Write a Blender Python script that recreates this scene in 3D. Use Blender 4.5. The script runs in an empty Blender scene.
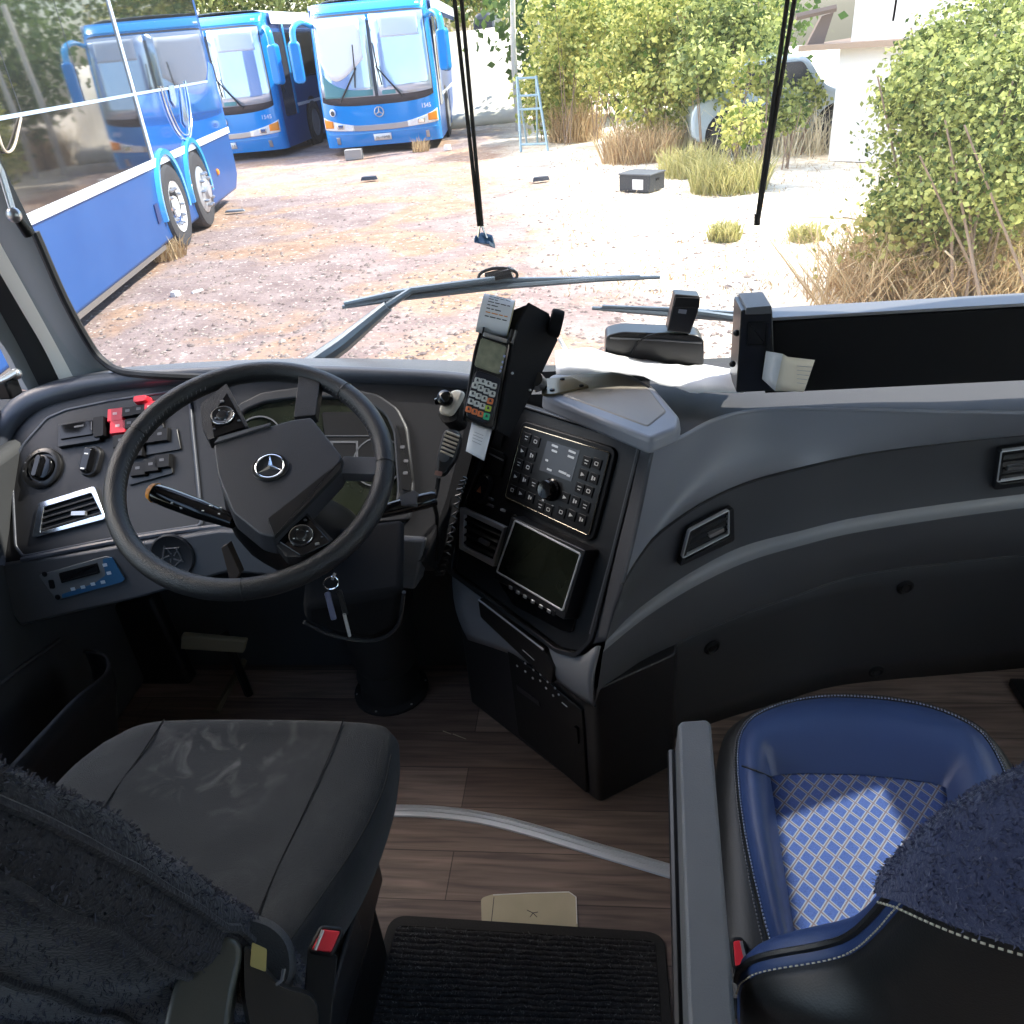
import bpy, bmesh, math, random
import numpy as np
from mathutils import Vector, Matrix, noise
random.seed(7); rng = np.random.default_rng(7)
SC = bpy.context.scene
COL = SC.collection
# ------------------------------------------------------------------ camera solve
FPX, CAMH = 810.0, 1.5
def _cam(f=FPX, roll=5.3, hd=475.0, fx=600.0):
    r = math.radians(roll); zen = np.array([-math.sin(r), -math.cos(r)]); nad = -zen*f*f/hd
    N = np.array([nad[0], nad[1], f]); up = -N/np.linalg.norm(N)
    hp = zen*hd; hdir = np.array([math.cos(r), -math.sin(r)])
    t = (fx-512-hp[0])/hdir[0]; F = np.array([*(hp+hdir*t), f]); fwd = F/np.linalg.norm(F)
    right = np.cross(fwd, up)
    if right[0] < 0: right = -right
    return np.array([right, fwd, up])
RW = _cam(); CP = np.array([0, 0, CAMH])
def ray(px, py):
    w = RW @ np.array([px-512, py-512, FPX]); return w/np.linalg.norm(w)
def at(px, py, x=None, y=None, z=None):
    """survey: the point of the place seen at a pixel on a known plane"""
    d = ray(px, py)
    t = (z-CAMH)/d[2] if z is not None else (y/d[1] if y is not None else x/d[0])
    return CP+d*t
def ground_z(y):
    return float(np.interp(y, [1, 3.5, 60], [-.75, -.5, -.5]))
def gat(px, py):
    d = ray(px, py); t = 2.0
    while t < 90:
        p = CP+d*t
        if p[2] <= ground_z(p[1]): return p
        t += .02
    return CP+d*90
A = lambda *v: np.array(v, float)
def nrm(v): v = np.array(v, float); return v/np.linalg.norm(v)
class Fr:
    """an oriented plane: origin, u to the right, v up, n out of the face"""
    def __init__(s, o, u, v):
        s.o = A(*o); s.u = nrm(u); v = np.array(v, float); v = v-s.u*np.dot(v, s.u); s.v = nrm(v); s.n = np.cross(s.u, s.v)
    def p(s, u, v, n=0.0): return s.o+s.u*u+s.v*v+s.n*n
    def hit(s, px, py, n=0.0):
        d = ray(px, py); q = s.o+s.n*n; t = np.dot(q-CP, s.n)/np.dot(d, s.n); P = CP+d*t-s.o
        return float(np.dot(P, s.u)), float(np.dot(P, s.v))
    def w(s, px, py, n=0.0): return s.p(*s.hit(px, py, n), n)
    def poly(s, pts, n=0.0): return [s.hit(*q, n) for q in pts]
    def at(s, u, v, n=0.0): f = Fr(s.p(u, v, n), s.u, s.v); return f
    def rot(s, deg):
        a = math.radians(deg); return Fr(s.o, s.u*math.cos(a)+s.v*math.sin(a), s.v*math.cos(a)-s.u*math.sin(a))
WORLD = Fr((0, 0, 0), (1, 0, 0), (0, 1, 0))
def face_frame(p, n, upish=(0, 0, 1)):
    n = nrm(n); u = np.cross(upish, n); return Fr(p, u, np.cross(n, u))
# ------------------------------------------------------------------ materials
MATS = {}
def mat(name, col, rough=.5, metal=0., spec=.5, col2=None, nscale=20, contrast=.5, bump=0., bscale=200., coat=0., sheen=0., emit=0., voronoi=False, island=False, ior=None, stretch=None):
    if name in MATS: return MATS[name]
    m = bpy.data.materials.new(name); m.use_nodes = True; nt = m.node_tree; b = nt.nodes['Principled BSDF']
    def hexc(c): return (*c, 1)
    b.inputs['Base Color'].default_value = hexc(col); b.inputs['Roughness'].default_value = rough; b.inputs['Metallic'].default_value = metal
    b.inputs['Specular IOR Level'].default_value = spec; b.inputs['Coat Weight'].default_value = coat; b.inputs['Coat Roughness'].default_value = .05
    b.inputs['Sheen Weight'].default_value = sheen
    if ior: b.inputs['IOR'].default_value = ior
    if emit: b.inputs['Emission Color'].default_value = hexc(col); b.inputs['Emission Strength'].default_value = emit
    tc = nt.nodes.new('ShaderNodeTexCoord'); vec = tc.outputs['Object']
    if stretch:
        mp = nt.nodes.new('ShaderNodeMapping'); mp.inputs['Scale'].default_value = stretch; nt.links.new(vec, mp.inputs[0]); vec = mp.outputs[0]
    if col2 is not None:
        r = nt.nodes.new('ShaderNodeValToRGB'); r.color_ramp.elements[0].position = .5-contrast/2; r.color_ramp.elements[1].position = .5+contrast/2
        r.color_ramp.elements[0].color = hexc(col); r.color_ramp.elements[1].color = hexc(col2)
        if island:
            g = nt.nodes.new('ShaderNodeNewGeometry'); nt.links.new(g.outputs['Random Per Island'], r.inputs[0])
            r.color_ramp.elements[0].position = 0; r.color_ramp.elements[1].position = 1
        else:
            n = nt.nodes.new('ShaderNodeTexNoise'); n.inputs['Scale'].default_value = nscale; n.inputs['Detail'].default_value = 6
            nt.links.new(vec, n.inputs['Vector']); nt.links.new(n.outputs[0], r.inputs[0])
        nt.links.new(r.outputs[0], b.inputs['Base Color'])
    if bump:
        t = nt.nodes.new('ShaderNodeTexVoronoi' if voronoi else 'ShaderNodeTexNoise'); t.inputs['Scale'].default_value = bscale
        nt.links.new(vec, t.inputs['Vector'])
        bp = nt.nodes.new('ShaderNodeBump'); bp.inputs['Strength'].default_value = bump; bp.inputs['Distance'].default_value = .002
        nt.links.new(t.outputs[0], bp.inputs['Height']); nt.links.new(bp.outputs[0], b.inputs['Normal'])
    MATS[name] = m; return m
def glass(name, tint=(1, 1, 1), refl=1., haze=0., base=.04):
    if name in MATS: return MATS[name]
    m = bpy.data.materials.new(name); m.use_nodes = True; nt = m.node_tree; nt.nodes.clear()
    out = nt.nodes.new('ShaderNodeOutputMaterial'); t = nt.nodes.new('ShaderNodeBsdfTransparent'); t.inputs[0].default_value = (*tint, 1)
    g = nt.nodes.new('ShaderNodeBsdfGlossy'); g.inputs['Roughness'].default_value = .01
    lw = nt.nodes.new('ShaderNodeLayerWeight'); lw.inputs[0].default_value = .5
    p = nt.nodes.new('ShaderNodeMath'); p.operation = 'POWER'; p.inputs[1].default_value = 5; nt.links.new(lw.outputs['Facing'], p.inputs[0])
    q = nt.nodes.new('ShaderNodeMath'); q.operation = 'MULTIPLY_ADD'; q.inputs[1].default_value = (1-base)*refl; q.inputs[2].default_value = base*refl; nt.links.new(p.outputs[0], q.inputs[0])
    mx = nt.nodes.new('ShaderNodeMixShader'); nt.links.new(q.outputs[0], mx.inputs[0]); nt.links.new(t.outputs[0], mx.inputs[1]); nt.links.new(g.outputs[0], mx.inputs[2])
    last = mx.outputs[0]
    if haze:
        d = nt.nodes.new('ShaderNodeBsdfTranslucent'); d.inputs[0].default_value = (.9, .9, .9, 1)
        m2 = nt.nodes.new('ShaderNodeMixShader'); m2.inputs[0].default_value = haze; nt.links.new(last, m2.inputs[1]); nt.links.new(d.outputs[0], m2.inputs[2]); last = m2.outputs[0]
    nt.links.new(last, out.inputs[0]); MATS[name] = m; return m
# ------------------------------------------------------------------ mesh builder
BASE = {}
class MB:
    def __init__(s): s.V = []; s.F = []
    def add(s, vs, fs):
        k = len(s.V); s.V += [tuple(map(float, v)) for v in vs]; s.F += [tuple(i+k for i in f) for f in fs]; return s
    def prism(s, fr, pts, n0, n1, top=None):
        m = len(pts); tp = top or pts
        vs = [fr.p(*q, n0) for q in pts]+[fr.p(*q, n1) for q in tp]
        fs = [tuple(range(m))[::-1], tuple(range(m, 2*m))]+[(i, (i+1) % m, m+(i+1) % m, m+i) for i in range(m)]
        return s.add(vs, fs)
    def box(s, fr, cu, cv, cn, su, sv, sn):
        h = [(cu-su/2, cv-sv/2), (cu+su/2, cv-sv/2), (cu+su/2, cv+sv/2), (cu-su/2, cv+sv/2)]
        return s.prism(fr, h, cn-sn/2, cn+sn/2)
    def wbox(s, x0, x1, y0, y1, z0, z1): return s.prism(WORLD, [(x0, y0), (x1, y0), (x1, y1), (x0, y1)], z0, z1)
    def rrect(s, fr, cu, cv, w, h, r, n0, n1, seg=5, shrink=0.):
        p = rr(cu, cv, w, h, r, seg); t = rr(cu, cv, w-2*shrink, h-2*shrink, max(r-shrink, 1e-4), seg) if shrink else None
        return s.prism(fr, p, n0, n1, t)
    def ring(s, fr, outer, inner, n0, n1):
        m = len(outer)
        vs = [fr.p(*q, n0) for q in outer]+[fr.p(*q, n0) for q in inner]+[fr.p(*q, n1) for q in outer]+[fr.p(*q, n1) for q in inner]
        fs = []
        for i in range(m):
            j = (i+1) % m
            fs += [(i, j, 2*m+j, 2*m+i), (m+j, m+i, 3*m+i, 3*m+j), (2*m+i, 2*m+j, 3*m+j, 3*m+i), (j, i, m+i, m+j)]
        return s.add(vs, fs)
    def tube(s, pts, r, seg=10, closed=False, flat=1.0, caps=True):
        P = [np.array(p, float) for p in pts]; n = len(P); rad = r if hasattr(r, '__len__') else [r]*n
        T = []
        for i in range(n):
            a = P[(i-1) % n] if (closed or i > 0) else P[i]; b = P[(i+1) % n] if (closed or i < n-1) else P[i]
            T.append(nrm(b-a))
        up = A(0, 0, 1) if abs(T[0][2]) < .9 else A(1, 0, 0)
        u = nrm(np.cross(T[0], up)); vs = []
        for i in range(n):
            u = nrm(u-T[i]*np.dot(u, T[i])); w = np.cross(T[i], u)
            for k in range(seg):
                a = 2*math.pi*k/seg; vs.append(P[i]+u*math.cos(a)*rad[i]+w*math.sin(a)*rad[i]*flat)
        fs = []
        for i in range(n if closed else n-1):
            j = (i+1) % n
            for k in range(seg): fs.append((i*seg+k, i*seg+(k+1) % seg, j*seg+(k+1) % seg, j*seg+k))
        if caps and not closed: fs += [tuple(range(seg))[::-1], tuple(range((n-1)*seg, n*seg))]
        return s.add(vs, fs)
    def cyl(s, p0, p1, r0, r1=None, seg=20): return s.tube([p0, p1], [r0, r0 if r1 is None else r1], seg)
    def lathe(s, fr, prof, seg=28):
        """prof: (radius, n) pairs about the frame's n axis"""
        vs = []; m = len(prof)
        for (r, n) in prof:
            for k in range(seg):
                a = 2*math.pi*k/seg; vs.append(fr.p(r*math.cos(a), r*math.sin(a), n))
        fs = [(i*seg+k, i*seg+(k+1) % seg, (i+1)*seg+(k+1) % seg, (i+1)*seg+k) for i in range(m-1) for k in range(seg)]
        fs += [tuple(range(seg))[::-1], tuple(range((m-1)*seg, m*seg))]
        return s.add(vs, fs)
    def grid(s, rows, closed=False):
        m = len(rows[0]); vs = [p for r in rows for p in r]
        fs = [(i*m+k, i*m+(k+1) % m, (i+1)*m+(k+1) % m, (i+1)*m+k) for i in range(len(rows)-1) for k in range(m if closed else m-1)]
        return s.add(vs, fs)
    def ball(s, c, r, seg=16, rings=10):
        r = A(*r) if hasattr(r, '__len__') else A(r, r, r); rows = []
        for i in range(rings+1):
            t = math.pi*i/rings; tt = min(max(t, .02), math.pi-.02)
            rows.append([A(*c)+r*A(math.sin(tt)*math.cos(a), math.sin(tt)*math.sin(a), math.cos(tt)) for a in np.linspace(0, 2*math.pi, seg, endpoint=False)])
        s.grid(rows, closed=True); k = len(s.V)-len(rows)*seg
        s.F += [tuple(range(k, k+seg))[::-1], tuple(range(k+rings*seg, k+(rings+1)*seg))]; return s
    def build(s, name, material, parent=None, bevel=0., seg=2, smooth=True, solid=0., sub=0, kind=None, ang=35, label=None, dosel=True):
        base = BASE.get(parent.name, A(0, 0, 0)) if parent else A(0, 0, 0)
        me = bpy.data.meshes.new(name); V = np.array(s.V)-base if s.V else []
        me.from_pydata([tuple(v) for v in V], [], s.F); me.update()
        bm = bmesh.new(); bm.from_mesh(me); bmesh.ops.recalc_face_normals(bm, faces=bm.faces); bm.to_mesh(me); bm.free()
        o = bpy.data.objects.new(name, me); COL.objects.link(o); me.materials.append(material)
        if smooth:
            me.shade_smooth(); me.set_sharp_from_angle(angle=math.radians(ang))
        if solid: md = o.modifiers.new('t', 'SOLIDIFY'); md.thickness = solid; md.offset = -1
        if bevel: md = o.modifiers.new('b', 'BEVEL'); md.width = bevel; md.segments = seg; md.limit_method = 'ANGLE'; md.angle_limit = math.radians(32); md.harden_normals = False
        if sub: md = o.modifiers.new('s', 'SUBSURF'); md.levels = sub; md.render_levels = sub
        if parent: o.parent = parent; BASE[o.name] = base
        else: BASE[o.name] = A(0, 0, 0)
        if kind: o['kind'] = kind
        if label: o['label'] = label
        return o
def rr(cu, cv, w, h, r, seg=5):
    out = []
    for (sx, sy, a0) in ((1, -1, -90), (1, 1, 0), (-1, 1, 90), (-1, -1, 180)):
        for k in range(seg+1):
            a = math.radians(a0+90*k/seg); out.append((cu+sx*(w/2-r)+r*math.cos(a), cv+sy*(h/2-r)+r*math.sin(a)))
    return out
def rpoly(pts, r, seg=4):
    """round the corners of a 2D polygon"""
    out = []; n = len(pts)
    for i in range(n):
        p = np.array(pts[i], float); a = np.array(pts[i-1], float); b = np.array(pts[(i+1) % n], float)
        ri = r[i] if hasattr(r, '__len__') else r
        da = min(ri, .45*np.linalg.norm(a-p)); db = min(ri, .45*np.linalg.norm(b-p))
        s0 = p+nrm(a-p)*da; s1 = p+nrm(b-p)*db
        for k in range(seg+1):
            t = k/seg; out.append(tuple((1-t)**2*s0+2*t*(1-t)*p+t*t*s1))
    return out
def inset(pts, k):
    c = np.mean(np.array(pts), axis=0); out = []
    n = len(pts)
    P = [np.array(p, float) for p in pts]; ar = sum(P[i][0]*P[(i+1) % n][1]-P[(i+1) % n][0]*P[i][1] for i in range(n)); sg = 1 if ar > 0 else -1
    for i in range(n):
        e1 = P[i]-P[i-1]; e2 = P[(i+1) % n]-P[i]
        l1 = np.linalg.norm(e1); l2 = np.linalg.norm(e2)
        n1 = A(-e1[1], e1[0])/max(l1, 1e-9)*sg; n2 = A(-e2[1], e2[0])/max(l2, 1e-9)*sg
        b = n1+n2; d = max(np.dot(b, b)/2, .3); out.append(tuple(P[i]+b*k/d))
    return out
def crom(P, sub=5):
    P = [np.array(p, float) for p in P]; out = []
    for i in range(len(P)-1):
        p0 = P[i-1] if i > 0 else 2*P[0]-P[1]; p3 = P[i+2] if i+2 < len(P) else 2*P[-1]-P[-2]; p1, p2 = P[i], P[i+1]
        for k in range(sub):
            t = k/sub; out.append(.5*((2*p1)+(p2-p0)*t+(2*p0-5*p1+4*p2-p3)*t*t+(3*p1-p0-3*p2+p3)*t**3))
    out.append(P[-1]); return out
def thing(name, label, cat, loc=(0, 0, 0), group=None, rotz=0.):
    o = bpy.data.objects.new(name, None); COL.objects.link(o); o.location = [float(v) for v in loc]; o.rotation_euler = (0, 0, rotz)
    o.empty_display_size = .05; o['label'] = label; o['category'] = cat
    if group: o['group'] = group
    BASE[o.name] = A(*loc); return o
def tag(o, label, cat, group=None, kind=None):
    o['label'] = label
    if kind != 'structure': o['category'] = cat
    if group: o['group'] = group
    if kind: o['kind'] = kind
    return o
def struct(o, label=None):
    o['kind'] = 'structure'
    if label: o['label'] = label
    return o
def copy_tree(o, parent=None):
    c = o.copy(); COL.objects.link(c)
    if parent: c.parent = parent
    for ch in list(o.children): copy_tree(ch, c)
    return c
def text(s, fr, cu, cv, h, material, parent, name='lettering', depth=.0006, n=0.0, ext=1.0):
    cu_ = bpy.data.curves.new(name, 'FONT'); cu_.body = s; cu_.size = h; cu_.align_x = 'CENTER'; cu_.align_y = 'CENTER'; cu_.extrude = depth
    o = bpy.data.objects.new(name, cu_)
    COL.objects.link(o); dg = bpy.context.evaluated_depsgraph_get(); dg.update(); me = bpy.data.meshes.new_from_object(o.evaluated_get(dg)); bpy.data.objects.remove(o); bpy.data.curves.remove(cu_)
    base = BASE.get(parent.name, A(0, 0, 0)) if parent else A(0, 0, 0)
    for v in me.vertices:
        q = fr.p(cu+v.co[0]*ext, cv+v.co[1], n+v.co[2])-base; v.co = q
    me.name = name; ob = bpy.data.objects.new(name, me); COL.objects.link(ob); me.materials.clear(); me.materials.append(material)
    if parent: ob.parent = parent; BASE[ob.name] = base
    return ob
SKY_STRENGTH, SUN_AZ, SUN_EL, SUN_STRENGTH, EXPOSURE = .36, 68, 50, 5.5, .85
# ------------------------------------------------------------------ material table
PL = mat('charcoal_plastic', (.0125, .013, .0155), .42, col2=(.018, .0185, .022), nscale=6, bump=.25, bscale=900)
PLD = mat('dark_plastic', (.011, .011, .013), .42, bump=.2, bscale=900)
PLG = mat('grey_plastic', (.085, .088, .098), .42, col2=(.105, .108, .118), nscale=5, bump=.25, bscale=900)
PLB = mat('blue_grey_plastic', (.060, .066, .084), .30, col2=(.078, .085, .105), nscale=4, bump=.2, bscale=700)
BLK = mat('black_plastic', (.006, .006, .007), .45, spec=.3)
CWS = mat('cowl_slope', (.22, .23, .26), .36, col2=(.245, .255, .29), nscale=4, bump=.2, bscale=700)  # cowl tones raised in colour for window sheen and missing fill light
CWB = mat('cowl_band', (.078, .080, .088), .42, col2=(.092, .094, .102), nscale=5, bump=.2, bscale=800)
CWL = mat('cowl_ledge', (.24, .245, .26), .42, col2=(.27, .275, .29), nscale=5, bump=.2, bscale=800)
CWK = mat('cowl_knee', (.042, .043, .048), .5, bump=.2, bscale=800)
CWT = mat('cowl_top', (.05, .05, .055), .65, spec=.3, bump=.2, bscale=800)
GLOSS = mat('gloss_black', (.006, .006, .007), .12)
SATIN = mat('satin_black', (.012, .012, .013), .3)
RUBBER = mat('rubber', (.012, .012, .013), .8, bump=.3, bscale=300)
CHROME = mat('chrome', (.75, .77, .8), .12, 1.)
SATS = mat('satin_silver', (.55, .56, .58), .35, .25)
SILVER = mat('silver_paint', (.45, .46, .48), .3, .8)
STEEL = mat('brushed_aluminium', (.72, .74, .78), .38, .65, bump=.15, bscale=60, stretch=(1, 30, 1))
LEATHER = mat('wheel_leather', (.016, .016, .018), .42, bump=.35, bscale=500, voronoi=True)
HUBP = mat('hub_plastic', (.038, .039, .046), .45, bump=.2, bscale=900, voronoi=True)
HUBG = mat('hub_trim_grey', (.10, .10, .11), .4)
WHITE = mat('white_print', (.75, .75, .75), .6)
PAPER = mat('thermal_paper', (.78, .79, .82), .7)
INK = mat('print_ink', (.05, .05, .06), .7)
INKO = mat('print_ink_orange', (.75, .3, .06), .7)
RED = mat('red_switch', (.75, .03, .05), .35)
YEL = mat('yellow_switch', (.75, .5, .03), .4)
ORANGE = mat('orange_plastic', (.8, .3, .03), .4)
AMBER = mat('amber_lens', (.85, .28, .03), .15)
GOLD = mat('gold_sticker', (.42, .36, .14), .35, .4)
BEIGE = mat('beige_card', (.42, .38, .27), .7, col2=(.50, .45, .33), nscale=14)
CREAM = mat('cream_plastic', (.80, .76, .66), .45)
SKYP = mat('plate_grey', (.13, .14, .15), .5)
BLUEP = mat('plate_blue', (.02, .10, .22), .5)
LCD = mat('lcd_olive', (.17, .18, .13), .3, col2=(.30, .30, .21), nscale=90)
SCR = mat('screen_grey', (.055, .06, .07), .2, emit=.25)
GLASSD = mat('dark_screen_glass', (.008, .010, .008), .06, col2=(.02, .024, .016), nscale=9, bump=.02, bscale=40)
def wood():
    m = mat('wood_planks', (.1, .08, .06), .45, bump=.12, bscale=90, stretch=(3, 40, 1)); nt = m.node_tree; b = nt.nodes['Principled BSDF']
    tc = nt.nodes.new('ShaderNodeTexCoord'); br = nt.nodes.new('ShaderNodeTexBrick'); br.offset = .37
    br.inputs['Color1'].default_value = (.120, .084, .071, 1); br.inputs['Color2'].default_value = (.240, .178, .150, 1); br.inputs['Mortar'].default_value = (.06, .045, .036, 1)
    br.inputs['Scale'].default_value = 1; br.inputs['Mortar Size'].default_value = .0012; br.inputs['Brick Width'].default_value = .92; br.inputs['Row Height'].default_value = .115
    mp = nt.nodes.new('ShaderNodeMapping'); mp.inputs['Location'].default_value = (.35, .045, 0); nt.links.new(tc.outputs['Object'], mp.inputs[0]); nt.links.new(mp.outputs[0], br.inputs[0])
    m2 = nt.nodes.new('ShaderNodeMapping'); m2.inputs['Scale'].default_value = (2.2, 34, 1); nt.links.new(tc.outputs['Object'], m2.inputs[0])
    n = nt.nodes.new('ShaderNodeTexNoise'); n.inputs['Scale'].default_value = 2; n.inputs['Detail'].default_value = 8; n.inputs['Distortion'].default_value = .8; nt.links.new(m2.outputs[0], n.inputs[0])
    r = nt.nodes.new('ShaderNodeMapRange'); r.inputs[1].default_value = .3; r.inputs[2].default_value = .7; r.inputs[3].default_value = .55; r.inputs[4].default_value = 1.35; nt.links.new(n.outputs[0], r.inputs[0])
    mu = nt.nodes.new('ShaderNodeVectorMath'); mu.operation = 'SCALE'; nt.links.new(br.outputs[0], mu.inputs[0]); nt.links.new(r.outputs[0], mu.inputs['Scale']); nt.links.new(mu.outputs[0], b.inputs['Base Color'])
    return m
WOOD = wood()
SEATF = mat('seat_fabric', (.014, .015, .018), .9, col2=(.022, .024, .028), nscale=9, contrast=.4, bump=.8, bscale=700, sheen=.12)
def worn():
    m = mat('seat_fabric_worn', (.028, .030, .034), .9, bump=.8, bscale=700, sheen=.15); nt = m.node_tree; b = nt.nodes['Principled BSDF']
    tc = nt.nodes.new('ShaderNodeTexCoord'); n = nt.nodes.new('ShaderNodeTexNoise'); n.inputs['Scale'].default_value = 16; n.inputs['Detail'].default_value = 9; n.inputs['Distortion'].default_value = 1.2
    nt.links.new(tc.outputs['Object'], n.inputs[0]); r = nt.nodes.new('ShaderNodeMapRange'); r.inputs[1].default_value = .5; r.inputs[2].default_value = .72; nt.links.new(n.outputs[0], r.inputs[0])
    # a dusty stain with a shape of its own near the front edge
    gr = nt.nodes.new('ShaderNodeVectorMath'); gr.operation = 'DISTANCE'; gr.inputs[1].default_value = (-.05, .205, .485); nt.links.new(tc.outputs['Object'], gr.inputs[0])
    r2 = nt.nodes.new('ShaderNodeMapRange'); r2.inputs[1].default_value = .05; r2.inputs[2].default_value = .17; r2.inputs[3].default_value = 1; r2.inputs[4].default_value = .12; nt.links.new(gr.outputs['Value'], r2.inputs[0])
    mu = nt.nodes.new('ShaderNodeMath'); mu.operation = 'MULTIPLY'; nt.links.new(r.outputs[0], mu.inputs[0]); nt.links.new(r2.outputs[0], mu.inputs[1])
    mx = nt.nodes.new('ShaderNodeMixRGB'); mx.inputs[1].default_value = (.0078, .0095, .0128, 1); mx.inputs[2].default_value = (.095, .093, .092, 1); nt.links.new(mu.outputs[0], mx.inputs[0]); nt.links.new(mx.outputs[0], b.inputs['Base Color'])
    return m
SEATW = worn()
FUZZ = mat('dark_wool', (.010, .010, .014), .95, col2=(.022, .022, .030), nscale=60, bump=1, bscale=250, sheen=.1)
FUZZF = mat('dark_wool_fibre', (.016, .016, .024), .9, col2=(.065, .065, .09), island=True)
FUZB = mat('blue_wool', (.035, .045, .11), .95, col2=(.06, .07, .14), nscale=60, bump=1, bscale=250, sheen=.25)
FUZBF = mat('blue_wool_fibre', (.04, .05, .12), .9, col2=(.17, .18, .26), island=True)
BLUEL = mat('blue_leather', (.026, .052, .155), .42, col2=(.032, .062, .175), nscale=5, bump=.08, bscale=450, voronoi=True)
BLKL = mat('black_leather', (.010, .011, .012), .42, bump=.08, bscale=450, voronoi=True)
THREAD = mat('pale_thread', (.55, .52, .42), .7)
THREADB = mat('light_blue_thread', (.28, .34, .5), .7)
def lattice():
    m = mat('patterned_fabric', (.03, .06, .2), .85, bump=.5, bscale=900); nt = m.node_tree; b = nt.nodes['Principled BSDF']
    tc = nt.nodes.new('ShaderNodeTexCoord'); sp = nt.nodes.new('ShaderNodeSeparateXYZ'); nt.links.new(tc.outputs['Object'], sp.inputs[0])
    def M(op, a, b_=None, c=None):
        n = nt.nodes.new('ShaderNodeMath'); n.operation = op
        for i, v in enumerate((a, b_, c)):
            if v is None: continue
            if isinstance(v, (int, float)): n.inputs[i].default_value = v
            else: nt.links.new(v, n.inputs[i])
        return n.outputs[0]
    sx = M('MULTIPLY', sp.outputs[0], 38.); sy = M('MULTIPLY', sp.outputs[1], 30.)
    def line(e, w): return M('LESS_THAN', M('ABSOLUTE', M('SUBTRACT', M('FRACT', e), .5)), w)
    a = M('ADD', sx, sy); d = M('SUBTRACT', sx, sy)
    outer = M('MAXIMUM', line(a, .13), line(d, .13)); core = M('MAXIMUM', line(a, .045), line(d, .045)); edge = M('SUBTRACT', outer, core)
    n = nt.nodes.new('ShaderNodeTexNoise'); n.inputs['Scale'].default_value = 420; nt.links.new(tc.outputs['Object'], n.inputs[0])
    c1 = nt.nodes.new('ShaderNodeMixRGB'); c1.inputs[1].default_value = (.015, .035, .14, 1); c1.inputs[2].default_value = (.05, .10, .33, 1); nt.links.new(M('MULTIPLY', n.outputs[0], 1.), c1.inputs[0])
    c2 = nt.nodes.new('ShaderNodeMixRGB'); c2.inputs[2].default_value = (.18, .21, .29, 1); nt.links.new(edge, c2.inputs[0]); nt.links.new(c1.outputs[0], c2.inputs[1])
    c3 = nt.nodes.new('ShaderNodeMixRGB'); c3.inputs[2].default_value = (.13, .09, .10, 1); nt.links.new(core, c3.inputs[0]); nt.links.new(c2.outputs[0], c3.inputs[1])
    nt.links.new(c3.outputs[0], b.inputs['Base Color']); return m
PATTERN = lattice()
MATPILE = mat('mat_pile', (.012, .012, .013), .95, col2=(.045, .045, .05), nscale=160, bump=1, bscale=300)
MATF = mat('mat_fibre', (.03, .03, .032), .9, col2=(.26, .26, .27), island=True)
CABINW = mat('cabin_wall_panel', (.045, .047, .05), .7, bump=.2, bscale=500)
PILLAR = mat('pillar_trim', (.21, .225, .23), .6, bump=.2, bscale=500)
CEIL = mat('ceiling_panel', (.45, .45, .44), .8)
RUBFL = mat('window_rubber', (.02, .02, .022), .6)
CLEAR = glass('windshield_glass', (.95, .975, .97), refl=.35, haze=.012)
SIDEG = glass('side_glass', (.86, .9, .9), refl=.7)
# exterior
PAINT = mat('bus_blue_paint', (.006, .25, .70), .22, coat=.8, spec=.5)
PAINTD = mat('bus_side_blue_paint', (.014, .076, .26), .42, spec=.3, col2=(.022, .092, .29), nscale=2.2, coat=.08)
PAINTL = mat('bus_light_blue_paint', (.04, .38, .80), .22, coat=.8)
ROOFP = mat('bus_roof_white', (.78, .82, .86), .4)
BUSBLK = mat('bus_black_mask', (.05, .055, .07), .18)
BUSWIN = mat('bus_tinted_window', (.26, .27, .27), .03, .93)
BUSLOW = mat('bus_dark_gloss_panel', (.15, .145, .15), .04, .9, col2=(.20, .19, .19), nscale=7)
BUSGL = mat('bus_windscreen_glass', (.46, .58, .76), .06, .55, col2=(.60, .70, .84), nscale=.9)  # pale sky reflection partly put into the pane's colour
BUSCUR = mat('curtain_white', (.85, .88, .93), .8)
BUSTEAL = mat('bus_dash_teal', (.10, .27, .30), .5)
LAMP = mat('headlamp_lens', (.75, .74, .70), .15, .1, col2=(.95, .95, .93), nscale=30)
TYRE = mat('tyre', (.05, .05, .055), .85, bump=.5, bscale=60)
RIMM = mat('wheel_rim', (.50, .52, .55), .4, .5)
WTRIM = mat('white_strip', (.82, .86, .92), .35)
PLATE = mat('number_plate', (.85, .85, .83), .5)
CONC = mat('concrete', (.36, .35, .33), .9, bump=.6, bscale=60)
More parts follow.
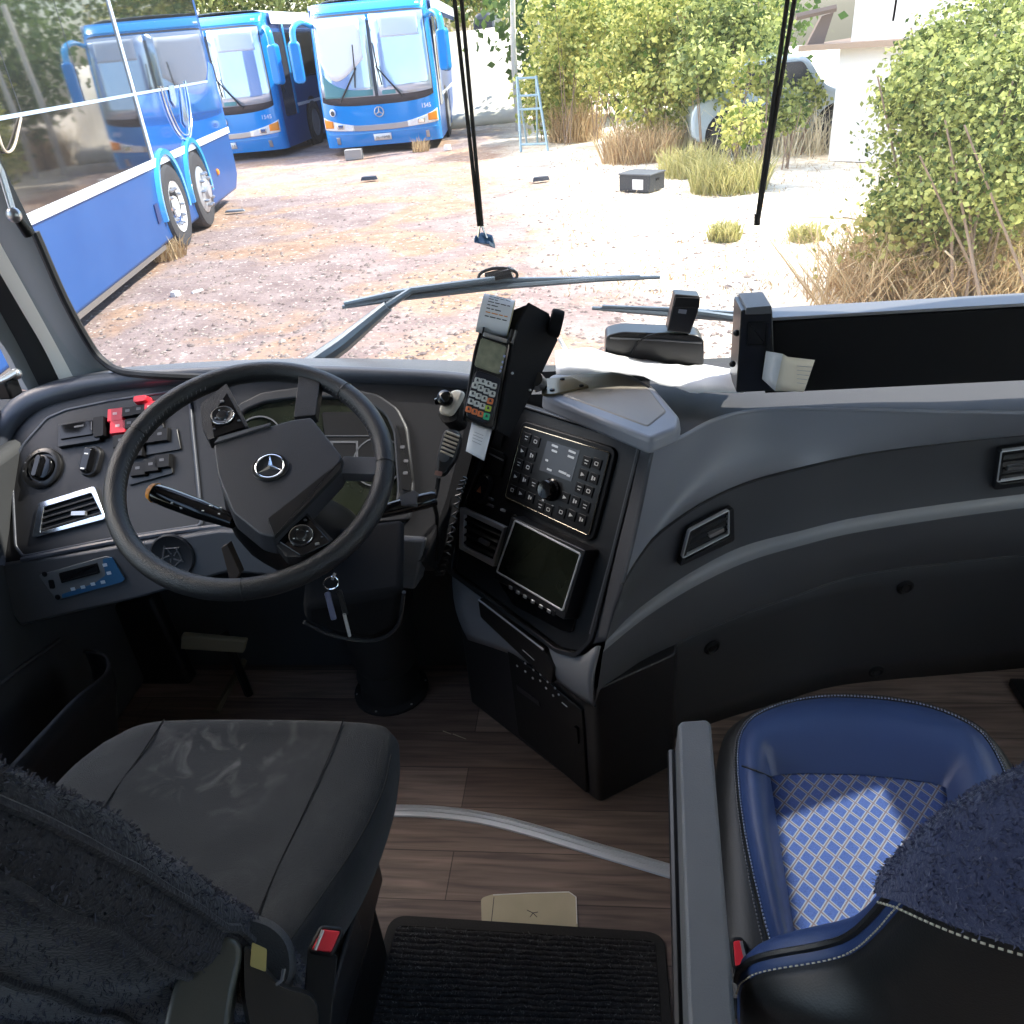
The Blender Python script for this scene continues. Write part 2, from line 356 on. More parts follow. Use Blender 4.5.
def dirt():
    m = mat('dirt_ground', (.3, .2, .15), .95); nt = m.node_tree; b = nt.nodes['Principled BSDF']
    tc = nt.nodes.new('ShaderNodeTexCoord'); V = tc.outputs['Object']
    def N(s, d=8, dist=0.):
        n = nt.nodes.new('ShaderNodeTexNoise'); n.inputs['Scale'].default_value = s; n.inputs['Detail'].default_value = d; n.inputs['Distortion'].default_value = dist; nt.links.new(V, n.inputs[0]); return n.outputs[0]
    def mix(f, a, c):
        x = nt.nodes.new('ShaderNodeMixRGB'); nt.links.new(f, x.inputs[0])
        for i, q in ((1, a), (2, c)):
            if isinstance(q, tuple): x.inputs[i].default_value = (*q, 1)
            else: nt.links.new(q, x.inputs[i])
        return x.outputs[0]
    def rmp(f, a, c):
        r = nt.nodes.new('ShaderNodeMapRange'); r.inputs[1].default_value = a; r.inputs[2].default_value = c; nt.links.new(f, r.inputs[0]); return r.outputs[0]
    grey = mix(rmp(N(2.2), .35, .65), (.22, .158, .145), (.32, .245, .225))
    red = mix(rmp(N(5.), .35, .65), (.29, .175, .115), (.38, .26, .18))
    straw = mix(rmp(N(9.), .4, .6), (.70, .60, .45), (.88, .82, .68))
    c = mix(rmp(N(.7, 6, .6), .46, .56), grey, red)
    sp = nt.nodes.new('ShaderNodeSeparateXYZ'); nt.links.new(V, sp.inputs[0])
    ad = nt.nodes.new('ShaderNodeMath'); ad.operation = 'MULTIPLY_ADD'; ad.inputs[1].default_value = .2; nt.links.new(sp.outputs[1], ad.inputs[0]); nt.links.new(sp.outputs[0], ad.inputs[2])
    n1 = nt.nodes.new('ShaderNodeMath'); n1.operation = 'MULTIPLY_ADD'; n1.inputs[1].default_value = 3.5; nt.links.new(N(.8, 6, .4), n1.inputs[0]); nt.links.new(ad.outputs[0], n1.inputs[2])
    c = mix(rmp(n1.outputs[0], 2.6, 4.6), c, straw)
    sp2 = nt.nodes.new('ShaderNodeTexVoronoi'); sp2.inputs['Scale'].default_value = 9; nt.links.new(V, sp2.inputs[0])
    c = mix(rmp(N(26, 4), .60, .74), c, (.16, .12, .10)); c = mix(rmp(N(19, 4), .62, .72), c, (.72, .62, .55))
    nt.links.new(c, b.inputs['Base Color'])
    bp = nt.nodes.new('ShaderNodeBump'); bp.inputs['Strength'].default_value = .7; bp.inputs['Distance'].default_value = .04; nt.links.new(N(11, 10), bp.inputs['Height']); nt.links.new(bp.outputs[0], b.inputs['Normal'])
    return m
DIRT = dirt()
def leafm(name, a, c):
    m = mat(name, a, .55, col2=c, island=True); b = m.node_tree.nodes['Principled BSDF']; b.inputs['Specular IOR Level'].default_value = .25
    nt = m.node_tree; out = [n for n in nt.nodes if n.type == 'OUTPUT_MATERIAL'][0]; tr = nt.nodes.new('ShaderNodeBsdfTranslucent'); mx = nt.nodes.new('ShaderNodeMixShader'); mx.inputs[0].default_value = .35
    r = [n for n in nt.nodes if n.type == 'VALTORGB'][0]; nt.links.new(r.outputs[0], tr.inputs[0]); nt.links.new(b.outputs[0], mx.inputs[1]); nt.links.new(tr.outputs[0], mx.inputs[2]); nt.links.new(mx.outputs[0], out.inputs[0]); return m
LEAF1 = leafm('leaf_yellow_green', (.12, .20, .03), (.80, .76, .26))
LEAF2 = leafm('leaf_green', (.04, .09, .02), (.62, .66, .22))
LEAF3 = leafm('leaf_dark_green', (.05, .11, .03), (.18, .26, .07))
STRAW = leafm('dry_straw', (.42, .28, .15), (.72, .58, .36))
STRAWG = leafm('dry_grass_greenish', (.36, .36, .12), (.62, .56, .28))
PALMD = leafm('dead_palm_frond', (.42, .28, .17), (.68, .52, .36))
BARK = mat('bark', (.24, .17, .12), .9, col2=(.36, .27, .2), nscale=12, bump=.6, bscale=30)
STONE = mat('stone', (.15, .11, .10), .9, col2=(.36, .30, .26), island=True)
CONTRAST_WALL = mat('whitewashed_wall', (.84, .82, .78), .9, col2=(.9, .88, .85), nscale=3)
# ------------------------------------------------------------------ cabin shell
m = MB(); m.wbox(-1.42, 1.36, -3.05, 1.78, -.04, 0); struct(m.build('floor', WOOD, smooth=False))
m = MB(); m.wbox(-1.42, 1.36, -3.0, 1.74, 2.12, 2.18); struct(m.build('ceiling', CEIL))
# the left wall below the side window, the right wall below the door glass, and the rear partition
m = MB(); m.wbox(-1.42, -1.37, -3.0, 1.70, -.04, .86); m.wbox(-1.42, -1.37, -3.0, 1.60, 1.85, 2.12); m.wbox(-1.42, -1.37, -.25, -.12, .86, 1.85); m.wbox(-1.42, -1.37, -3., -2.2, .86, 1.85)
struct(m.build('wall_left', CABINW))
m = MB(); m.wbox(1.30, 1.36, -3.0, 1.70, -.04, .62); m.wbox(1.30, 1.36, -3.0, 1.70, 1.88, 2.12); m.wbox(1.30, 1.36, 1.64, 1.70, .62, 1.78); m.wbox(1.30, 1.36, -.06, 0, .62, 1.78); m.wbox(1.30, 1.36, 0, 1.70, 1.54, 1.58); m.wbox(1.30, 1.36, -.06, 1.0, 1.58, 1.88); m.wbox(1.30, 1.36, -3., -2.2, 1.58, 1.88); m.wbox(1.30, 1.36, 1.30, 1.70, 1.58, 1.88); m.wbox(1.30, 1.36, -3., -2.2, .62, 1.85)
struct(m.build('wall_right', CABINW))  # upper slot is added, shaped to drop a sun patch on the guide seat
m = MB(); m.wbox(-1.42, 1.36, -3.05, -3.0, -.04, 2.12); struct(m.build('wall_back', CABINW))
m = MB(); m.wbox(-1.40, -1.394, -2.2, 1.25, .86, 1.85); struct(m.build('window_2', SIDEG, smooth=False))
m = MB(); m.wbox(1.332, 1.34, -2.2, 1.62, .62, 2.02); struct(m.build('window_3', SIDEG, smooth=False))
dcn = mat('fill_light_cloth', (.8, .8, .78), .9); _nt = dcn.node_tree; _o = [n for n in _nt.nodes if n.type == 'OUTPUT_MATERIAL'][0]; _t = _nt.nodes.new('ShaderNodeBsdfTranslucent'); _t.inputs[0].default_value = (.82, .82, .84, 1); _m = _nt.nodes.new('ShaderNodeMixShader'); _m.inputs[0].default_value = .6
_nt.links.new(_nt.nodes['Principled BSDF'].outputs[0], _m.inputs[1]); _nt.links.new(_t.outputs[0], _m.inputs[2]); _nt.links.new(_m.outputs[0], _o.inputs[0])
m = MB(); m.grid([[A(1.285+.012*math.sin(y*60), y, z) for y in np.linspace(.0, 1.64, 90)] for z in (.63, 1.1, 1.55)]); tag(m.build('fill_light_curtain', dcn, ang=180), 'added pale pleated curtain, unseen, spreading fill light right of the guide seat', 'curtain')  # unseen curtain added to spread soft fill light from the right
rb = thing('added_shade_blind', 'added dark roller blind, out of view, shading the dash above the hanging cords', 'blind', (0, 1.7, 1.9))  # blind out of view, added and shaped to keep sun off the dash
def blp(s_, z): return A(1.26*s_-.02, 1.70-.15*abs(s_)**2.5, z+(.03 if z < 1.8 and s_ < -.4 else 0)-(.22*min(1, max(0, (s_-.74)/.06)) if z < 1.8 else 0))
m = MB(); m.grid([[blp(s_, z) for s_ in np.linspace(-1.03, 1.045, 41)] for z in (1.645, 1.85, 2.12)]); m.build('blind_cloth', BLK, rb, solid=.006); m = MB(); m.tube([blp(s_, 2.085) for s_ in np.linspace(-.96, .96, 21)], .03, 12); m.build('roller', SATIN, rb); m = MB(); m.tube([blp(s_, 1.645) for s_ in np.linspace(-.97, .98, 41)], .010, 8); m.build('bottom_rail', SATIN, rb)
# front bulkhead under the windshield
m = MB(); m.wbox(-1.42, 1.36, 1.70, 1.80, -.1, .80); m.wbox(-1.42, -.55, 1.76, 1.80, .8, .865); m.wbox(-.55, 1.36, 1.76, 1.80, .8, .83); struct(m.build('wall_front', CABINW))
# windshield: a curved pane leaning back
def wsx(s, z):
    x = 1.26*s-.02; y = 1.80-.15*abs(s)**2.5-(z-.8)*.05
    return A(x, y, z)
rows = [[wsx(s, z) for s in np.linspace(-1, 1, 41)] for z in np.linspace(.72, 2.15, 14)]
m = MB(); m.grid(rows); struct(m.build('window_1', CLEAR))
# left windshield pillar and the posts beside the quarter light, each lofted between two edges
def post(left, right, name, material, depth, bulge=.0, bevel=.004):
    l = crom([at(a, b, x=c) for a, b, c in left], 4); r = crom([at(a, b, x=c) for a, b, c in right], 4)
    l = [l[0]+(l[0]-l[2])*5]+l+[l[-1]+(l[-1]-l[-2])*.15]; r = [r[0]+(r[0]-r[2])*5]+r+[r[-1]+(r[-1]-r[-2])*.15]
    rows = []
    for p, q in zip(l, r):
        row = []
        for t in np.linspace(0, 1, 6): w_ = p*(1-t)+q*t; row.append(w_+A(.3, -1, 0)*bulge*math.sin(math.pi*t))
        rows.append([p+A(-.01, depth, 0)]+row+[q+A(-.03, depth*.4, 0), q+A(-.09, depth, 0)])
    mm = MB(); mm.grid(rows); return struct(mm.build(name, material, ang=50, solid=.004))
RE = [(-40, 76, -1.17), (0, 160, -1.165), (35, 232, -1.16), (65, 300, -1.155), (90, 345, -1.15), (120, 378, -1.14)]
LE = [(-75, 100, -1.26), (-40, 172, -1.26), (0, 243, -1.255), (30, 297, -1.25), (59, 350, -1.245), (78, 386, -1.24)]
CE = [(-75, 140, -1.30), (-40, 200, -1.30), (0, 268, -1.295), (24, 309, -1.29), (45, 345, -1.285), (66, 388, -1.28)]
DE = [(-75, 180, -1.335), (-40, 243, -1.335), (0, 310, -1.33), (20, 346, -1.325), (32, 370, -1.32), (44, 394, -1.315)]
EE = [(-90, 190, -1.35), (-55, 250, -1.35), (-15, 318, -1.345), (8, 353, -1.34), (20, 376, -1.335), (33, 398, -1.33)]
post(LE, RE, 'trim_1', PILLAR, .06, .012)
post([(a-1, b+4, c) for a, b, c in CE], LE, 'trim_2', CREAM, .05, .0)  # bright strip: its sunlit glare is put into the cream colour
post([(a, b+2, c) for a, b, c in DE], CE, 'trim_3', RUBFL, .05, .0)
post(EE, DE, 'trim_4', PILLAR, .05, .004)
# moulded rubber seal along the lower left corner of the windshield
pts = [at(35, 232, x=-1.158), at(65, 300, x=-1.153), at(90, 345, x=-1.148), at(103, 361, x=-1.13), at(120, 371, x=-1.09), at(150, 375, x=-.99), at(215, 378, x=-.86)]
m = MB(); m.tube(crom(pts, 4), .009, 8); struct(m.build('trim_5', RUBFL))
# aluminium strip across the floor
P2 = [at(px, py, z=0) for px, py in [(330, 812), (380, 811), (430, 812), (480, 818), (530, 830), (600, 851), (675, 873), (720, 888)]]
P2 = crom(P2, 4); prof = [(-.017, .001), (-.015, .004), (-.008, .005), (-.007, .0035), (-.003, .0035), (-.002, .005), (.002, .005), (.003, .0035), (.007, .0035), (.008, .005), (.015, .004), (.017, .001)]
rows = []
for i, p in enumerate(P2):
    t = nrm(P2[min(i+1, len(P2)-1)]-P2[max(i-1, 0)]); nn = A(-t[1], t[0], 0); rows.append([p+nn*a+A(0, 0, b) for a, b in prof])
m = MB(); m.grid(rows); struct(m.build('trim_6', STEEL, ang=25))
# ------------------------------------------------------------------ ribbed floor mat
fm = thing('floor_mat', 'black ribbed floor mat with smooth rubber border between the two seats', 'mat', (-.15, .8, .001))
c = [at(*q, z=0) for q in [(391, 916), (664, 934), (674, 1045), (358, 1040)]]
tl, tr, br_, bl = c; bl = tl+(bl-tl)*2.2; br_ = tr+(br_-tr)*2.2
def matp(u, v, z=0.): return (1-v)*((1-u)*tl+u*tr)+v*((1-u)*bl+u*br_)+A(0, 0, z)
outl = [(p[0], p[1]) for p in [matp(u, v) for u, v in rpoly([(0, 0), (1, 0), (1, 1), (0, 1)], .07, 6)]]
inl = [(p[0], p[1]) for p in [matp(u, v) for u, v in rpoly([(.035, .045), (.965, .045), (.965, .955), (.035, .955)], .03, 6)]]
m = MB(); m.ring(WORLD, outl, inl, .001, .006); m.prism(WORLD, inl, .001, .004); m.build('rubber_border', RUBBER, fm, bevel=.0015)
NR = 42; rows = []
for j in range(NR*8+1):
    v = .045+.91*j/(NR*8); r = []
    for i in range(121):
        u = .036+.928*i/120; p = matp(u, v); h = .005+.006*abs(math.sin(math.pi*j/8))**.7
        h *= .8+.45*noise.noise((p[0]*60, p[1]*60, 0)); r.append(p+A(0, .003*noise.noise((p[0]*25, p[1]*25, 5)), h))
    rows.append(r)
m = MB(); m.grid(rows); pile = m.build('ribbed_pile', MATPILE, fm)
m = MB()
for k in range(9000):
    u, j = rng.uniform(.04, .96), rng.integers(0, NR); v = .045+.91*(j+.5+rng.normal()*.12)/NR; p = matp(u, v, .009); d = A(*rng.normal(size=3)); d[2] = abs(d[2])+.3; d = nrm(d)*rng.uniform(.003, .007); s_ = nrm(np.cross(d, rng.normal(size=3)))*.0007
    m.add([p-s_, p+s_, p+d], [(0, 1, 2)])
m.build('loose_fibres', MATF, fm, smooth=False, kind='stuff')
# beige card partly under the mat
q = [at(*p, z=0) for p in [(481, 899), (493, 895), (569, 892), (576, 897), (578, 930), (482, 930)]]
cd = thing('card_cover', 'beige card sheet with rounded corners lying on wood floor, slipped under mat edge', 'card', (*q[2][:2], 0))
m = MB(); m.prism(WORLD, rpoly([(p[0], p[1]) for p in q], .008), .0005, .003); m.build('card', BEIGE, cd)
m = MB(); e = [at(*p, z=.003) for p in [(494, 897), (491, 926)]]; m.tube(e, .0007, 6); m.build('fold_line', INK, cd)
m = MB(); m.tube([at(*p, z=.0034) for p in [(527, 910), (533, 913), (537, 917)]], .0007, 5); m.tube([at(*p, z=.0034) for p in [(533, 913), (530, 917)]], .0007, 5); m.tube([at(*p, z=.0034) for p in [(532, 913), (538, 912)]], .0007, 5); m.build('pen_mark', INK, cd)
m = MB(); m.tube([at(*p, z=.0030) for p in [(493, 895), (530, 893), (569, 892), (576, 897), (577, 924)]], .0011, 6); m.build('white_edge', WHITE, cd)
# slivers on the floor
for k, (a, b, lab) in enumerate([((443, 731), (451, 734), 'shorter cream sliver of scrap on the floor beside pedal column'), ((453, 734), (466, 739), 'longer cream sliver of scrap on the floor beside pedal column')]):
    m = MB(); m.tube([at(*a, z=.002), at(*b, z=.002)], [.0012, .0008], 6); tag(m.build('floor_scrap', BEIGE), lab, 'scrap')
# ------------------------------------------------------------------ steering wheel
WC = A(-.582, 1.130, .919); waz, wel = .291, 1.08
wn = A(math.sin(waz)*math.cos(wel), -math.cos(waz)*math.cos(wel), math.sin(wel)); wu = nrm(np.cross((0, 0, 1), wn))
if wu[0] < 0: wu = -wu
W = Fr(WC, wu, np.cross(wn, wu))
st = thing('steering_wheel', 'black leather steering wheel with star badge hub in front of the driver seat', 'steering wheel', WC)
RC, RR = .2165, .0185
m = MB(); rows = []
for i in range(96):
    a = 2*math.pi*i/96; r = []
    for k in range(16):
        b = 2*math.pi*k/16; rad = RC+RR*math.cos(b)*.92; r.append(W.p(rad*math.cos(a), rad*math.sin(a), RR*math.sin(b)))
    rows.append(r)
rows.append(rows[0]); m.grid(rows, closed=True); rim = m.build('rim', LEATHER, st)
m = MB()   # stitching along the inner edge of the leather
for i in range(150):
    a = 2*math.pi*i/150
    if not (1.9 < a < 4.3 or .1 < a < 1.1): continue
    b0, b1 = math.radians(150), math.radians(166)
    P0 = [W.p((RC+RR*.93*math.cos(b))*math.cos(a+d), (RC+RR*.93*math.cos(b))*math.sin(a+d), RR*1.01*math.sin(b)) for b, d in ((b0, -.006), (b1, .006))]
    m.tube(P0, .0007, 4)
m.build('stitching', mat('grey_thread', (.16, .16, .17), .7), rim, kind='stuff')
for ang in (148, 352, 264, 40):
    a = math.radians(ang); m = MB(); m.tube([W.p((RC+(RR+.0002)*.93*math.cos(b))*math.cos(a), (RC+(RR+.0002)*.93*math.cos(b))*math.sin(a), (RR+.0002)*math.sin(b)) for b in np.linspace(0, 2*math.pi, 24, endpoint=False)], .0008, 5, closed=True); m.build('leather_seam', SATIN, rim)
def c1(x, y): return (90+x*.3223, 350+y*.3223)
hubpx = [c1(372, 290), c1(500, 245), c1(628, 208), c1(692, 200), c1(792, 326), c1(778, 372), c1(660, 500), c1(572, 592), c1(520, 580), c1(432, 508), c1(385, 390)]
hp = W.poly(hubpx, .03); hp = rpoly(hp, .008)
m = MB(); m.prism(W, hp, -.015, .030, inset(hp, .006)); hub = m.build('hub', HUBP, st, bevel=.003)
# smooth facet along the lower right edge of the pad
fp = W.poly([c1(548, 524), c1(640, 452), c1(784, 336), c1(782, 372), c1(660, 500), c1(572, 584)], .032)
m = MB(); m.prism(W, rpoly(fp, .004), .028, .0335, inset(rpoly(fp, .004), .002)); m.build('lower_facet', SATIN, hub, bevel=.001)
fp = W.poly([c1(385, 288), c1(400, 270), c1(505, 240), c1(560, 226), c1(555, 234)], .033)
m = MB(); m.prism(W, fp, .029, .0332); m.build('trim_line', HUBG, hub)
# round recess and three pointed star badge
bc = W.hit(*c1(557, 358), .036); br = .0222
m = MB(); m.ring(W, [(bc[0]+.0275*math.cos(a)*1.05, bc[1]+.0275*math.sin(a)) for a in np.linspace(0, 2*math.pi, 40, endpoint=False)], [(bc[0]+.0222*math.cos(a), bc[1]+.0222*math.sin(a)) for a in np.linspace(0, 2*math.pi, 40, endpoint=False)], .029, .0335); m.build('badge_recess', SATIN, hub, bevel=.001)
bd_ = W.at(bc[0], bc[1], .0335)
m = MB(); m.tube([bd_.p(br*math.cos(a), br*math.sin(a)) for a in np.linspace(0, 2*math.pi, 40, endpoint=False)], .0016, 8, closed=True)
up = W.hit(*c1(557, 320), .036); a0 = math.atan2(up[1]-bc[1], up[0]-bc[0])
for k in range(3):
    a = a0+k*2*math.pi/3; tip = (br*math.cos(a), br*math.sin(a)); l_ = (.0044*math.cos(a+math.pi/3), .0044*math.sin(a+math.pi/3)); r_ = (.0044*math.cos(a-math.pi/3), .0044*math.sin(a-math.pi/3))
    vs = [bd_.p(*tip, .0004), bd_.p(*l_, 0), bd_.p(*r_, 0), bd_.p(0, 0, .0028), bd_.p(0, 0, -.001)]; m.add(vs, [(0, 1, 3), (0, 3, 2), (0, 2, 4), (0, 4, 1)])
m.build('star_badge', CHROME, hub, ang=20)
def spoke(px, n0, n1, material, name='spoke', rad=.004):
    p = rpoly(W.poly([c1(*q) for q in px], (n0+n1)/2), rad); mm = MB(); mm.prism(W, p, n0, n1, inset(p, .002)); return mm.build(name, material, st, bevel=.0015)
spoke([(648, 88), (722, 92), (706, 215), (632, 222)], -.008, .012, LEATHER)
spoke([(785, 338), (900, 340), (892, 400), (770, 395)], -.008, .012, HUBG)
spoke([(345, 180), (430, 112), (500, 250), (372, 295), (350, 250)], -.01, .012, LEATHER)
spoke([(560, 590), (668, 500), (765, 600), (660, 655), (610, 655)], -.01, .010, LEATHER)
def pod(px, padc, r, dots, nn):
    p = rpoly(W.poly([c1(*q) for q in px], nn), .004); mm = MB(); mm.prism(W, p, nn-.004, nn, inset(p, .001)); pd = mm.build('button_pod', GLOSS, st, bevel=.0008)
    c = W.hit(*c1(*padc), nn); mm = MB(); mm.lathe(W.at(c[0], c[1], nn), [(r, 0), (r, .003), (r*.88, .0042), (r*.72, .003), (r*.5, .0025), (r*.4, .0045), (r*.1, .005)], 28); mm.build('direction_pad', SATIN, pd)
    mm = MB(); mm.tube([W.p(c[0]+r*.98*math.cos(a), c[1]+r*.98*math.sin(a), nn+.0032) for a in np.linspace(0, 2*math.pi, 30, endpoint=False)], .0006, 5, closed=True); mm.build('pad_rim', CHROME, pd)
    for (dx, dy, s) in dots:
        q = W.hit(*c1(dx, dy), nn); mm = MB(); mm.rrect(W, q[0], q[1], .0055*s, .0036*s, .001, nn, nn+.0018, shrink=.0004); mm.build('pod_button', SILVER if s > 1 else HUBG, pd)
    for a in range(4):
        mm = MB(); q = (c[0]+r*.62*math.cos(a*math.pi/2+.4), c[1]+r*.62*math.sin(a*math.pi/2+.4)); mm.box(W, q[0], q[1], nn+.0035, .003, .0014, .0008); mm.build('pad_symbol', WHITE, pd)
pod([(372, 210), (425, 130), (483, 238), (382, 272)], (412, 205), .0195, [(410, 160, 1.3), (385, 245, .9), (462, 220, 1.)], .014)
pod([(577, 590), (670, 510), (750, 596), (655, 640)], (655, 577), .0185, [(636, 602, 1.3), (705, 602, 1.3), (668, 528, .9), (720, 580, .8)], .0125)
# ------------------------------------------------------------------ steering column with its boot
ft = at(392, 690, z=0)
sc_ = thing('steering_column', 'black steering column with floor boot and shroud under the steering wheel', 'steering column', ft)
c0 = WC-wn*.03; c3 = ft+A(0, 0, .30)
axis = crom([c0, WC-wn*.16+A(.01, -.0, 0), WC*.45+c3*.55+A(0, .02, 0), c3], 5)
m = MB(); n_ = len(axis); m.tube(axis, [float(np.interp(i/(n_-1), [0, .25, .5, 1], [.058, .072, .085, .10])) for i in range(n_)], 20); m.build('shroud', BLK, sc_)
m = MB(); fr_ = Fr(ft, (1, 0, 0), (0, 1, 0)); m.lathe(fr_, [(.10, 0), (.10, .008), (.082, .014), (.078, .05), (.084, .07), (.076, .10), (.086, .125), (.078, .16), (.09, .19), (.082, .23), (.10, .30)], 32); m.build('rubber_boot', RUBBER, sc_)
for k in range(6):
    a = k*math.pi/3+.3; m = MB(); m.lathe(Fr(ft+A(.092*math.cos(a), .092*math.sin(a), .008), (1, 0, 0), (0, 1, 0)), [(.004, 0), (.004, .002), (.002, .003)], 10); m.build('boot_screw', SILVER, sc_)
# tray like lower shroud with its curved rim
ql = [at(302, 606, y=1.12), at(404, 592, y=1.14), at(398, 625, y=1.17), at(375, 640, y=1.17), at(335, 636, y=1.15), at(304, 622, y=1.13)]
m = MB(); nb = nrm(np.cross(ql[1]-ql[0], ql[3]-ql[0])); nb = nb if nb[1] < 0 else -nb
vs = ql+[p-nb*.16+A(0, 0, .02) for p in ql]; k = len(ql); m.add(vs, [tuple(range(k)), tuple(range(k, 2*k))]+[(i, (i+1) % k, k+(i+1) % k, k+i) for i in range(k)]); m.build('lower_shroud', mat('matt_black', (.006, .006, .007), .85, spec=.2), sc_, bevel=.015, seg=4)
m = MB(); m.tube(crom([ql[1], ql[2], ql[3], ql[4], ql[5]], 4), .004, 6); m.build('shroud_rim', PL, sc_)
# worn trim flap at the column's left side
q = [at(*p, y=1.20) for p in [(221, 548), (227, 544), (240, 573), (231, 586)]]
m = MB(); m.add(q+[p+A(.004, .012, 0) for p in q], [(0, 1, 2, 3), (4, 5, 6, 7), (0, 1, 5, 4), (1, 2, 6, 5), (2, 3, 7, 6), (3, 0, 4, 7)]); m.build('worn_flap', mat('brown_flap', (.06, .04, .03), .8), sc_, bevel=.001)
# stalks
sb = W.at(0, 0, -.055)
def stalk(pa, pb, w0, w1, nm, lab, tipm, n=-.05):
    a = W.w(*pa, n); b = W.w(*pb, n); t = nrm(b-a); e = crom([a, a+(b-a)*.33, a+(b-a)*.66, b], 5)
    mm = MB(); L = len(e); mm.tube(e, [w0*(.82 if i < 1 else .95) if i < 3 else float(np.interp(i/(L-1), [0, .6, 1], [w0, w0*.95, w1])) for i in range(L)], 16, flat=.95); return mm, a, t
sk = None
mm, a_, t_ = stalk((153, 492), (234, 522), .0185, .012, '', '', None); stl = mm.build('left_stalk', GLOSS, sc_)
mm = MB(); mm.tube([a_-t_*.0055, a_-t_*.004, a_+t_*.002, a_+t_*.005], [.009, .0145, .0165, .0180], 16, flat=.95); mm.build('orange_tip', ORANGE, stl)
for (x, y, w_) in [(166, 492, 5), (172, 503, 3), (181, 508, 3), (176, 497, 3), (195, 503, 4), (203, 511, 4), (211, 506, 5), (219, 514, 3), (221, 508, 3)]:
    p = W.w(x, y, -.036); mm = MB(); mm.box(W.at(*W.hit(x, y, -.0365), -.0365).rot(-18), 0, 0, 0, .0011*w_, .0018, .003); mm.build('stalk_mark', WHITE, stl)
mm, a_, t_ = stalk((436, 498), (380, 512), .015, .012, '', '', None, -.06); str_ = mm.build('right_stalk', GLOSS, sc_)
p = rpoly(W.poly([(398, 495), (414, 488), (420, 492), (418, 505), (400, 506)], -.045), .003)
mm = MB(); mm.prism(W, p, -.058, -.045, inset(p, .003)); mm.build('grey_tip', HUBG, str_, bevel=.002)
# ignition keys
kp = at(331, 578, y=1.085)
ks = thing('key_bunch', 'ignition keys on a split ring hanging below the steering wheel', 'keys', kp)
kf = face_frame(kp, CP-kp)
m = MB(); o_ = kf.hit(331, 583); m.tube([kf.p(o_[0]+.0125*math.cos(a), o_[1]+.0105*math.sin(a), .002*math.sin(2*a)) for a in np.linspace(0, 2*math.pi, 28, endpoint=False)], .0011, 6, closed=True); m.build('split_ring', CHROME, ks)
def keyblade(a, b, w, name, material):
    p0 = kf.w(*a); p1 = kf.w(*b); d = nrm(p1-p0); s_ = nrm(np.cross(d, kf.n)); L = np.linalg.norm(p1-p0); f = Fr(p0, s_, d); mm = MB(); mm.rrect(f, 0, L/2, w, L, w*.3, -.002, .002, shrink=.0006); return mm.build(name, material, ks)
keyblade((327, 592), (334, 620), .010, 'key_fob', mat('fob_blue_grey', (.10, .11, .18), .3)); keyblade((339, 590), (346, 615), .009, 'key_head', BLK); keyblade((344, 613), (350, 637), .006, 'key_blade', SILVER); keyblade((335, 573), (332, 580), .005, 'key_loop', SILVER)
# ------------------------------------------------------------------ driver dashboard
D = Fr((-.6, 1.505, .75), (1, 0, 0), (0, .967, 1))
db = thing('dashboard', 'charcoal driver dashboard with switches, chrome vent and instrument binnacle behind the steering wheel', 'dashboard', (-.75, 1.5, .6))
def c8(x, y): return (x/4., 360+y/4.)
lip_o = [(-14, 566), (-16, 500), (-12, 450), (0, 422), (15, 402), (37, 390), (70, 381), (112, 375), (200, 369), (300, 367), (430, 372), (472, 376)]
lip_i = [(6, 566), (2, 500), (4, 462), (10, 442), (22, 423), (42, 408), (75, 398), (112, 391), (200, 383), (300, 381), (430, 386), (472, 390)]
lo = [D.hit(*q) for q in lip_o]; li = [D.hit(*q) for q in lip_i]
los = [tuple(p) for p in crom([A(*p) for p in lo], 4)]; lis = [tuple(p) for p in crom([A(*p) for p in li], 4)]
botv = D.hit(100, 566)[1]
m = MB(); rb_ = [D.hit(*q) for q in [(462, 440), (446, 500), (424, 560)]]; m.prism(D, lis+rb_[:2]+[(rb_[2][0], botv), (lis[0][0], botv)], -.12, 0); m.build('body', PLD, db)
m = MB()   # rounded lip that frames the panel
rows = []
for a, b in zip(los, lis):
    a = A(*a); b = A(*b); rows.append([D.p(*a, -.06), D.p(*a, .012), D.p(*(a*.85+b*.15), .022), D.p(*(a*.5+b*.5), .026), D.p(*(a*.15+b*.85), .020), D.p(*b, .010), D.p(*b, -.03)])
m.grid(rows); m.build('rim_lip', PLB, db, ang=60)
m = MB()   # ledge behind the lip up to the windshield
rows = []
for a in los[8:]:
    p = D.p(*a, .012); rows.append([p, A(p[0], p[1]+.03, p[2]-.004), A(p[0], max(1.77, p[1]+.06), p[2]-.03)])
m.grid(rows); m.build('top_ledge', PLG, db)
sp_ = [(13, 467), (24, 446), (48, 419), (67, 411), (110, 402), (183, 391), (188, 394), (191, 430), (196, 480), (200, 524), (108, 538), (24, 555), (17, 546)]
sp2 = rpoly(D.poly(sp_, .004), .008)
m = MB(); m.ring(D, inset(sp2, -.006), sp2, -.002, .007); m.build('panel_rim', PLB, db, bevel=.002)
m = MB(); m.prism(D, sp2, -.002, .004); swp = m.build('switch_panel', PLD, db)
m = MB(); e = crom([D.w(22, 560, .006), D.w(108, 543, .006), D.w(200, 529, .006), D.w(300, 520, .006)], 5); m.tube(e, .0065, 8); m.build('lower_trim_bar', PLB, db)
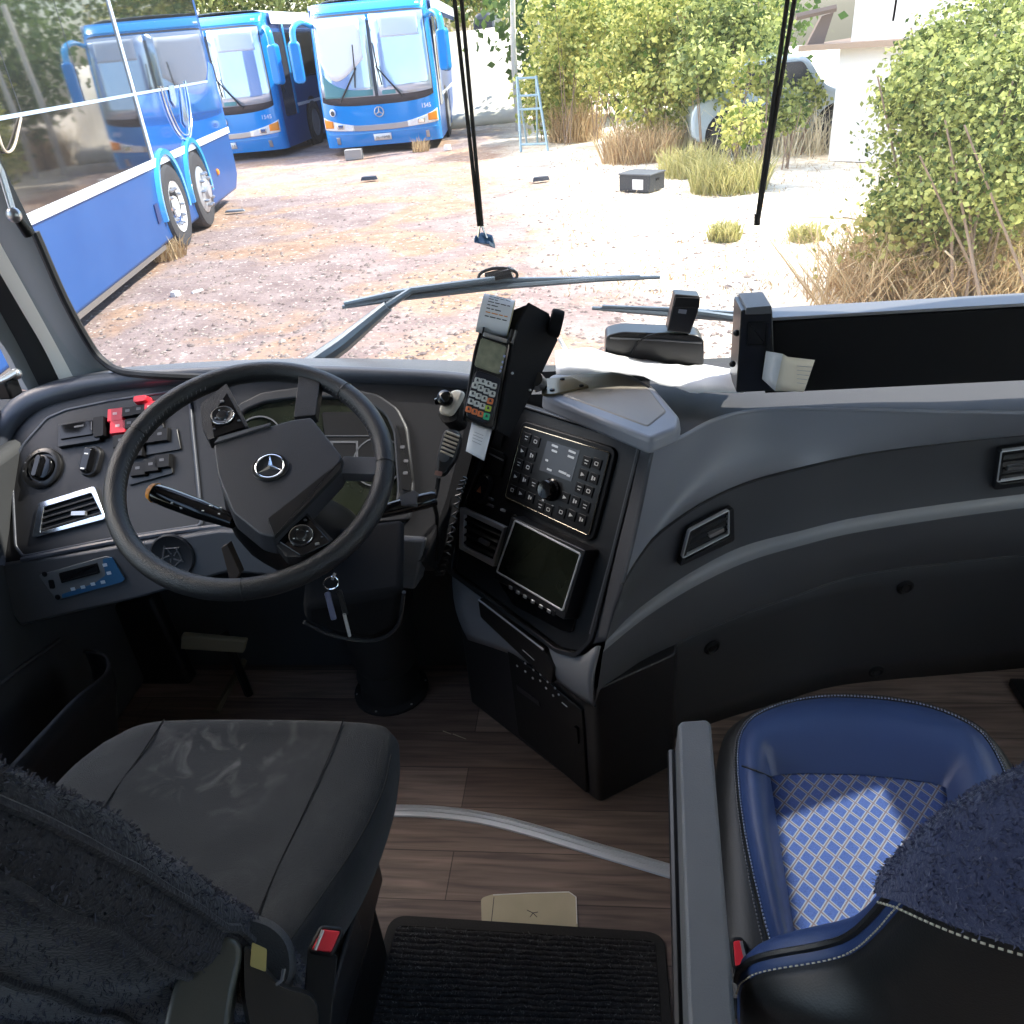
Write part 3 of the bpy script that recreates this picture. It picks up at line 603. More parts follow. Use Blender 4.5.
# light switch
c = D.hit(43.5, 468.5, .004); K = D.at(c[0], c[1], .004); s = abs(D.hit(63, 468, .004)[0]-c[0])
m = MB(); m.lathe(K, [(s, 0), (s, .006), (s*.92, .009), (s*.76, .010), (s*.70, .003), (s*.2, .003)], 36); lk = m.build('light_switch', SATIN, db)
m = MB(); m.lathe(K, [(s*.62, .003), (s*.60, .012), (s*.5, .014), (s*.1, .0145)], 30); m.rrect(K.rot(-8), 0, 0, s*.34, s*1.1, s*.14, .012, .026, shrink=.002); m.build('knob_grip', GLOSS, lk, bevel=.0008)
for a in (0, .5, 1., 1.5): m = MB(); m.box(K, -s*.85*math.cos(a-.2), s*.85*math.sin(a-.2), .0102, .003, .003, .0006); m.build('light_symbol', HUBG, lk)
c = D.hit(92.5, 462, .004); K = D.at(c[0], c[1], .004).rot(-8)
m = MB(); m.rrect(K, 0, 0, .048, .072, .022, 0, .01, shrink=.003); dk = m.build('dimmer_switch', PLD, db, bevel=.001)
m = MB(); m.rrect(K, -.002, 0, .026, .060, .010, .010, .024, shrink=.004); m.build('dimmer_grip', GLOSS, dk, bevel=.001)
for v in (.012, -.022): m = MB(); m.box(K, -.002, v, .0245, .009, .003, .0006); m.build('dimmer_symbol', WHITE, dk)
# socket cover
K = D.at(*D.hit(82, 434, .004), .004).rot(7)
m = MB(); m.rrect(K, 0, 0, .105, .058, .006, 0, .012, shrink=.002); sv = m.build('socket_cover', SATIN, db, bevel=.001); m = MB(); m.rrect(K, -.002, .005, .080, .036, .004, .012, .017, shrink=.002); m.build('cover_flap', GLOSS, sv)
m = MB(); m.box(K, .004, .012, .0175, .022, .004, .0006); m.box(K, .034, .008, .0175, .002, .02, .0006); m.build('cover_print', HUBG, sv)
K2 = D.at(*D.hit(103, 429, .004), .004).rot(7); m = MB(); m.rrect(K2, 0, 0, .028, .05, .005, 0, .018, shrink=.002); m.build('socket_latch', BLK, db)
# rocker switch banks
def bank(px, cells, nm):
    p = rpoly(D.poly(px, .004), .004); mm = MB(); mm.prism(D, p, .003, .009); b = mm.build(nm, SATIN, db, bevel=.001)
    for (x, y, w, h, mt_) in cells:
        K = D.at(*D.hit(x, y, .009), .009).rot(5); mm = MB(); mm.rrect(K, 0, 0, w, h, .003, -.002, .010, shrink=.0025); r_ = mm.build('rocker', mt_, b, bevel=.001)
        mm = MB(); mm.rrect(K, 0, .002, .010, .006, .001, .0098, .0106); mm.build('rocker_symbol', mat('pink_print', (.9, .5, .5), .5) if mt_ is RED else HUBG, r_)
bank([(109, 410), (160, 403), (165, 429), (116, 436)], [(117.5, 416, .040, .034, RED), (120, 428, .040, .034, RED), (130, 413, .034, .026, BLK), (141, 411, .034, .026, BLK), (131.5, 425, .034, .026, BLK), (142.5, 423, .034, .026, BLK), (152, 409, .034, .034, RED), (154.5, 420, .034, .026, YEL)], 'upper_rocker_bank')
K = D.at(*D.hit(145, 402, .006), .006).rot(5); m = MB(); m.rrect(K, 0, 0, .036, .020, .008, 0, .022, shrink=.003); m.build('red_guard', RED, db, bevel=.001)
bank([(114, 438), (178, 429), (182, 450), (117, 461)], [(123, 442, .040, .034, BLK), (136, 440, .040, .034, BLK), (149, 438, .040, .034, BLK), (124, 454, .040, .030, BLK), (137, 452, .040, .030, BLK), (162, 436, .040, .034, BLK)], 'middle_rocker_bank')
bank([(128, 469), (171, 457), (174, 474), (130, 486)], [(140, 470, .038, .034, BLK), (153, 466, .038, .034, BLK), (164, 462, .038, .034, BLK)], 'lower_rocker_bank')
# chrome framed air vent
def vent(fr, outer, inner, parent, nslat, material=CHROME, tabpx=None, n0=0., vertical=False, depth=.05, rd=.006):
    o_ = rpoly(fr.poly(outer, n0), rd, 4); i_ = rpoly(fr.poly(inner, n0), rd*.7, 4)
    mm = MB(); mm.ring(fr, o_, i_, n0-.004, n0+.010); v = mm.build('air_vent', material, parent, bevel=.002)
    mm = MB(); mm.prism(fr, i_, n0-.001, n0+.0005); mm.build('vent_cavity', BLK, v)
    q = [A(*p) for p in fr.poly(inner, n0)]   # order: bl, tl, tr, br
    for k in range(nslat):
        t = (k+.6)/(nslat+.2); a = q[0]*(1-t)+q[1]*t; b = q[3]*(1-t)+q[2]*t; th = .0028
        d = A(0, 1)
        mm = MB(); f0 = fr
        vs = []
        for e in (a, b):
            vs += [fr.p(*(e-d*th), n0+.001), fr.p(*(e+d*th), n0+.001), fr.p(*(e+d*th*.2-d*th), n0+.0085), fr.p(*(e-d*th*1.6), n0+.0085)]
        mm.add(vs, [(0, 1, 2, 3), (4, 5, 6, 7), (0, 1, 5, 4), (1, 2, 6, 5), (2, 3, 7, 6), (3, 0, 4, 7)]); mm.build('vent_slat', PL, v)
    if tabpx: K = fr.at(*fr.hit(*tabpx, n0+.009), n0+.009); mm = MB(); mm.rrect(K, 0, 0, .034, .011, .002, -.004, .004, shrink=.001); mm.build('vent_tab', SILVER, v)
    return v
vent(D, [c8(140, 715), c8(165, 575), c8(388, 508), c8(432, 640)], [c8(172, 692), c8(188, 592), c8(376, 535), c8(418, 620)], db, 4, tabpx=c8(316, 614), n0=.004)
# instrument binnacle
o_ = [(226, 470), (226, 425), (238, 404), (262, 392), (296, 387), (345, 387), (378, 394), (398, 408), (408, 428), (414, 490), (410, 520), (300, 530)]
i_ = [(234, 470), (234, 428), (244, 411), (266, 402), (298, 398), (344, 398), (371, 404), (386, 416), (393, 432), (397, 488), (394, 512), (300, 522)]
oo = rpoly(D.poly(o_, .01), .012); ii = rpoly(D.poly(i_, .01), .012)
m = MB(); m.ring(D, oo, ii, -.05, .012); bn = m.build('instrument_binnacle', PL, db, bevel=.005, seg=3)
m = MB(); m.prism(D, ii, -.002, .003); m.build('gauge_glass', GLASSD, bn)
gp = [(322, 412), (372, 412), (386, 455), (386, 478), (330, 478)]
m = MB(); m.prism(D, rpoly(D.poly(gp, .004), .006), .002, .0045); m.build('gauge_screen', SATIN, bn)
m = MB(); m.tube([D.w(325, 436, .005), D.w(384, 436, .005)], .0012, 6); m.build('gauge_divider', PLG, bn)
m = MB(); m.ring(D, D.poly([(330, 441), (358, 441), (358, 470), (330, 470)], .005), D.poly([(333, 443), (356, 443), (356, 468), (333, 468)], .005), .0045, .006); m.build('display_frame', PLG, bn)
for (x, y) in ((258, 440), (378, 462)):
    K = D.at(*D.hit(x, y, .003), .003); m = MB(); m.ring(K, rr(0, 0, .11, .11, .0549, 10), rr(0, 0, .104, .104, .0519, 10), 0, .003); m.build('gauge_dial', PLG, bn)
q = rpoly(D.poly([(396, 424), (406, 428), (413, 478), (411, 492), (401, 490)], .014), .004); m = MB(); m.prism(D, q, .004, .016, inset(q, .002)); rp = m.build('side_button_strip', SATIN, bn, bevel=.001)
for (x, y) in ((402.5, 447), (406, 461), (405.5, 473)):
    K = D.at(*D.hit(x, y, .016), .016); m = MB(); m.rrect(K, 0, 0, .010, .007, .002, 0, .0012); m.build('strip_symbol', HUBG, rp)
# underside skin below the panel, with speaker cap and grey card reader plate
LO = Fr(D.p(0, botv, 0), (1, 0, 0), (0, .30, 1))
px = [(8, 562), (110, 545), (240, 528), (300, 560), (262, 612), (225, 578), (140, 596), (62, 614)]
m = MB(); up_ = [LO.hit(*q) for q in [(-20, 566), (60, 556), (130, 544), (220, 530), (425, 540)]]; lo_ = [LO.hit(*q) for q in [(20, 626), (60, 616), (140, 598), (228, 572), (415, 590)]]
m.prism(LO, up_+lo_[::-1], -.08, 0); m.build('lower_skin', CWB, db, bevel=.006)
c = LO.hit(173, 556, 0); K = LO.at(c[0], c[1], 0); s = abs(LO.hit(195, 556)[0]-c[0])
m = MB(); m.lathe(K, [(s, 0), (s, .004), (s*.93, .006), (s*.86, .004), (s*.1, .004)], 40); sc2 = m.build('round_cap', PL, db)
m = MB()
for k in range(5):
    a = 2*math.pi*k/5+.3; b = a+1.9; m.tube([K.p(s*.12*math.cos(a), s*.12*math.sin(a), .005), K.p(s*.55*math.cos(a+.5), s*.55*math.sin(a+.5), .005), K.p(s*.45*math.cos(b), s*.45*math.sin(b), .005)], .0018, 6)
m.build('cap_emblem', PLG, sc2)
q = rpoly(LO.poly([(39, 575), (106, 556), (113, 558), (125, 579), (122, 582), (57, 600)], .003), .004); m = MB(); m.prism(LO, q, 0, .005); cr = m.build('card_reader_plate', SKYP, db, bevel=.001)
q = rpoly(LO.poly([(103, 559), (112, 557), (125, 579), (122, 582), (63, 598), (62, 594), (95, 583), (106, 575)], .005), .003); m = MB(); m.prism(LO, q, .004, .0065); m.build('blue_panel', BLUEP, cr)
q = rpoly(LO.poly([(59, 573), (97, 563), (100, 573), (62, 583)], .006), .002); m = MB(); m.ring(LO, q, inset(q, .004), .004, .008); m.prism(LO, inset(q, .004), .004, .006); m.build('card_slot', BLK, cr)
for (x, y) in ((45, 574), (58, 597)): m = MB(); m.lathe(LO.at(*LO.hit(x, y, .005), .005), [(.006, 0), (.006, .002), (.002, .003)], 12); m.build('plate_screw', BLK, cr)
m = MB(); m.rrect(LO, *LO.hit(52, 584, .005), .012, .020, .003, .004, .007); m.build('plate_button', BLK, cr)
for (x, y) in ((73, 589), (83, 587), (93, 584), (103, 582), (105, 565), (109, 573)): K = LO.at(*LO.hit(x, y, .0065), .0065).rot(10); m = MB(); m.box(K, 0, 0, .0003, .010, .007, .0008); m.build('plate_icon', mat('pale_blue_print', (.45, .55, .65), .6), cr)
# foot well: kick panel, pedals, wall trim with pocket
fw = thing('footwell_panel', 'dark kick panel in the footwell under the dashboard left of the pedals', 'panel', (-1.0, 1.6, 0))
m = MB(); k0 = [at(*p, y=1.62) for p in [(60, 620), (150, 598), (198, 700), (200, 760), (60, 760)]]; m.add(k0+[p+A(0, .05, 0) for p in k0], [(0, 1, 2, 3, 4), (5, 6, 7, 8, 9)]+[(i, (i+1) % 5, 5+(i+1) % 5, 5+i) for i in range(5)]); m.build('kick_board', PLD, fw, bevel=.01)
wt = thing('side_wall_trim', 'dark moulded wall trim with map pocket left of the driver seat', 'wall trim', (-1.25, .9, 0))
m = MB(); m.wbox(-1.37, -1.32, -.4, 1.70, 0, .80); m.build('trim_board', CABINW, wt, bevel=.02)
lipx = [(-60, 828), (0, 775), (40, 733), (75, 697), (98, 679), (107, 668), (105, 655), (97, 650), (85, 650)]
e = crom([at(*p, x=-1.13 if i < 6 else (-1.145, -1.17, -1.21)[i-6]) for i, p in enumerate(lipx)], 4)
rows = [[p, p+A(.006, 0, -.006), p+A(.004, 0, -.05), A(min(p[0]-.05, -1.17), p[1], p[2]-.22), A(min(p[0]-.07, -1.19), p[1], max(p[2]-.40, .01))] for p in e]
m = MB(); m.grid(rows); m.build('map_pocket', PL, wt, solid=.008, ang=60)
m = MB(); e2 = [at(*p, x=-1.318) for p in [(-20, 700), (20, 668), (60, 640)]]; m.tube(e2, .006, 6); m.build('trim_crease', CABINW, wt)
lh = thing('window_latch', 'grey side window latch handle on the left wall by the dashboard corner', 'latch', at(13, 380, x=-1.26))
m = MB(); m.tube([at(-8, 384, x=-1.25), at(4, 379, x=-1.245), at(14, 373, x=-1.245)], [.006, .006, .008], 10); m.build('lever', SILVER, lh); m = MB(); m.ball(at(16, 374, x=-1.245), .012); m.build('lever_knob', SILVER, lh); m = MB(); p = at(13, 383, x=-1.25); m.wbox(p[0]-.04, p[0], p[1]-.02, p[1]+.02, p[2]-.03, p[2]+.01); m.build('latch_base', BLK, lh, bevel=.005)
# pedals
def pedal(nm, lab, px, y, mt_):
    q = [at(*p, y=y) for p in px]; t = thing(nm, lab, 'pedal', (q[3][0], y, 0)); n = nrm(np.cross(q[1]-q[0], q[3]-q[0])); n = n if n[1] < 0 else -n
    mm = MB(); mm.add([p+n*.006 for p in q]+[p-n*.012 for p in q], [(0, 1, 2, 3), (4, 5, 6, 7), (0, 1, 5, 4), (1, 2, 6, 5), (2, 3, 7, 6), (3, 0, 4, 7)]); mm.build('pedal_pad', mt_, t, bevel=.004)
    mm = MB(); mid = sum(q)/4; mm.tube([mid+A(0, .01, 0), mid+A(0, .06, -.02), A(mid[0], y+.08, .0)], .012, 8); mm.build('pedal_arm', BLK, t)
pedal('brake_pedal', 'wide tan faced pedal plate in the dark footwell left of the column', [(182, 634), (247, 640), (244, 652), (181, 648)], 1.50, mat('pedal_tan', (.20, .17, .11), .7))
pedal('accelerator_pedal', 'long slanted pedal in the footwell right of the steering column', [(468, 640), (492, 652), (488, 676), (466, 668)], 1.70, RUBBER)
m = MB(); m.tube([at(251, 648, z=.02), at(240, 668, z=.012), at(216, 712, z=.006)], [.010, .010, .010], 6); tag(m.build('floor_edging', mat('edging_dark_tan', (.13, .11, .08), .6)), 'narrow tan edging strip on the dark footwell floor under the wheel', 'edging')
# ------------------------------------------------------------------ centre console
def c3p(x, y): return (430+x/3.9385, 410+y/3.9385)
Ao = at(592, 638, z=.441); az = math.radians(47); ph = math.radians(25)
Hd = A(-math.sin(az), math.cos(az), 0); Nin = A(math.cos(az), math.sin(az), 0)
KF = Fr(Ao, -Hd, A(0, 0, math.cos(ph))+Nin*math.sin(ph))
foot = at(600, 803, z=0)
LF = Fr(foot, A(.731, -.682, 0), (0, 0, 1))          # plane of the cabinet's left face
cc = thing('center_console', 'dark centre console with radio, monitor, drawer and cabinet between driver and guide seat', 'console', foot+A(0, .15, 0))
pan = [(642, 444), (592, 640), (578, 652), (560, 648), (500, 603), (455, 570), (462, 520), (492, 440), (508, 402)]
pp = rpoly(KF.poly(pan), .012)
m = MB(); m.prism(KF, pp, -.22, 0); m.build('body', PLD, cc, bevel=.004)
m = MB(); q = rpoly(KF.poly([(646, 443), (596, 640), (580, 657), (560, 653), (498, 607), (450, 572), (456, 520), (488, 440), (505, 399)]), .014); m.ring(KF, q, pp, -.05, .012); m.build('panel_rim', PL, cc, bevel=.004, seg=3)
m = MB(); m.tube([KF.w(638, 448, .010), KF.w(614, 545, .010), KF.w(590, 634, .010)], .0025, 6); m.build('rim_edge', PLG, cc)
# radio
rq = KF.poly([c3p(365, 60), c3p(712, 165), c3p(626, 500), c3p(292, 345)], .012); rq = [A(*q) for q in rq]
rp_ = rpoly([tuple(q) for q in rq], .010)
m = MB(); m.prism(KF, inset(rp_, -.010), 0, .008); m.build('radio_surround', BLK, cc, bevel=.003)
m = MB(); m.prism(KF, rp_, 0, .012, inset(rp_, .002)); rad = m.build('radio', SATIN, cc, bevel=.0015)
m = MB(); m.tube([KF.p(*q, .0118) for q in inset(rp_, .0022)], .0011, 5, closed=True); m.build('radio_edge', mat('warm_chrome', (.5, .44, .32), .25, 1.), rad)
q = rpoly(KF.poly([c3p(462, 120), c3p(590, 160), c3p(556, 282), c3p(430, 236)], .013), .002); m = MB(); m.prism(KF, q, .011, .0130); sc3 = m.build('radio_screen', SCR, rad)
def kbox(fr, x, y, n, w, h, d, material, name, parent, rotd=0, bevel=.0006, shrink=.0006, r=.0015):
    K = fr.at(*fr.hit(x, y, n), n).rot(rotd); mm = MB(); mm.rrect(K, 0, 0, w, h, r, -.001, d, 3, shrink=shrink); return mm.build(name, material, parent, bevel=bevel), K
SCT = mat('screen_text', (.45, .48, .52), .5, emit=.15)
for (x, y, w) in ((492, 142, .018), (490, 162, .016), (560, 165, .020), (555, 185, .018), (460, 198, .008), (470, 235, .014), (522, 246, .022), (545, 258, .010)): kbox(KF, *c3p(x, y), .013, w, .0045, .0004, SCT, 'screen_text', sc3, bevel=0, shrink=0, r=.0008)
btn = [(384, 110), (420, 125), (368, 162), (405, 180), (354, 212), (390, 226), (342, 263), (376, 276), (412, 293), (328, 315), (362, 330), (398, 345), (620, 205), (660, 212), (606, 255), (648, 270), (592, 308), (628, 320), (535, 345), (575, 360), (614, 380), (520, 402), (560, 415), (600, 432), (438, 378), (470, 392)]
dig = ['1', '4', '7', '2', '5', '8', '3', '6', '9']
for k, (x, y) in enumerate(btn):
    b, K = kbox(KF, *c3p(x, y), .011, .0235, .022, .0035, BLK, 'radio_button', rad); mm = MB()
    j = k % 4
    if j == 0: mm.box(K, 0, .003, .0037, .010, .0018, .0006); mm.box(K, 0, -.003, .0037, .007, .0018, .0006)
    elif j == 1: mm.ring(K, rr(0, 0, .010, .008, .002, 3), rr(0, 0, .0068, .005, .001, 3), .0034, .0041)
    elif j == 2: mm.prism(K, [(-.005, -.004), (.005, 0), (-.005, .004)], .0034, .0041)
    else: mm.box(K, -.003, 0, .0037, .0035, .009, .0006); mm.box(K, .003, 0, .0037, .0035, .006, .0006)
    mm.build('button_symbol', mat('button_print', (.62, .62, .62), .6), b)
for (x, y) in ((445, 355), (483, 378)): kbox(KF, *c3p(x, y), .0118, .006, .004, .0005, mat('button_print', (.42, .42, .42), .6), 'radio_mark', rad, bevel=0, shrink=0)
K = KF.at(*KF.hit(*c3p(468, 314), .02), .012); m = MB(); m.lathe(K, [(.024, 0), (.024, .004), (.0205, .006), (.0205, .020), (.018, .023), (.012, .0225), (.002, .022)], 30); kn = m.build('volume_knob', GLOSS, rad)
# monitor on the lower part
mq = [c3p(315, 415), c3p(613, 552), c3p(527, 832), c3p(243, 665)]
MF = Fr(KF.w(*c3p(425, 610), .03), KF.u*.99+KF.n*.0, KF.v)
mp = rpoly(MF.poly(mq, .012), .005)
m = MB(); m.prism(MF, mp, -.03, .010, inset(mp, .002)); mon = m.build('monitor', PLD, cc, bevel=.002)
iq = rpoly(MF.poly([c3p(335, 440), c3p(588, 570), c3p(520, 785), c3p(265, 635)], .012), .002)
m = MB(); m.ring(MF, inset(iq, -.004), iq, .009, .0125); m.build('monitor_bezel', SATS, mon, bevel=.0008)
m = MB(); m.prism(MF, iq, .009, .0108); m.build('monitor_screen', GLASSD, mon)
for (x, y) in ((318, 700), (346, 718), (374, 735), (405, 755), (437, 774), (468, 792)): kbox(MF, *c3p(x, y), .010, .011, .008, .0012, SILVER, 'monitor_button', mon, r=.001, shrink=.0003)
kbox(MF, *c3p(488, 800), .010, .009, .012, .0012, BLK, 'monitor_port', mon, r=.001, shrink=.0003)
# tall gloss side of the monitor housing
m = MB(); hp_ = rpoly(KF.poly([c3p(255, 650), c3p(320, 405), c3p(640, 560), c3p(560, 880), c3p(520, 870), c3p(330, 770)], .004), .010); m.prism(KF, hp_, -.002, .006); m.build('monitor_housing', GLOSS, cc, bevel=.002)
vent(KF, [c3p(125, 545), c3p(130, 380), c3p(305, 460), c3p(262, 618)], [c3p(143, 535), c3p(147, 408), c3p(296, 478), c3p(258, 592)], cc, 4, material=SATS, tabpx=c3p(212, 520), n0=.006)
# rotary switch and small buttons above the vent
K = KF.at(*KF.hit(*c3p(215, 312), .004), .004).rot(-12); m = MB(); m.rrect(K, 0, 0, .042, .072, .020, 0, .012, shrink=.003); hs = m.build('oval_rocker', SATIN, cc, bevel=.001)
m = MB(); m.prism(K, [(-.010, -.012), (.006, -.008), (-.004, .006)], .0118, .0126); m.build('orange_symbol', mat('dim_orange_print', (.45, .16, .08), .5), hs)
for (x, y, w, h, mt_) in ((265, 170, .05, .014, PLD), (268, 215, .045, .05, BLK), (275, 110, .03, .04, PLD), (242, 350, .016, .006, HUBG), (240, 375, .020, .006, HUBG), (290, 395, .012, .006, WHITE)): kbox(KF, *c3p(x, y), .001, w, h, .006, mt_, 'blank_switch', cc)
m = MB(); m.box(KF.at(*KF.hit(*c3p(265, 185), .005), .005).rot(-2), 0, 0, .003, .05, .003, .004); m.build('switch_bezel', SILVER, cc)
# grey band with the drawer, wrapping the corner into the cowl, and the cabinet
R3L = [(452, 574), (500, 606), (560, 650), (580, 656)]; R4L = [(468, 640), (512, 655), (551, 677), (578, 697)]
rows = []
up_ = crom([KF.w(*p, .004) for p in R3L]+[at(596, 646, z=.45)], 4); lo_ = crom([LF.w(*p, .004) for p in R4L]+[at(594, 707, z=.29)], 4)
for t in np.linspace(0, 1, 7): rows.append([a*(1-t)+b*t+nrm(KF.n*A(1, 1, 0))*.014*math.sin(math.pi*t) for a, b in zip(up_, lo_)])
m = MB(); m.grid(rows); m.build('grey_band', CWL, cc, ang=60, solid=.012)
BF = Fr(LF.p(-.1, .3, .012), up_[-4]-up_[3], nrm(np.mean(up_, axis=0)-np.mean(lo_, axis=0)))
if np.dot(BF.n, CP-BF.o) < 0: BF = Fr(BF.o, -BF.u, BF.v)
BF = Fr(np.mean(np.array(rows[3]), axis=0), BF.u, BF.v)
dq = rpoly(BF.poly([c3p(190, 742), c3p(448, 942), c3p(490, 1015), c3p(480, 1080), c3p(200, 815)], .006), .006)
m = MB(); m.prism(BF, dq, -.01, .008); dr = m.build('drawer', SATIN, cc, bevel=.002)
m = MB(); m.tube([BF.w(*c3p(192, 748), .010), BF.w(*c3p(320, 846), .010), BF.w(*c3p(446, 944), .010)], .0022, 6); m.build('drawer_edge', SATS, dr)
m = MB(); m.tube([BF.w(*c3p(365, 945), .009), BF.w(*c3p(410, 985), .009)], .001, 6); m.build('drawer_mark', WHITE, dr)
# cabinet box
fl = at(512, 734, z=0); fl = foot+(fl-foot)*1.55; frr = at(672, 766, z=0)
fpz = [(foot[0], foot[1]), (frr[0], frr[1]), (frr[0]+.05, frr[1]+.30), (fl[0]+.05, fl[1]+.12), (fl[0], fl[1])]
m = MB(); m.prism(WORLD, rpoly(fpz, [.012, .01, .01, .01, .01]), .0, .34); m.build('cabinet', PLD, cc, bevel=.003)
def c6(x, y): return (340+x/2.695, 560+y/2.695)
q = rpoly(LF.poly([c6(452, 235), c6(655, 405), c6(668, 628), c6(482, 470)], .003), .006); m = MB(); m.prism(LF, q, 0, .006); cd_ = m.build('cabinet_door', BLK, cc, bevel=.002)
q = LF.poly([c6(476, 335), c6(536, 380), c6(540, 395), c6(478, 350)], .007); m = MB(); m.prism(LF, q, .005, .008); m.build('door_label', PL, cd_)
for (x, y) in ((478, 285), (500, 300), (520, 318), (540, 325), (556, 345), (575, 365), (590, 362), (500, 278), (522, 296), (541, 308), (560, 328), (580, 345)): K = LF.at(*LF.hit(*c6(x, y), .006), .006); m = MB(); m.lathe(K, [(.003, 0), (.003, .0014), (.001, .002)], 8); m.build('door_stud', WHITE, cd_)
m = MB(); m.tube([LF.w(*c6(598, 384), .007), LF.w(*c6(612, 396), .007)], .0012, 5); m.build('door_mark', WHITE, cd_)
m = MB(); m.rrect(LF, *LF.hit(*c6(640, 470), .006), .012, .05, .004, .005, .012); m.build('door_latch', BLK, cd_)
# pad on top
zt = .905
tp = [at(*p, z=zt)[:2] for p in [(540, 396), (548, 374), (580, 368), (628, 371), (655, 385), (682, 416), (680, 428), (650, 440)]]
tp = rpoly([tuple(p) for p in tp], .014)
m = MB(); m.prism(WORLD, tp, zt-.030, zt, inset(tp, .004)); m.build('top_pad', CWS, cc, bevel=.008, seg=4)
tq = rpoly([tuple(at(*p, z=zt)[:2]) for p in [(552, 392), (556, 378), (582, 373), (625, 376), (648, 387), (668, 412), (648, 428)]], .012); m = MB(); m.prism(WORLD, tq, zt-.002, zt+.002, inset(tq, .004)); m.build('pad_inlay', mat('pad_sun_sheen', (.24, .215, .185), .35, bump=.3, bscale=700), cc, bevel=.001)  # tan inlay carries the golden sun sheen in its colour
# ------------------------------------------------------------------ dashboard cowl in front of the guide seat
cw = thing('dashboard_cowl', 'long curved charcoal dashboard moulding with two chrome vents in front of guide seat', 'dashboard', (.6, 1.6, .5))
R1 = [(652, 450, .86), (682, 437, .855), (712, 421, .85), (745, 412, .845), (789, 409, .845), (870, 410, .845), (950, 412, .84), (1024, 413, .84), (1160, 417, .84)]
R2 = [(622, 585, .60), (640, 556, .635), (660, 533, .665), (700, 505, .70), (745, 484, .72), (795, 470, .735), (877, 452, .745), (1024, 435, .75), (1170, 425, .75)]
R3 = [(606, 641, .455), (628, 618, .48), (650, 600, .50), (690, 573, .53), (741, 547, .555), (800, 531, .57), (870, 515, .58), (1024, 494, .59), (1180, 480, .59)]
R3b = [(603, 652, .43), (628, 631, .455), (652, 613, .475), (692, 588, .50), (744, 563, .523), (800, 546, .54), (870, 530, .55), (1024, 508, .56), (1180, 494, .56)]
R4 = [(594, 707, .29), (620, 683, .31), (646, 662, .325), (690, 637, .345), (741, 615, .36), (800, 594, .375), (870, 573, .385), (1024, 555, .395), (1180, 541, .395)]
def line(Rr, dy=0, dz=0, k=4): return crom([at(x, y, z=z)+A(0, dy, dz) for x, y, z in Rr], k)
L1, L2, L3, L3b, L4 = line(R1), line(R2), line(R3), line(R3b), line(R4)
top = [A(p[0]+.02*(i < 8), max(1.77, p[1]+.1), p[2]-.015) for i, p in enumerate(L1)]
def blend(a, b, n, bulge=None):
    out = []
    for t in np.linspace(0, 1, n): out.append([p*(1-t)+q*t+(A(*bulge)*math.sin(math.pi*t) if bulge is not None else 0) for p, q in zip(a, b)])
    return out
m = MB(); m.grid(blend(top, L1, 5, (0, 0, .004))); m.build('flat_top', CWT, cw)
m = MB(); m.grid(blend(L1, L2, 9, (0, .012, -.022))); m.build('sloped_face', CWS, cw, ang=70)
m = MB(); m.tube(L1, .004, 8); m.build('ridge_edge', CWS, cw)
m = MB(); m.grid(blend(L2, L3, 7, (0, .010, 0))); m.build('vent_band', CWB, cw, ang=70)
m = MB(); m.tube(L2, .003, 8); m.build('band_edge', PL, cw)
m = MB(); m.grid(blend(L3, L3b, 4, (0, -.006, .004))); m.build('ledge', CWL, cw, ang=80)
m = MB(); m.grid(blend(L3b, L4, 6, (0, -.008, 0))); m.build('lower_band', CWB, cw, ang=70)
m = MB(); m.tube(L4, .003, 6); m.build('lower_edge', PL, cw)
# cheek that closes the gap between the console panel and the cowl
ck = crom([KF.w(*p, .004) for p in [(640, 447), (628, 500), (615, 552), (603, 604), (593, 644)]], 5)
cr_ = loopline = crom([L1[0], (L1[0]*.5+L2[0]*.5)+A(0, .012, -.022), L2[0], L3[0]*.5+L2[0]*.5+A(0, .008, 0), L3[0], ], 5)
m = MB(); m.grid([[a*(1-t)+b*t for a, b in zip(ck, cr_)] for t in np.linspace(0, 1, 6)]); m.build('side_cheek', CWB, cw, ang=70, solid=.004)
# recessed lower panel
low = [p+A(0, .02, .012) for p in L4[8:]]; ft_ = [A(p[0], p[1]+.03, -.0) for p in low]
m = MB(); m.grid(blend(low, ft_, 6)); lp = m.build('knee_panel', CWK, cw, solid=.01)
low2 = [p+A(0.004, .02, .012) for p in L4[:10]]; ft2 = [A(foot[0]+.01, foot[1]+.02, 0)+(A(frr[0], frr[1]+.02, 0)-A(foot[0]+.01, foot[1]+.02, 0))*t for t in np.linspace(0, 1, 10)]
def onlow(px, py, dn=0):
    """a point on the knee panel under a pixel"""
    best = None
    d = ray(px, py)
    for i in range(len(low)-1):
        a, b = low[i], low[i+1]; n = np.cross(b-a, A(0, .03, -.38)); t = np.dot(a-CP, n)/np.dot(d, n); P = CP+d*t
        if min(a[0], b[0])-1e-4 <= P[0] <= max(a[0], b[0])+1e-4:
            nn = nrm(n); nn = nn if np.dot(nn, d) < 0 else -nn; return P, nn
    n = A(0, -1, 0); return at(px, py, y=1.7), n
for (x, y) in ((712, 647), (905, 587), (876, 671)):
    P, n = onlow(x, y); f = face_frame(P, n); m = MB(); m.lathe(f, [(.020, -.002), (.020, .003), (.014, .006), (.011, .003), (.002, .003)], 24); bt = m.build('panel_fastener', BLK, cw); m = MB(); m.lathe(f, [(.009, .003), (.009, .006), (.002, .006)], 6); m.build('fastener_bolt', PLD, bt)
def surf_frame(pa, pb, pc):
    """frame from three picked points of the vent band (left, right, top)"""
    f = Fr(pa, pb-pa, pc-pa); return f if np.dot(f.n, CP-f.o) > 0 else Fr(pa, pa-pb, pc-pa)
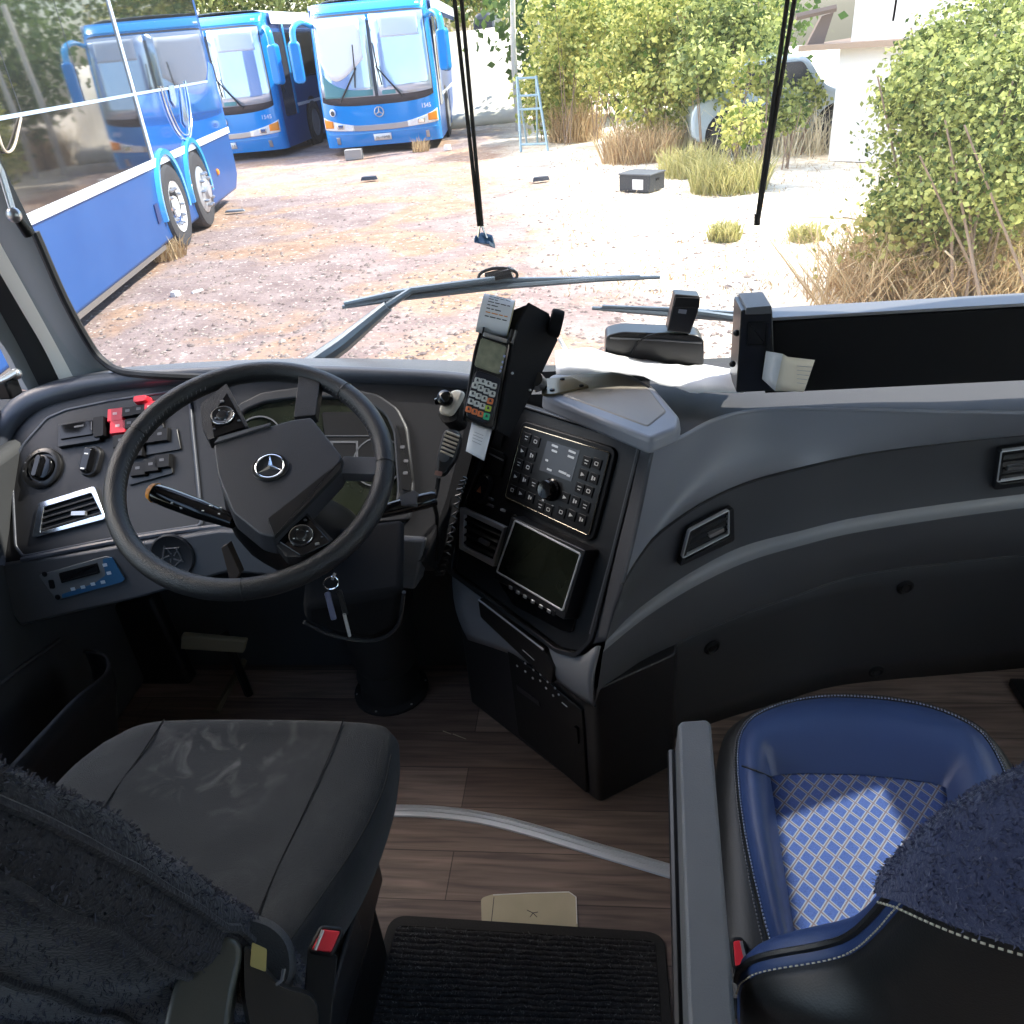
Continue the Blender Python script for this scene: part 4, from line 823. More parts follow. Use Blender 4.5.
def band_pt(i, t): return (L2[i]*(1-t)+L3[i]*t)+A(0, .010, 0)*math.sin(math.pi*t)
VF = surf_frame(band_pt(11, .6), band_pt(17, .6), band_pt(14, .1)); VF = Fr(VF.o+VF.n*.010, VF.u, VF.v)
vent(VF, [(677, 564), (687, 527), (731, 505), (732, 538)], [(682, 558), (690, 531), (727, 511), (728, 533)], cw, 4, material=PL, tabpx=(716, 532), n0=0, rd=.006)
o_ = rpoly(VF.poly([(683, 557), (690, 531), (728, 511), (728, 534)], .01), .003); m = MB(); m.ring(VF, inset(o_, -.003), o_, .004, .012); m.build('vent_chrome', SATS, cw, bevel=.001)
VF2 = surf_frame(band_pt(27, .6), band_pt(31, .6), band_pt(28, .1)); VF2 = Fr(VF2.o+VF2.n*.010, VF2.u, VF2.v)
vent(VF2, [(992, 487), (997, 448), (1060, 440), (1058, 478)], [(998, 481), (1002, 452), (1056, 445), (1054, 473)], cw, 4, material=PL, tabpx=(1015, 467), n0=0, rd=.006)
o_ = rpoly(VF2.poly([(998, 481), (1002, 452), (1056, 445), (1054, 473)], .01), .003); m = MB(); m.ring(VF2, inset(o_, -.003), o_, .004, .012); m.build('vent_chrome', SATS, cw, bevel=.001)
# ------------------------------------------------------------------ card payment terminal in its black cradle
MBLK = mat('matt_black', (.006, .006, .007), .85, spec=.2)
def c2p(x, y): return (380+x/4.267, 280+y/4.267)
tc_ = at(*c2p(455, 420), y=1.27)
tup = nrm(A(.10, .52, .85)); tnr = nrm(CP-tc_); tu = np.cross(tup, tnr); TF0 = Fr(tc_, tu, tup)
# make the picture's lean of the terminal
p0 = TF0.hit(*c2p(420, 605)); p1 = TF0.hit(*c2p(505, 235)); rotd = math.degrees(math.atan2(p1[1]-p0[1], p1[0]-p0[0]))-90
TF = TF0.rot(rotd)
tm = thing('payment_terminal', 'card payment terminal with keypad and paper roll clipped in black cradle beside radio', 'card terminal', at(560, 388, z=.905))
fq = rpoly(TF.poly([c2p(440, 212), c2p(560, 250), c2p(545, 330), c2p(490, 640), c2p(445, 635), c2p(352, 585), c2p(395, 400)]), .010)
m = MB(); m.prism(TF, fq, -.035, .0, inset(fq, .003)); tb = m.build('terminal_body', SATIN, tm, bevel=.003)
q = rpoly(TF.poly([c2p(408, 380), c2p(500, 412), c2p(520, 425), c2p(478, 600), c2p(440, 615), c2p(370, 575), c2p(362, 545)], .001), .012); m = MB(); m.prism(TF, q, -.001, .0025, inset(q, .001)); kp_ = m.build('keypad_plate', mat('keypad_navy', (.015, .018, .03), .3), tb, bevel=.001)
q = rpoly(TF.poly([c2p(437, 255), c2p(533, 290), c2p(508, 395), c2p(410, 362)], .001), .003); m = MB(); m.prism(TF, inset(q, -.003), -.001, .002); m.prism(TF, q, .0005, .0032); m.build('terminal_screen', LCD, tb, bevel=.0005)
q = rpoly(TF.poly([c2p(443, 222), c2p(550, 255), c2p(545, 272), c2p(438, 240)], .001), .003); m = MB(); m.prism(TF, q, -.001, .003); m.build('silver_bar', SILVER, tb, bevel=.001)
KEYW = mat('key_pale', (.62, .63, .60), .5); KEYG = mat('key_green', (.05, .5, .25), .45); KEYO = mat('key_orange', (.8, .22, .08), .45); KEYL = mat('key_lime', (.45, .6, .08), .45)
keys = []
for r, (a, b) in enumerate([((416, 425), (485, 452)), ((405, 450), (479, 486)), ((396, 485), (470, 517)), ((388, 518), (461, 548)), ((378, 552), (454, 582))]):
    for c in range(4):
        t = c/3.; x = a[0]+(b[0]-a[0])*t; y = a[1]+(b[1]-a[1])*t
        if (r, c) == (0, 0): y += 4
        keys.append((x, y, r, c))
for (x, y, r, c) in keys:
    mt_ = KEYO if (r == 4 and c < 3) or (r == 2 and c == 3) else (KEYG if r == 4 else (KEYL if (r == 3 and c == 3) else KEYW))
    K = TF.at(*TF.hit(*c2p(x, y), .003), .0025); wd = .0105 if c < 3 else .0112; m = MB(); m.rrect(K, 0, 0, wd, .0105 if mt_ is not KEYG else .012, .0025, -.001, .0022, 3, shrink=.0006); kk = m.build('terminal_key', mt_, kp_, bevel=.0004)
    m = MB(); m.box(K, 0, .0006, .0024, wd*.28, .0045, .0004); m.box(K, wd*.10, -.0006, .0024, wd*.34, .0012, .0004); m.build('key_symbol', INK, kk)
for (x, y) in ((530, 325), (522, 350), (517, 372), (513, 388)): K = TF.at(*TF.hit(*c2p(x, y), .002), .002); m = MB(); m.box(K, 0, 0, 0, .004, .004, .001); m.build('side_print', mat('blue_white_print', (.35, .4, .65), .5), tb)
# receipt roll at the head
ra = TF.w(*c2p(488, 215), -.0); 
RO = TF.at(*TF.hit(*c2p(492, 155), -.022), -.022); rr_ = .033
hw = .5*abs(TF.hit(*c2p(548, 190), 0)[0]-TF.hit(*c2p(437, 150), 0)[0])*1.15
m = MB(); m.cyl(RO.p(-hw, 0, 0), RO.p(hw, 0, 0), rr_, seg=40); roll = m.build('paper_roll', PAPER, tm, ang=50)
m = MB(); m.cyl(RO.p(hw-.001, 0, 0), RO.p(hw+.0015, 0, 0), rr_*.98, seg=40); m.build('roll_end', mat('roll_end_cream', (.45, .40, .22), .7), roll)
def onroll(u, a, e=.0006): return RO.p(u, (rr_+e)*math.sin(a), (rr_+e)*math.cos(a))
random.seed(3)
m = MB(); mo = MB()
for k in range(9):
    a = math.radians(70-k*11); n_ = random.randint(3, 6); x = -hw*.62
    tgt = mo if k == 7 else m
    if k in (3, 5): n_ = 2
    for j in range(n_):
        w_ = random.uniform(.004, .011); x2 = min(x+w_, hw*.8)
        da = .025; tgt.add([onroll(x, a-da), onroll(x2, a-da), onroll(x2, a+da), onroll(x, a+da)], [(0, 1, 2, 3)]); x = x2+.002
        if x > hw*.7: break
m.build('receipt_print', INK, roll, smooth=False, solid=.0002); mo.build('receipt_print_orange', INKO, roll, smooth=False, solid=.0002)
# slip hanging out at the bottom
sq = [c2p(392, 610), c2p(478, 640), c2p(444, 772), c2p(366, 730)]
s_ = [TF.w(*c2p(392, 606), -.008), TF.w(*c2p(478, 636), -.008), TF.w(*sq[2], .010), TF.w(*sq[3], .010)]
rows = []
for t in np.linspace(0, 1, 8): a = s_[0]*(1-t)+s_[3]*t; b = s_[1]*(1-t)+s_[2]*t; bow = TF.n*.008*math.sin(math.pi*t); rows.append([a*(1-u)+b*u+bow for u in np.linspace(0, 1, 4)])
m = MB(); m.grid(rows); slip = m.build('receipt_slip', PAPER, tm, solid=.0004)
m = MB()
for k in range(4):
    t = .30+k*.10; a = s_[0]*(1-t)+s_[3]*t; b = s_[1]*(1-t)+s_[2]*t; o = TF.n*(.008*math.sin(math.pi*t)+.0004); m.tube([a*.8+b*.2+o, a*.32+b*.68+o], .0006, 4)
m.build('slip_print', mat('faint_print', (.4, .4, .44), .7), slip)
# cradle: side wall, back and clamp
def tw(px, n): return TF.w(*c2p(*px), n)
f_ = [(625, 100), (575, 230), (560, 330), (505, 640)]
b_ = [(795, 170), (775, 240), (690, 430), (565, 655)]
side_f = [tw((505, 645), .004), tw((560, 330), .004), tw((590, 190), .006), tw((640, 98), -.006)]
w2 = [tw(p, 0) for p in [(560, 660), (680, 420), (775, 225), (735, 105)]]
side_b = [p-TF.n*.06 for p in w2]
th = TF.u*.004
m = MB(); vs = side_f+side_b[::-1]; k = len(vs)
m.add([v for v in vs]+[v-TF.u*.004-TF.n*.0 for v in vs], [tuple(range(k)), tuple(range(k, 2*k))]+[(i, (i+1) % k, k+(i+1) % k, k+i) for i in range(k)]); cra = m.build('cradle_side', MBLK, tm, bevel=.001)
q = rpoly(TF.poly([c2p(435, 180), c2p(640, 98), c2p(610, 200), c2p(560, 330), c2p(505, 645), c2p(350, 590), c2p(400, 300)], -.045), .01); m = MB(); m.prism(TF, q, -.062, -.045); m.build('cradle_back', BLK, tm, bevel=.002)
lf = [tw((440, 200), .0), tw((398, 400), .0), tw((352, 590), .0)]
m = MB(); m.grid([[p, p-TF.n*.05] for p in lf]); m.build('cradle_left_wall', BLK, tm, solid=.003)
m = MB(); kc = tw((752, 185), -.05); m.cyl(kc-TF.u*.012, kc+TF.u*.010, .024, seg=28); m.build('cradle_clamp_disc', MBLK, tm, bevel=.003)
for p, n in (((565, 398), .0), ((640, 470), -.03)): m = MB(); c = tw(p, n); m.ball(c, .0025, 10, 6); m.build('cradle_rivet', SILVER, tm)
m = MB(); m.tube([tw((555, 270), .006), tw((572, 215), .006)], .006, 8); m.build('cradle_clip', SATIN, tm)
zb = .909
q = rpoly([tuple(at(*c2p(*p), z=zb)[:2]) for p in [(690, 425), (815, 415), (895, 455), (740, 490), (690, 490)]], .006)
m = MB(); m.prism(WORLD, q, zb-.003, zb+.002); bp_ = m.build('bracket_plate', mat('dark_bronze', (.16, .13, .08), .3, .6), tm, bevel=.0008)
for p in ((778, 424), (860, 452), (735, 470)): c = at(*c2p(*p), z=zb+.002); m = MB(); m.lathe(Fr(c, (1, 0, 0), (0, 1, 0)), [(.005, 0), (.005, .002), (.002, .003)], 14); m.build('bracket_screw', BLK, bp_)
m = MB(); m.tube([at(*c2p(688, 470), z=zb), at(*c2p(678, 440), z=zb+.012), tw((660, 420), -.055)], [.012, .016, .014], 12); m.build('bracket_hinge', SATIN, tm)
# ------------------------------------------------------------------ hand microphone
MF_ = face_frame(at(*c2p(295, 730), y=1.36), nrm(CP-at(*c2p(295, 730), y=1.36)+A(0, -.3, .2)))
mt = thing('radio_microphone', 'black handheld microphone with pale grille bars hanging beside the payment terminal', 'microphone', MF_.o)
q = rpoly(MF_.poly([c2p(268, 640), c2p(300, 628), c2p(345, 645), c2p(352, 700), c2p(330, 770), c2p(275, 845), c2p(235, 835), c2p(240, 740)]), .010)
m = MB(); m.prism(MF_, q, -.03, 0, inset(q, .004)); mb = m.build('mic_body', PLD, mt, bevel=.004, seg=3)
for k in range(6):
    x0, y0 = 280-k*4.5, 645+k*17; x1, y1 = 340-k*5.5, 668+k*17; e = [MF_.w(*c2p(x0, y0), .002), MF_.w(*c2p((x0+x1)/2, (y0+y1)/2), .004), MF_.w(*c2p(x1, y1), .002)]
    m = MB(); m.tube(e, .0022, 6); m.build('grille_bar', mat('grille_tan', (.62, .56, .46), .45), mb)
K = MF_.at(*MF_.hit(*c2p(272, 752), .001), .001); m = MB(); m.lathe(K, [(.011, 0), (.011, .002), (.008, .003), (.002, .003)], 20); m.build('talk_button', PLG, mb)
K = MF_.at(*MF_.hit(*c2p(250, 825), .001), .001).rot(-20); m = MB(); m.rrect(K, 0, 0, .014, .009, .002, -.001, .0015); m.build('mic_badge', mat('dull_red_badge', (.30, .16, .13), .5), mb)
m = MB(); e = crom([MF_.w(*c2p(250, 845), -.012), MF_.w(*c2p(243, 890), -.016), MF_.w(*c2p(232, 950), -.02), at(437, 520, y=1.40), at(436, 560, y=1.42)], 6); m.tube(e, .0045, 8); m.build('strain_relief', BLK, mt)
e = crom([at(436, 565, y=1.43), at(440, 575, y=1.42), at(446, 560, y=1.40), at(452, 530, y=1.38), at(459, 495, y=1.36), at(464, 478, y=1.36)], 20); pts = []
for i, p in enumerate(e):
    a = i*1.15; pts.append(p+A(math.cos(a), 0, math.sin(a)*.25)*.006)
pts = crom(pts, 3); m = MB(); m.tube(pts, .0022, 6); m.build('coiled_cord', mat('cord_black', (.02, .02, .022), .35), mt)
# cream plate with black knob next to the terminal
CF = face_frame(at(*c2p(300, 520), y=1.42), nrm(A(-.2, -.7, .75)))
cp = thing('knob_plate', 'cream plate with black knob mounted between steering wheel and payment terminal', 'knob', CF.o)
q = rpoly(CF.poly([c2p(268, 490), c2p(320, 458), c2p(360, 470), c2p(345, 510), c2p(300, 580), c2p(240, 565)]), .012); m = MB(); m.prism(CF, q, -.012, .0, inset(q, .003)); m.build('plate', CREAM, cp, bevel=.003)
m = MB(); q2 = rpoly(CF.poly([c2p(240, 560), c2p(300, 580), c2p(350, 500), c2p(330, 600), c2p(270, 615)], -.012), .01); m.prism(CF, q2, -.06, -.012); m.build('holder', BLK, cp, bevel=.003)
K = CF.at(*CF.hit(*c2p(285, 512), .006), 0); m = MB(); m.lathe(K, [(.010, 0), (.013, .004), (.016, .012), (.014, .022), (.008, .026), (.001, .027)], 20); m.tube([K.p(0, 0, .01), K.p(-.02, -.008, .012)], [.01, .006], 10); m.build('knob', GLOSS, cp)
# ------------------------------------------------------------------ destination sign box on the dash
SF = Fr(at(740, 392, y=1.44), (1, .03, 0), (0, -.05, 1))
sg = thing('sign_box', 'long black destination sign box standing on dash along the right of the windshield', 'sign box', SF.o)
q = SF.poly([(738, 306), (1024, 312), (1024, 388), (735, 390)]); x1 = 1.02
vt = q[0][1]; L0 = SF.hit(770, 350)[0]
m = MB(); m.box(SF, (L0+x1)/2, (SF.hit(900, 388)[1]+SF.hit(900, 316)[1])/2, -.03, x1-L0, SF.hit(900, 316)[1]-SF.hit(900, 388)[1], .05); m.build('box', mat('matt_black', (.006, .006, .007), .85, spec=.2), sg, bevel=.002)
m = MB(); vv = SF.hit(900, 313)[1]; m.box(SF, (L0+x1)/2, vv, -.03, x1-L0, .006, .052); m.build('top_rail', mat('rail_grey', (.22, .22, .23), .4, .5), sg, bevel=.0015)
ep = rpoly(SF.poly([(740, 308), (771, 307), (774, 388), (735, 390)]), .004); m = MB(); m.prism(SF, ep, -.062, .012); eb = m.build('end_bracket', SATIN, sg, bevel=.002)
q = rpoly(SF.poly([(746, 307), (771, 305), (772, 313), (745, 314)], .012), .002); m = MB(); m.prism(SF, q, -.06, .016); m.build('bracket_cap', PLG, eb, bevel=.002)
q = rpoly(SF.poly([(748, 322), (769, 322), (767, 346), (747, 346)], .013), .003); m = MB(); m.ring(SF, q, inset(q, .003), .011, .015); m.prism(SF, inset(q, .003), .011, .0125); m.build('bracket_recess', BLK, eb)
for (x, y) in ((736.5, 333), (732.5, 364)): c = SF.w(x, y, 0); m = MB(); m.ball(c, .006, 12, 8); m.build('thumb_screw', BLK, eb)
# folded paper tucked in front of the sign box
nt_ = thing('folded_note', 'folded white paper note tucked against the end of the black sign box', 'paper', SF.w(790, 392, .03))
def nw(x, y, n): return SF.w(x, y, n)
pr = [((766, 351), (762, 379), .02), ((783, 354), (775, 391), .045), ((788, 357), (783, 391), .04), ((815, 360), (804, 392), .028)]
rows = [[nw(a[0], a[1], n)*(1-t)+nw(b[0], b[1], n)*t for t in np.linspace(0, 1, 5)] for a, b, n in pr]
rows[0][-1] = nw(762, 379, .02)
m = MB(); m.grid([rows[0], rows[1]]); m.build('left_fold', PAPER, nt_, solid=.0006)
m = MB(); m.grid([rows[1], rows[2], rows[3]]); rf = m.build('right_fold', mat('paper_warm', (.72, .66, .55), .7), nt_, solid=.0006)
m = MB()
for k in range(5): y = 367+k*4.2; m.tube([nw(797, y-1, .0365), nw(812-k*1.6, y+.2, .0315)], .0005, 4)
for k in range(4): y = 357+k*3.2; m.tube([nw(768, y-1, .0235), nw(778, y, .037)], .0005, 4)
m.build('note_writing', mat('faint_print', (.4, .4, .44), .7), rf)
# ------------------------------------------------------------------ black case and camera at the foot of the windshield
PFc = Fr(at(655, 365, y=1.56), (1, .03, 0), (0, 0, 1))
bc_ = thing('black_case', 'rounded black zip case lying against the windshield left of the sign box', 'case', PFc.o)
q = rpoly(PFc.poly([(606, 336), (622, 332), (697, 335), (704, 340), (704, 367), (605, 363)]), .010); m = MB(); m.prism(PFc, q, -.06, 0); m.build('case_body', SATIN, bc_, bevel=.008, seg=3)
m = MB(); m.tube([PFc.w(610, 338, .001), PFc.w(660, 340, .001), PFc.w(702, 343, .001)], .002, 6); m.build('zip_line', PLG, bc_)
m = MB(); q = rpoly(PFc.poly([(615, 331), (645, 331), (645, 335), (615, 335)], -.02), .002); m.prism(PFc, q, -.04, -.01); m.build('case_tab', BLK, bc_)
dc = thing('dash_camera', 'small black camera block on a stalk behind the rounded black case', 'camera', PFc.w(684, 335, -.03))
q = rpoly(PFc.poly([(675, 294), (700, 296), (698, 312), (690, 334), (667, 331), (672, 308)], .0), .003); m = MB(); m.prism(PFc, q, -.035, .002); cb = m.build('camera_body', SATIN, dc, bevel=.003)
q = rpoly(PFc.poly([(676, 297), (700, 298), (699, 308), (673, 307)], .004), .002); m = MB(); m.prism(PFc, q, -.03, .006); m.build('camera_head', BLK, dc, bevel=.002)
q = PFc.poly([(679, 309), (687, 310), (686, 314), (678, 313)], .003); m = MB(); m.prism(PFc, q, .001, .0035); m.build('silver_sticker', SILVER, cb)
m = MB(); m.tube(crom([PFc.w(668, 333, .004), PFc.w(655, 334, .010), PFc.w(640, 341, .008), PFc.w(631, 356, .006)], 6), .0014, 6); m.build('cable', BLK, dc)
# translucent white sheet spread over the dash top
shp = [(556, 346), (585, 350), (612, 356), (655, 362), (700, 366), (735, 376), (735, 389), (700, 390), (662, 384), (628, 371), (585, 366), (560, 372)]
bk = crom([at(555, 352, y=1.58), at(590, 349, y=1.60), at(625, 358, y=1.60), at(670, 364, y=1.60), at(712, 366, y=1.58), at(745, 374, y=1.56)], 5); fk = crom([at(556, 374, y=1.46), at(588, 372, y=1.46), at(628, 374, y=1.47), at(668, 386, y=1.45), at(705, 391, y=1.44), at(745, 391, y=1.44)], 5)
rows = []
for j, t in enumerate(np.linspace(0, 1, 9)): rows.append([a*(1-t)+b*t+A(0, 0, .016*math.sin(math.pi*t)+.008*noise.noise((i*.4, j*.7, 3))) for i, (a, b) in enumerate(zip(bk, fk))])
m = MB(); m.grid(rows); o = m.build('paper_sheet', mat('white_sheet', (.78, .78, .80), .6), solid=.0012); tag(o, 'crumpled white sheet spread on the dash top below the rounded black case', 'sheet')
sp0 = crom([at(559, 338, y=1.57), at(566, 350, y=1.56), at(575, 360, y=1.55)], 4); m = MB(); m.tube(sp0, .004, 8); tag(m.build('white_rod', mat('white_sheet', (.78, .78, .80), .6)), 'short white rod leaning at the left end of the crumpled white sheet', 'rod')
# ------------------------------------------------------------------ hanging cords
lc = thing('blind_cord', 'left pair of dark cords hanging inside the windshield with blue clip', 'cord', at(483, 245, y=1.4))
DC = mat('dark_cord', (.022, .018, .016), .7)
for a in ((454.5, 0), (461.5, 0)):
    p1 = at(479 if a[0] < 458 else 482, 226, y=1.4); p0 = at(*a, y=1.4); p0 = p1+(p0-p1)*2.6; m = MB(); m.tube([p0, p0*.5+p1*.5, p1], .0032, 8); m.build('cord_strand', DC, lc)
m = MB(); p = at(481, 231, y=1.4); m.tube([at(480, 226, y=1.4), at(478, 238, y=1.4)], .0018, 6); m.tube([at(482, 226, y=1.4), at(487, 238, y=1.4)], .0018, 6); m.build('clip_wires', CHROME, lc)
cq = [at(474, 239, y=1.39), at(481, 235, y=1.41), at(492, 238, y=1.41), at(495, 249, y=1.40), at(489, 244, y=1.385), at(474, 243, y=1.385)]
m = MB(); k = 6; m.add(cq+[p+A(0, .010, .003) for p in cq], [tuple(range(k)), tuple(range(k, 2*k))]+[(i, (i+1) % k, k+(i+1) % k, k+i) for i in range(k)]); m.build('blue_clip', mat('clip_blue', (.02, .10, .22), .3), lc, bevel=.001)
rc = thing('blind_cord', 'right dark cord hanging inside the windshield over the bright ground', 'cord', at(757, 222, y=1.4))
for a, b in (((787.5, 0), (756.5, 224)), ((794.5, 0), (758.5, 218))):
    p1 = at(*b, y=1.4); p0 = at(*a, y=1.4); p0 = p1+(p0-p1)*2.6; m = MB(); m.tube([p0, p0*.5+p1*.5, p1], .0034, 8); m.build('cord_strand', DC, rc)
m = MB(); m.tube([at(757.5, 214, y=1.4), at(757, 225, y=1.4)], .005, 8); m.build('cord_knot', DC, rc)
m = MB(); p1 = at(893, 21, y=1.42); p0 = at(901, -30, y=1.42); m.tube([p0, p1], .0016, 6); tag(m.build('thin_cord', DC), 'short thin dark cord end near the top right of the windshield', 'cord')
# grab rod on the windshield pillar
gr = thing('grab_rod', 'polished rod with black end cap on the left windshield pillar', 'rod', at(28, 237, x=-1.10))
for d_ in (0, 4): m = MB(); m.tube([at(-40+d_, 100, x=-1.10), at(0+d_*.6, 172, x=-1.09), at(12+d_*.6, 212, x=-1.085)], .004, 8); m.build('rod', STEEL, gr)
m = MB(); m.ball(at(14, 215, x=-1.085), (.014, .012, .014)); m.build('rod_joint', SILVER, gr); m = MB(); m.tube([at(17, 218, x=-1.085), at(29, 234, x=-1.085)], [.008, .011], 12); m.build('end_cap', BLK, gr)
# ------------------------------------------------------------------ wipers outside the glass
WIP = mat('wiper_grey_blue', (.14, .18, .22), .35, .3); 
def wy(px, py, y=1.87): return at(px, py, y=y)
w1 = thing('windshield_wiper', 'long wiper lying across the windshield above the payment terminal', 'wiper', wy(310, 362))
m = MB(); m.tube([wy(343, 307), wy(400, 298), wy(500, 286), wy(600, 279), wy(660, 277)], [.008, .012, .014, .011, .007], 8, flat=.6); m.build('blade', WIP, w1)
m = MB(); m.tube([wy(345, 304), wy(400, 292), wy(470, 283), wy(500, 280)], .007, 8); m.tube([wy(500, 280), wy(580, 279), wy(640, 277)], .006, 8); m.build('blade_frame', mat('wiper_steel', (.22, .27, .32), .3, .5), w1)
m = MB(); m.tube([wy(300, 374, 1.85), wy(345, 342, 1.85), wy(388, 306, 1.86)], [.026, .022, .014], 10); m.tube([wy(388, 306, 1.86), wy(412, 290, 1.86), wy(495, 279, 1.86)], [.010, .008, .007], 8); m.build('arm', WIP, w1)
m = MB(); m.tube([wy(498, 276)+A(.045*math.cos(a), 0, .018*math.sin(a)) for a in np.linspace(0, 2*math.pi, 20, endpoint=False)], .004, 6, closed=True); m.tube([wy(486, 278), wy(512, 272)], .012, 8); m.tube([wy(508, 274), wy(511, 268)], .008, 8); m.build('hose_loop', SATIN, w1)
w2_ = thing('windshield_wiper', 'second wiper running behind the camera block and black sign box', 'wiper', wy(760, 322))
m = MB(); m.tube([wy(592, 308), wy(660, 313), wy(740, 319), wy(800, 322)], [.007, .012, .013, .013], 8, flat=.6); m.build('blade', WIP, w2_)
m = MB(); m.tube([wy(602, 307), wy(680, 310), wy(745, 314), wy(800, 320)], .006, 8); m.build('blade_frame', mat('wiper_steel', (.22, .27, .32), .3, .5), w2_)
m = MB(); m.tube([wy(690, 312, 1.86), wy(760, 322, 1.86), wy(960, 392, 1.84)], [.008, .010, .016], 8); m.build('arm', WIP, w2_)
# low rail and blue tape seen under the sign box
m = MB(); m.tube([at(885, 394, y=1.60), at(960, 396, y=1.60), at(1100, 398, y=1.60)], .006, 8); tag(m.build('sill_rail', PLD), 'thin dark rail on the windshield sill under the sign box', 'rail')
q = [at(938, 386, y=1.63), at(978, 386, y=1.63), at(983, 393, y=1.61), at(943, 393, y=1.61)]; m = MB(); m.add(q+[p+A(0, .004, -.004) for p in q], [(0, 1, 2, 3), (4, 5, 6, 7), (0, 1, 5, 4), (1, 2, 6, 5), (2, 3, 7, 6), (3, 0, 4, 7)]); tag(m.build('blue_tag', mat('tag_blue', (.02, .08, .2), .4)), 'small dark blue strip on the sill below the sign box', 'strip')
# ------------------------------------------------------------------ driver seat
ds = thing('driver_seat', 'dark fabric driver seat with a worn cushion and woolly backrest cover', 'seat', (-.62, .75, 0))
SX, SY, SZ = -.618, .755, .48
ocp = [(100, 737), (138, 719), (185, 714), (300, 714), (372, 717), (393, 725), (397, 745), (388, 785), (363, 848), (322, 915), (291, 958), (262, 1010), (215, 1100), (60, 1100), (-110, 925), (-40, 857), (0, 825), (40, 790), (70, 760)]
ocw = [at(*p, z=SZ) for p in ocp]; ocw = crom(ocw+[ocw[0]], 5)[:-1]; cen_ = A(SX-.03, .74, SZ)
def crow(k, dz):
    r = []
    for p in ocw:
        q = cen_+(p-cen_)*k; q[2] = SZ+dz; r.append(q)
    return r
rows = [crow(.90, -.13), crow(.95, -.11), crow(.985, -.065), crow(.998, -.03), crow(.978, -.010), crow(.95, -.001), crow(.90, .006)]
for k in np.linspace(.84, .03, 9):
    r = crow(k, 0)
    for p in r: u = abs(p[0]-cen_[0])/.30; p[2] = SZ+.009-.022*max(0, 1-(u/.6)**2)*min(1, (1-k)*4)+.004*noise.noise((p[0]*12, p[1]*12, 1))
    rows.append(r)
m = MB(); m.grid(rows, closed=True); NN = len(ocw); m.F.append(tuple(range((len(rows)-1)*NN, len(rows)*NN))); cush = m.build('seat_cushion', SEATW, ds, ang=80)
def ctop(px, py, e=.0015):
    p = at(px, py, z=SZ); k = max(abs(p[0]-cen_[0])/.30, 0); kk = 1-.5; p[2] = SZ+.009-.022*max(0, 1-(k/.6)**2)+e; return p
SEAM = mat('seam_dark', (.004, .004, .005), .9)
for pl_ in ([(165, 722), (140, 760), (112, 800), (95, 830), (70, 870)], [(345, 722), (330, 760), (305, 815), (278, 870), (255, 925)], [(392, 760), (384, 795), (358, 848), (320, 905), (292, 945)]):
    m = MB(); m.tube(crom([ctop(*p) for p in pl_], 5), .0013, 6); m.build('cushion_seam', SEAM, cush)
m = MB(); m.wbox(SX-.24, SX+.19, .42, .93, .16, .36); m.build('seat_base', PLD, ds, bevel=.03)
m = MB(); m.wbox(-.416, -.406, .30, .74, .29, .345); m.build('side_valance', PL, ds, bevel=.004)
m = MB(); m.wbox(SX-.18, SX+.18, .50, .88, 0, .17); m.build('pedestal', BLK, ds, bevel=.02)
# backrest under a woolly cover: rows of rounded sections leaning back
def backrest(cx, rows_, dfront, dback, exp=3.0, N=44, convex=.0):
    out = []
    for (z, y, hw_, df, dbk) in rows_:
        r = []
        for a in np.linspace(0, 2*math.pi, N, endpoint=False):
            c, s = math.cos(a), math.sin(a); X = math.copysign(abs(c)**(2/exp), c); Y = math.copysign(abs(s)**(2/exp), s)
            r.append(A(cx+hw_*X, y+(df if Y > 0 else dbk)*Y, z))
        out.append(r)
    return out
DB = [(.46, .55, .225, .05, .06), (.52, .535, .235, .06, .065), (.62, .500, .242, .065, .07), (.72, .465, .245, .06, .07), (.82, .430, .242, .055, .07), (.92, .397, .238, .055, .07), (1.0, .370, .228, .055, .065), (1.07, .347, .205, .05, .055), (1.12, .330, .165, .04, .045), (1.145, .322, .11, .025, .03), (1.15, .320, .02, .006, .006)]
rows = backrest(SX-.012, DB, 0, 0)
rows = [[A(*v) for v in r] for r in zip(*[crom([r[i] for r in rows], 4) for i in range(len(rows[0]))])]
rows = [list(r) for r in rows]
for r in rows:
    for i, p in enumerate(r):
        d = .008*noise.noise((p[0]*14, p[1]*14, p[2]*14))+.004*abs(math.sin(p[0]*38)); r[i] = p+A(0, -d if p[1] < .45 else d, 0)
m = MB(); m.grid(rows, closed=True); bk_ = m.build('backrest', FUZZ, ds, ang=80)
def fibres(name, rows, n, L, material, parent, w=.0007, sel=None, lift=0.0):
    mm = MB(); R_, Cc = len(rows), len(rows[0])
    cen = np.mean(np.array(rows).reshape(-1, 3), axis=0)
    c = 0
    while c < n:
        i, j = rng.integers(0, R_-1), rng.integers(0, Cc); a, b, e = rows[i][j], rows[i][(j+1) % Cc], rows[i+1][j]; u, v = rng.random(2); p = a+(b-a)*u+(e-a)*v
        if sel and not sel(p): continue
        nn = np.cross(b-a, e-a); ln = np.linalg.norm(nn)
        if ln < 1e-9: c += 1; continue
        nn /= ln
        cc_ = np.mean(np.array(rows[i]), axis=0)
        if np.dot(nn, p-cc_) < 0: nn = -nn
        d = nrm(nn+rng.normal(size=3)*.9)*L*rng.uniform(.4, 1.2); s_ = nrm(np.cross(d, rng.normal(size=3)))*w
        mm.add([p-s_, p+s_, p+d*.6+rng.normal(size=3)*.001, p+d+A(0, 0, -abs(rng.normal())*.001)], [(0, 1, 2), (1, 3, 2)]); c += 1
    return mm.build(name, material, parent, smooth=False, kind='stuff')
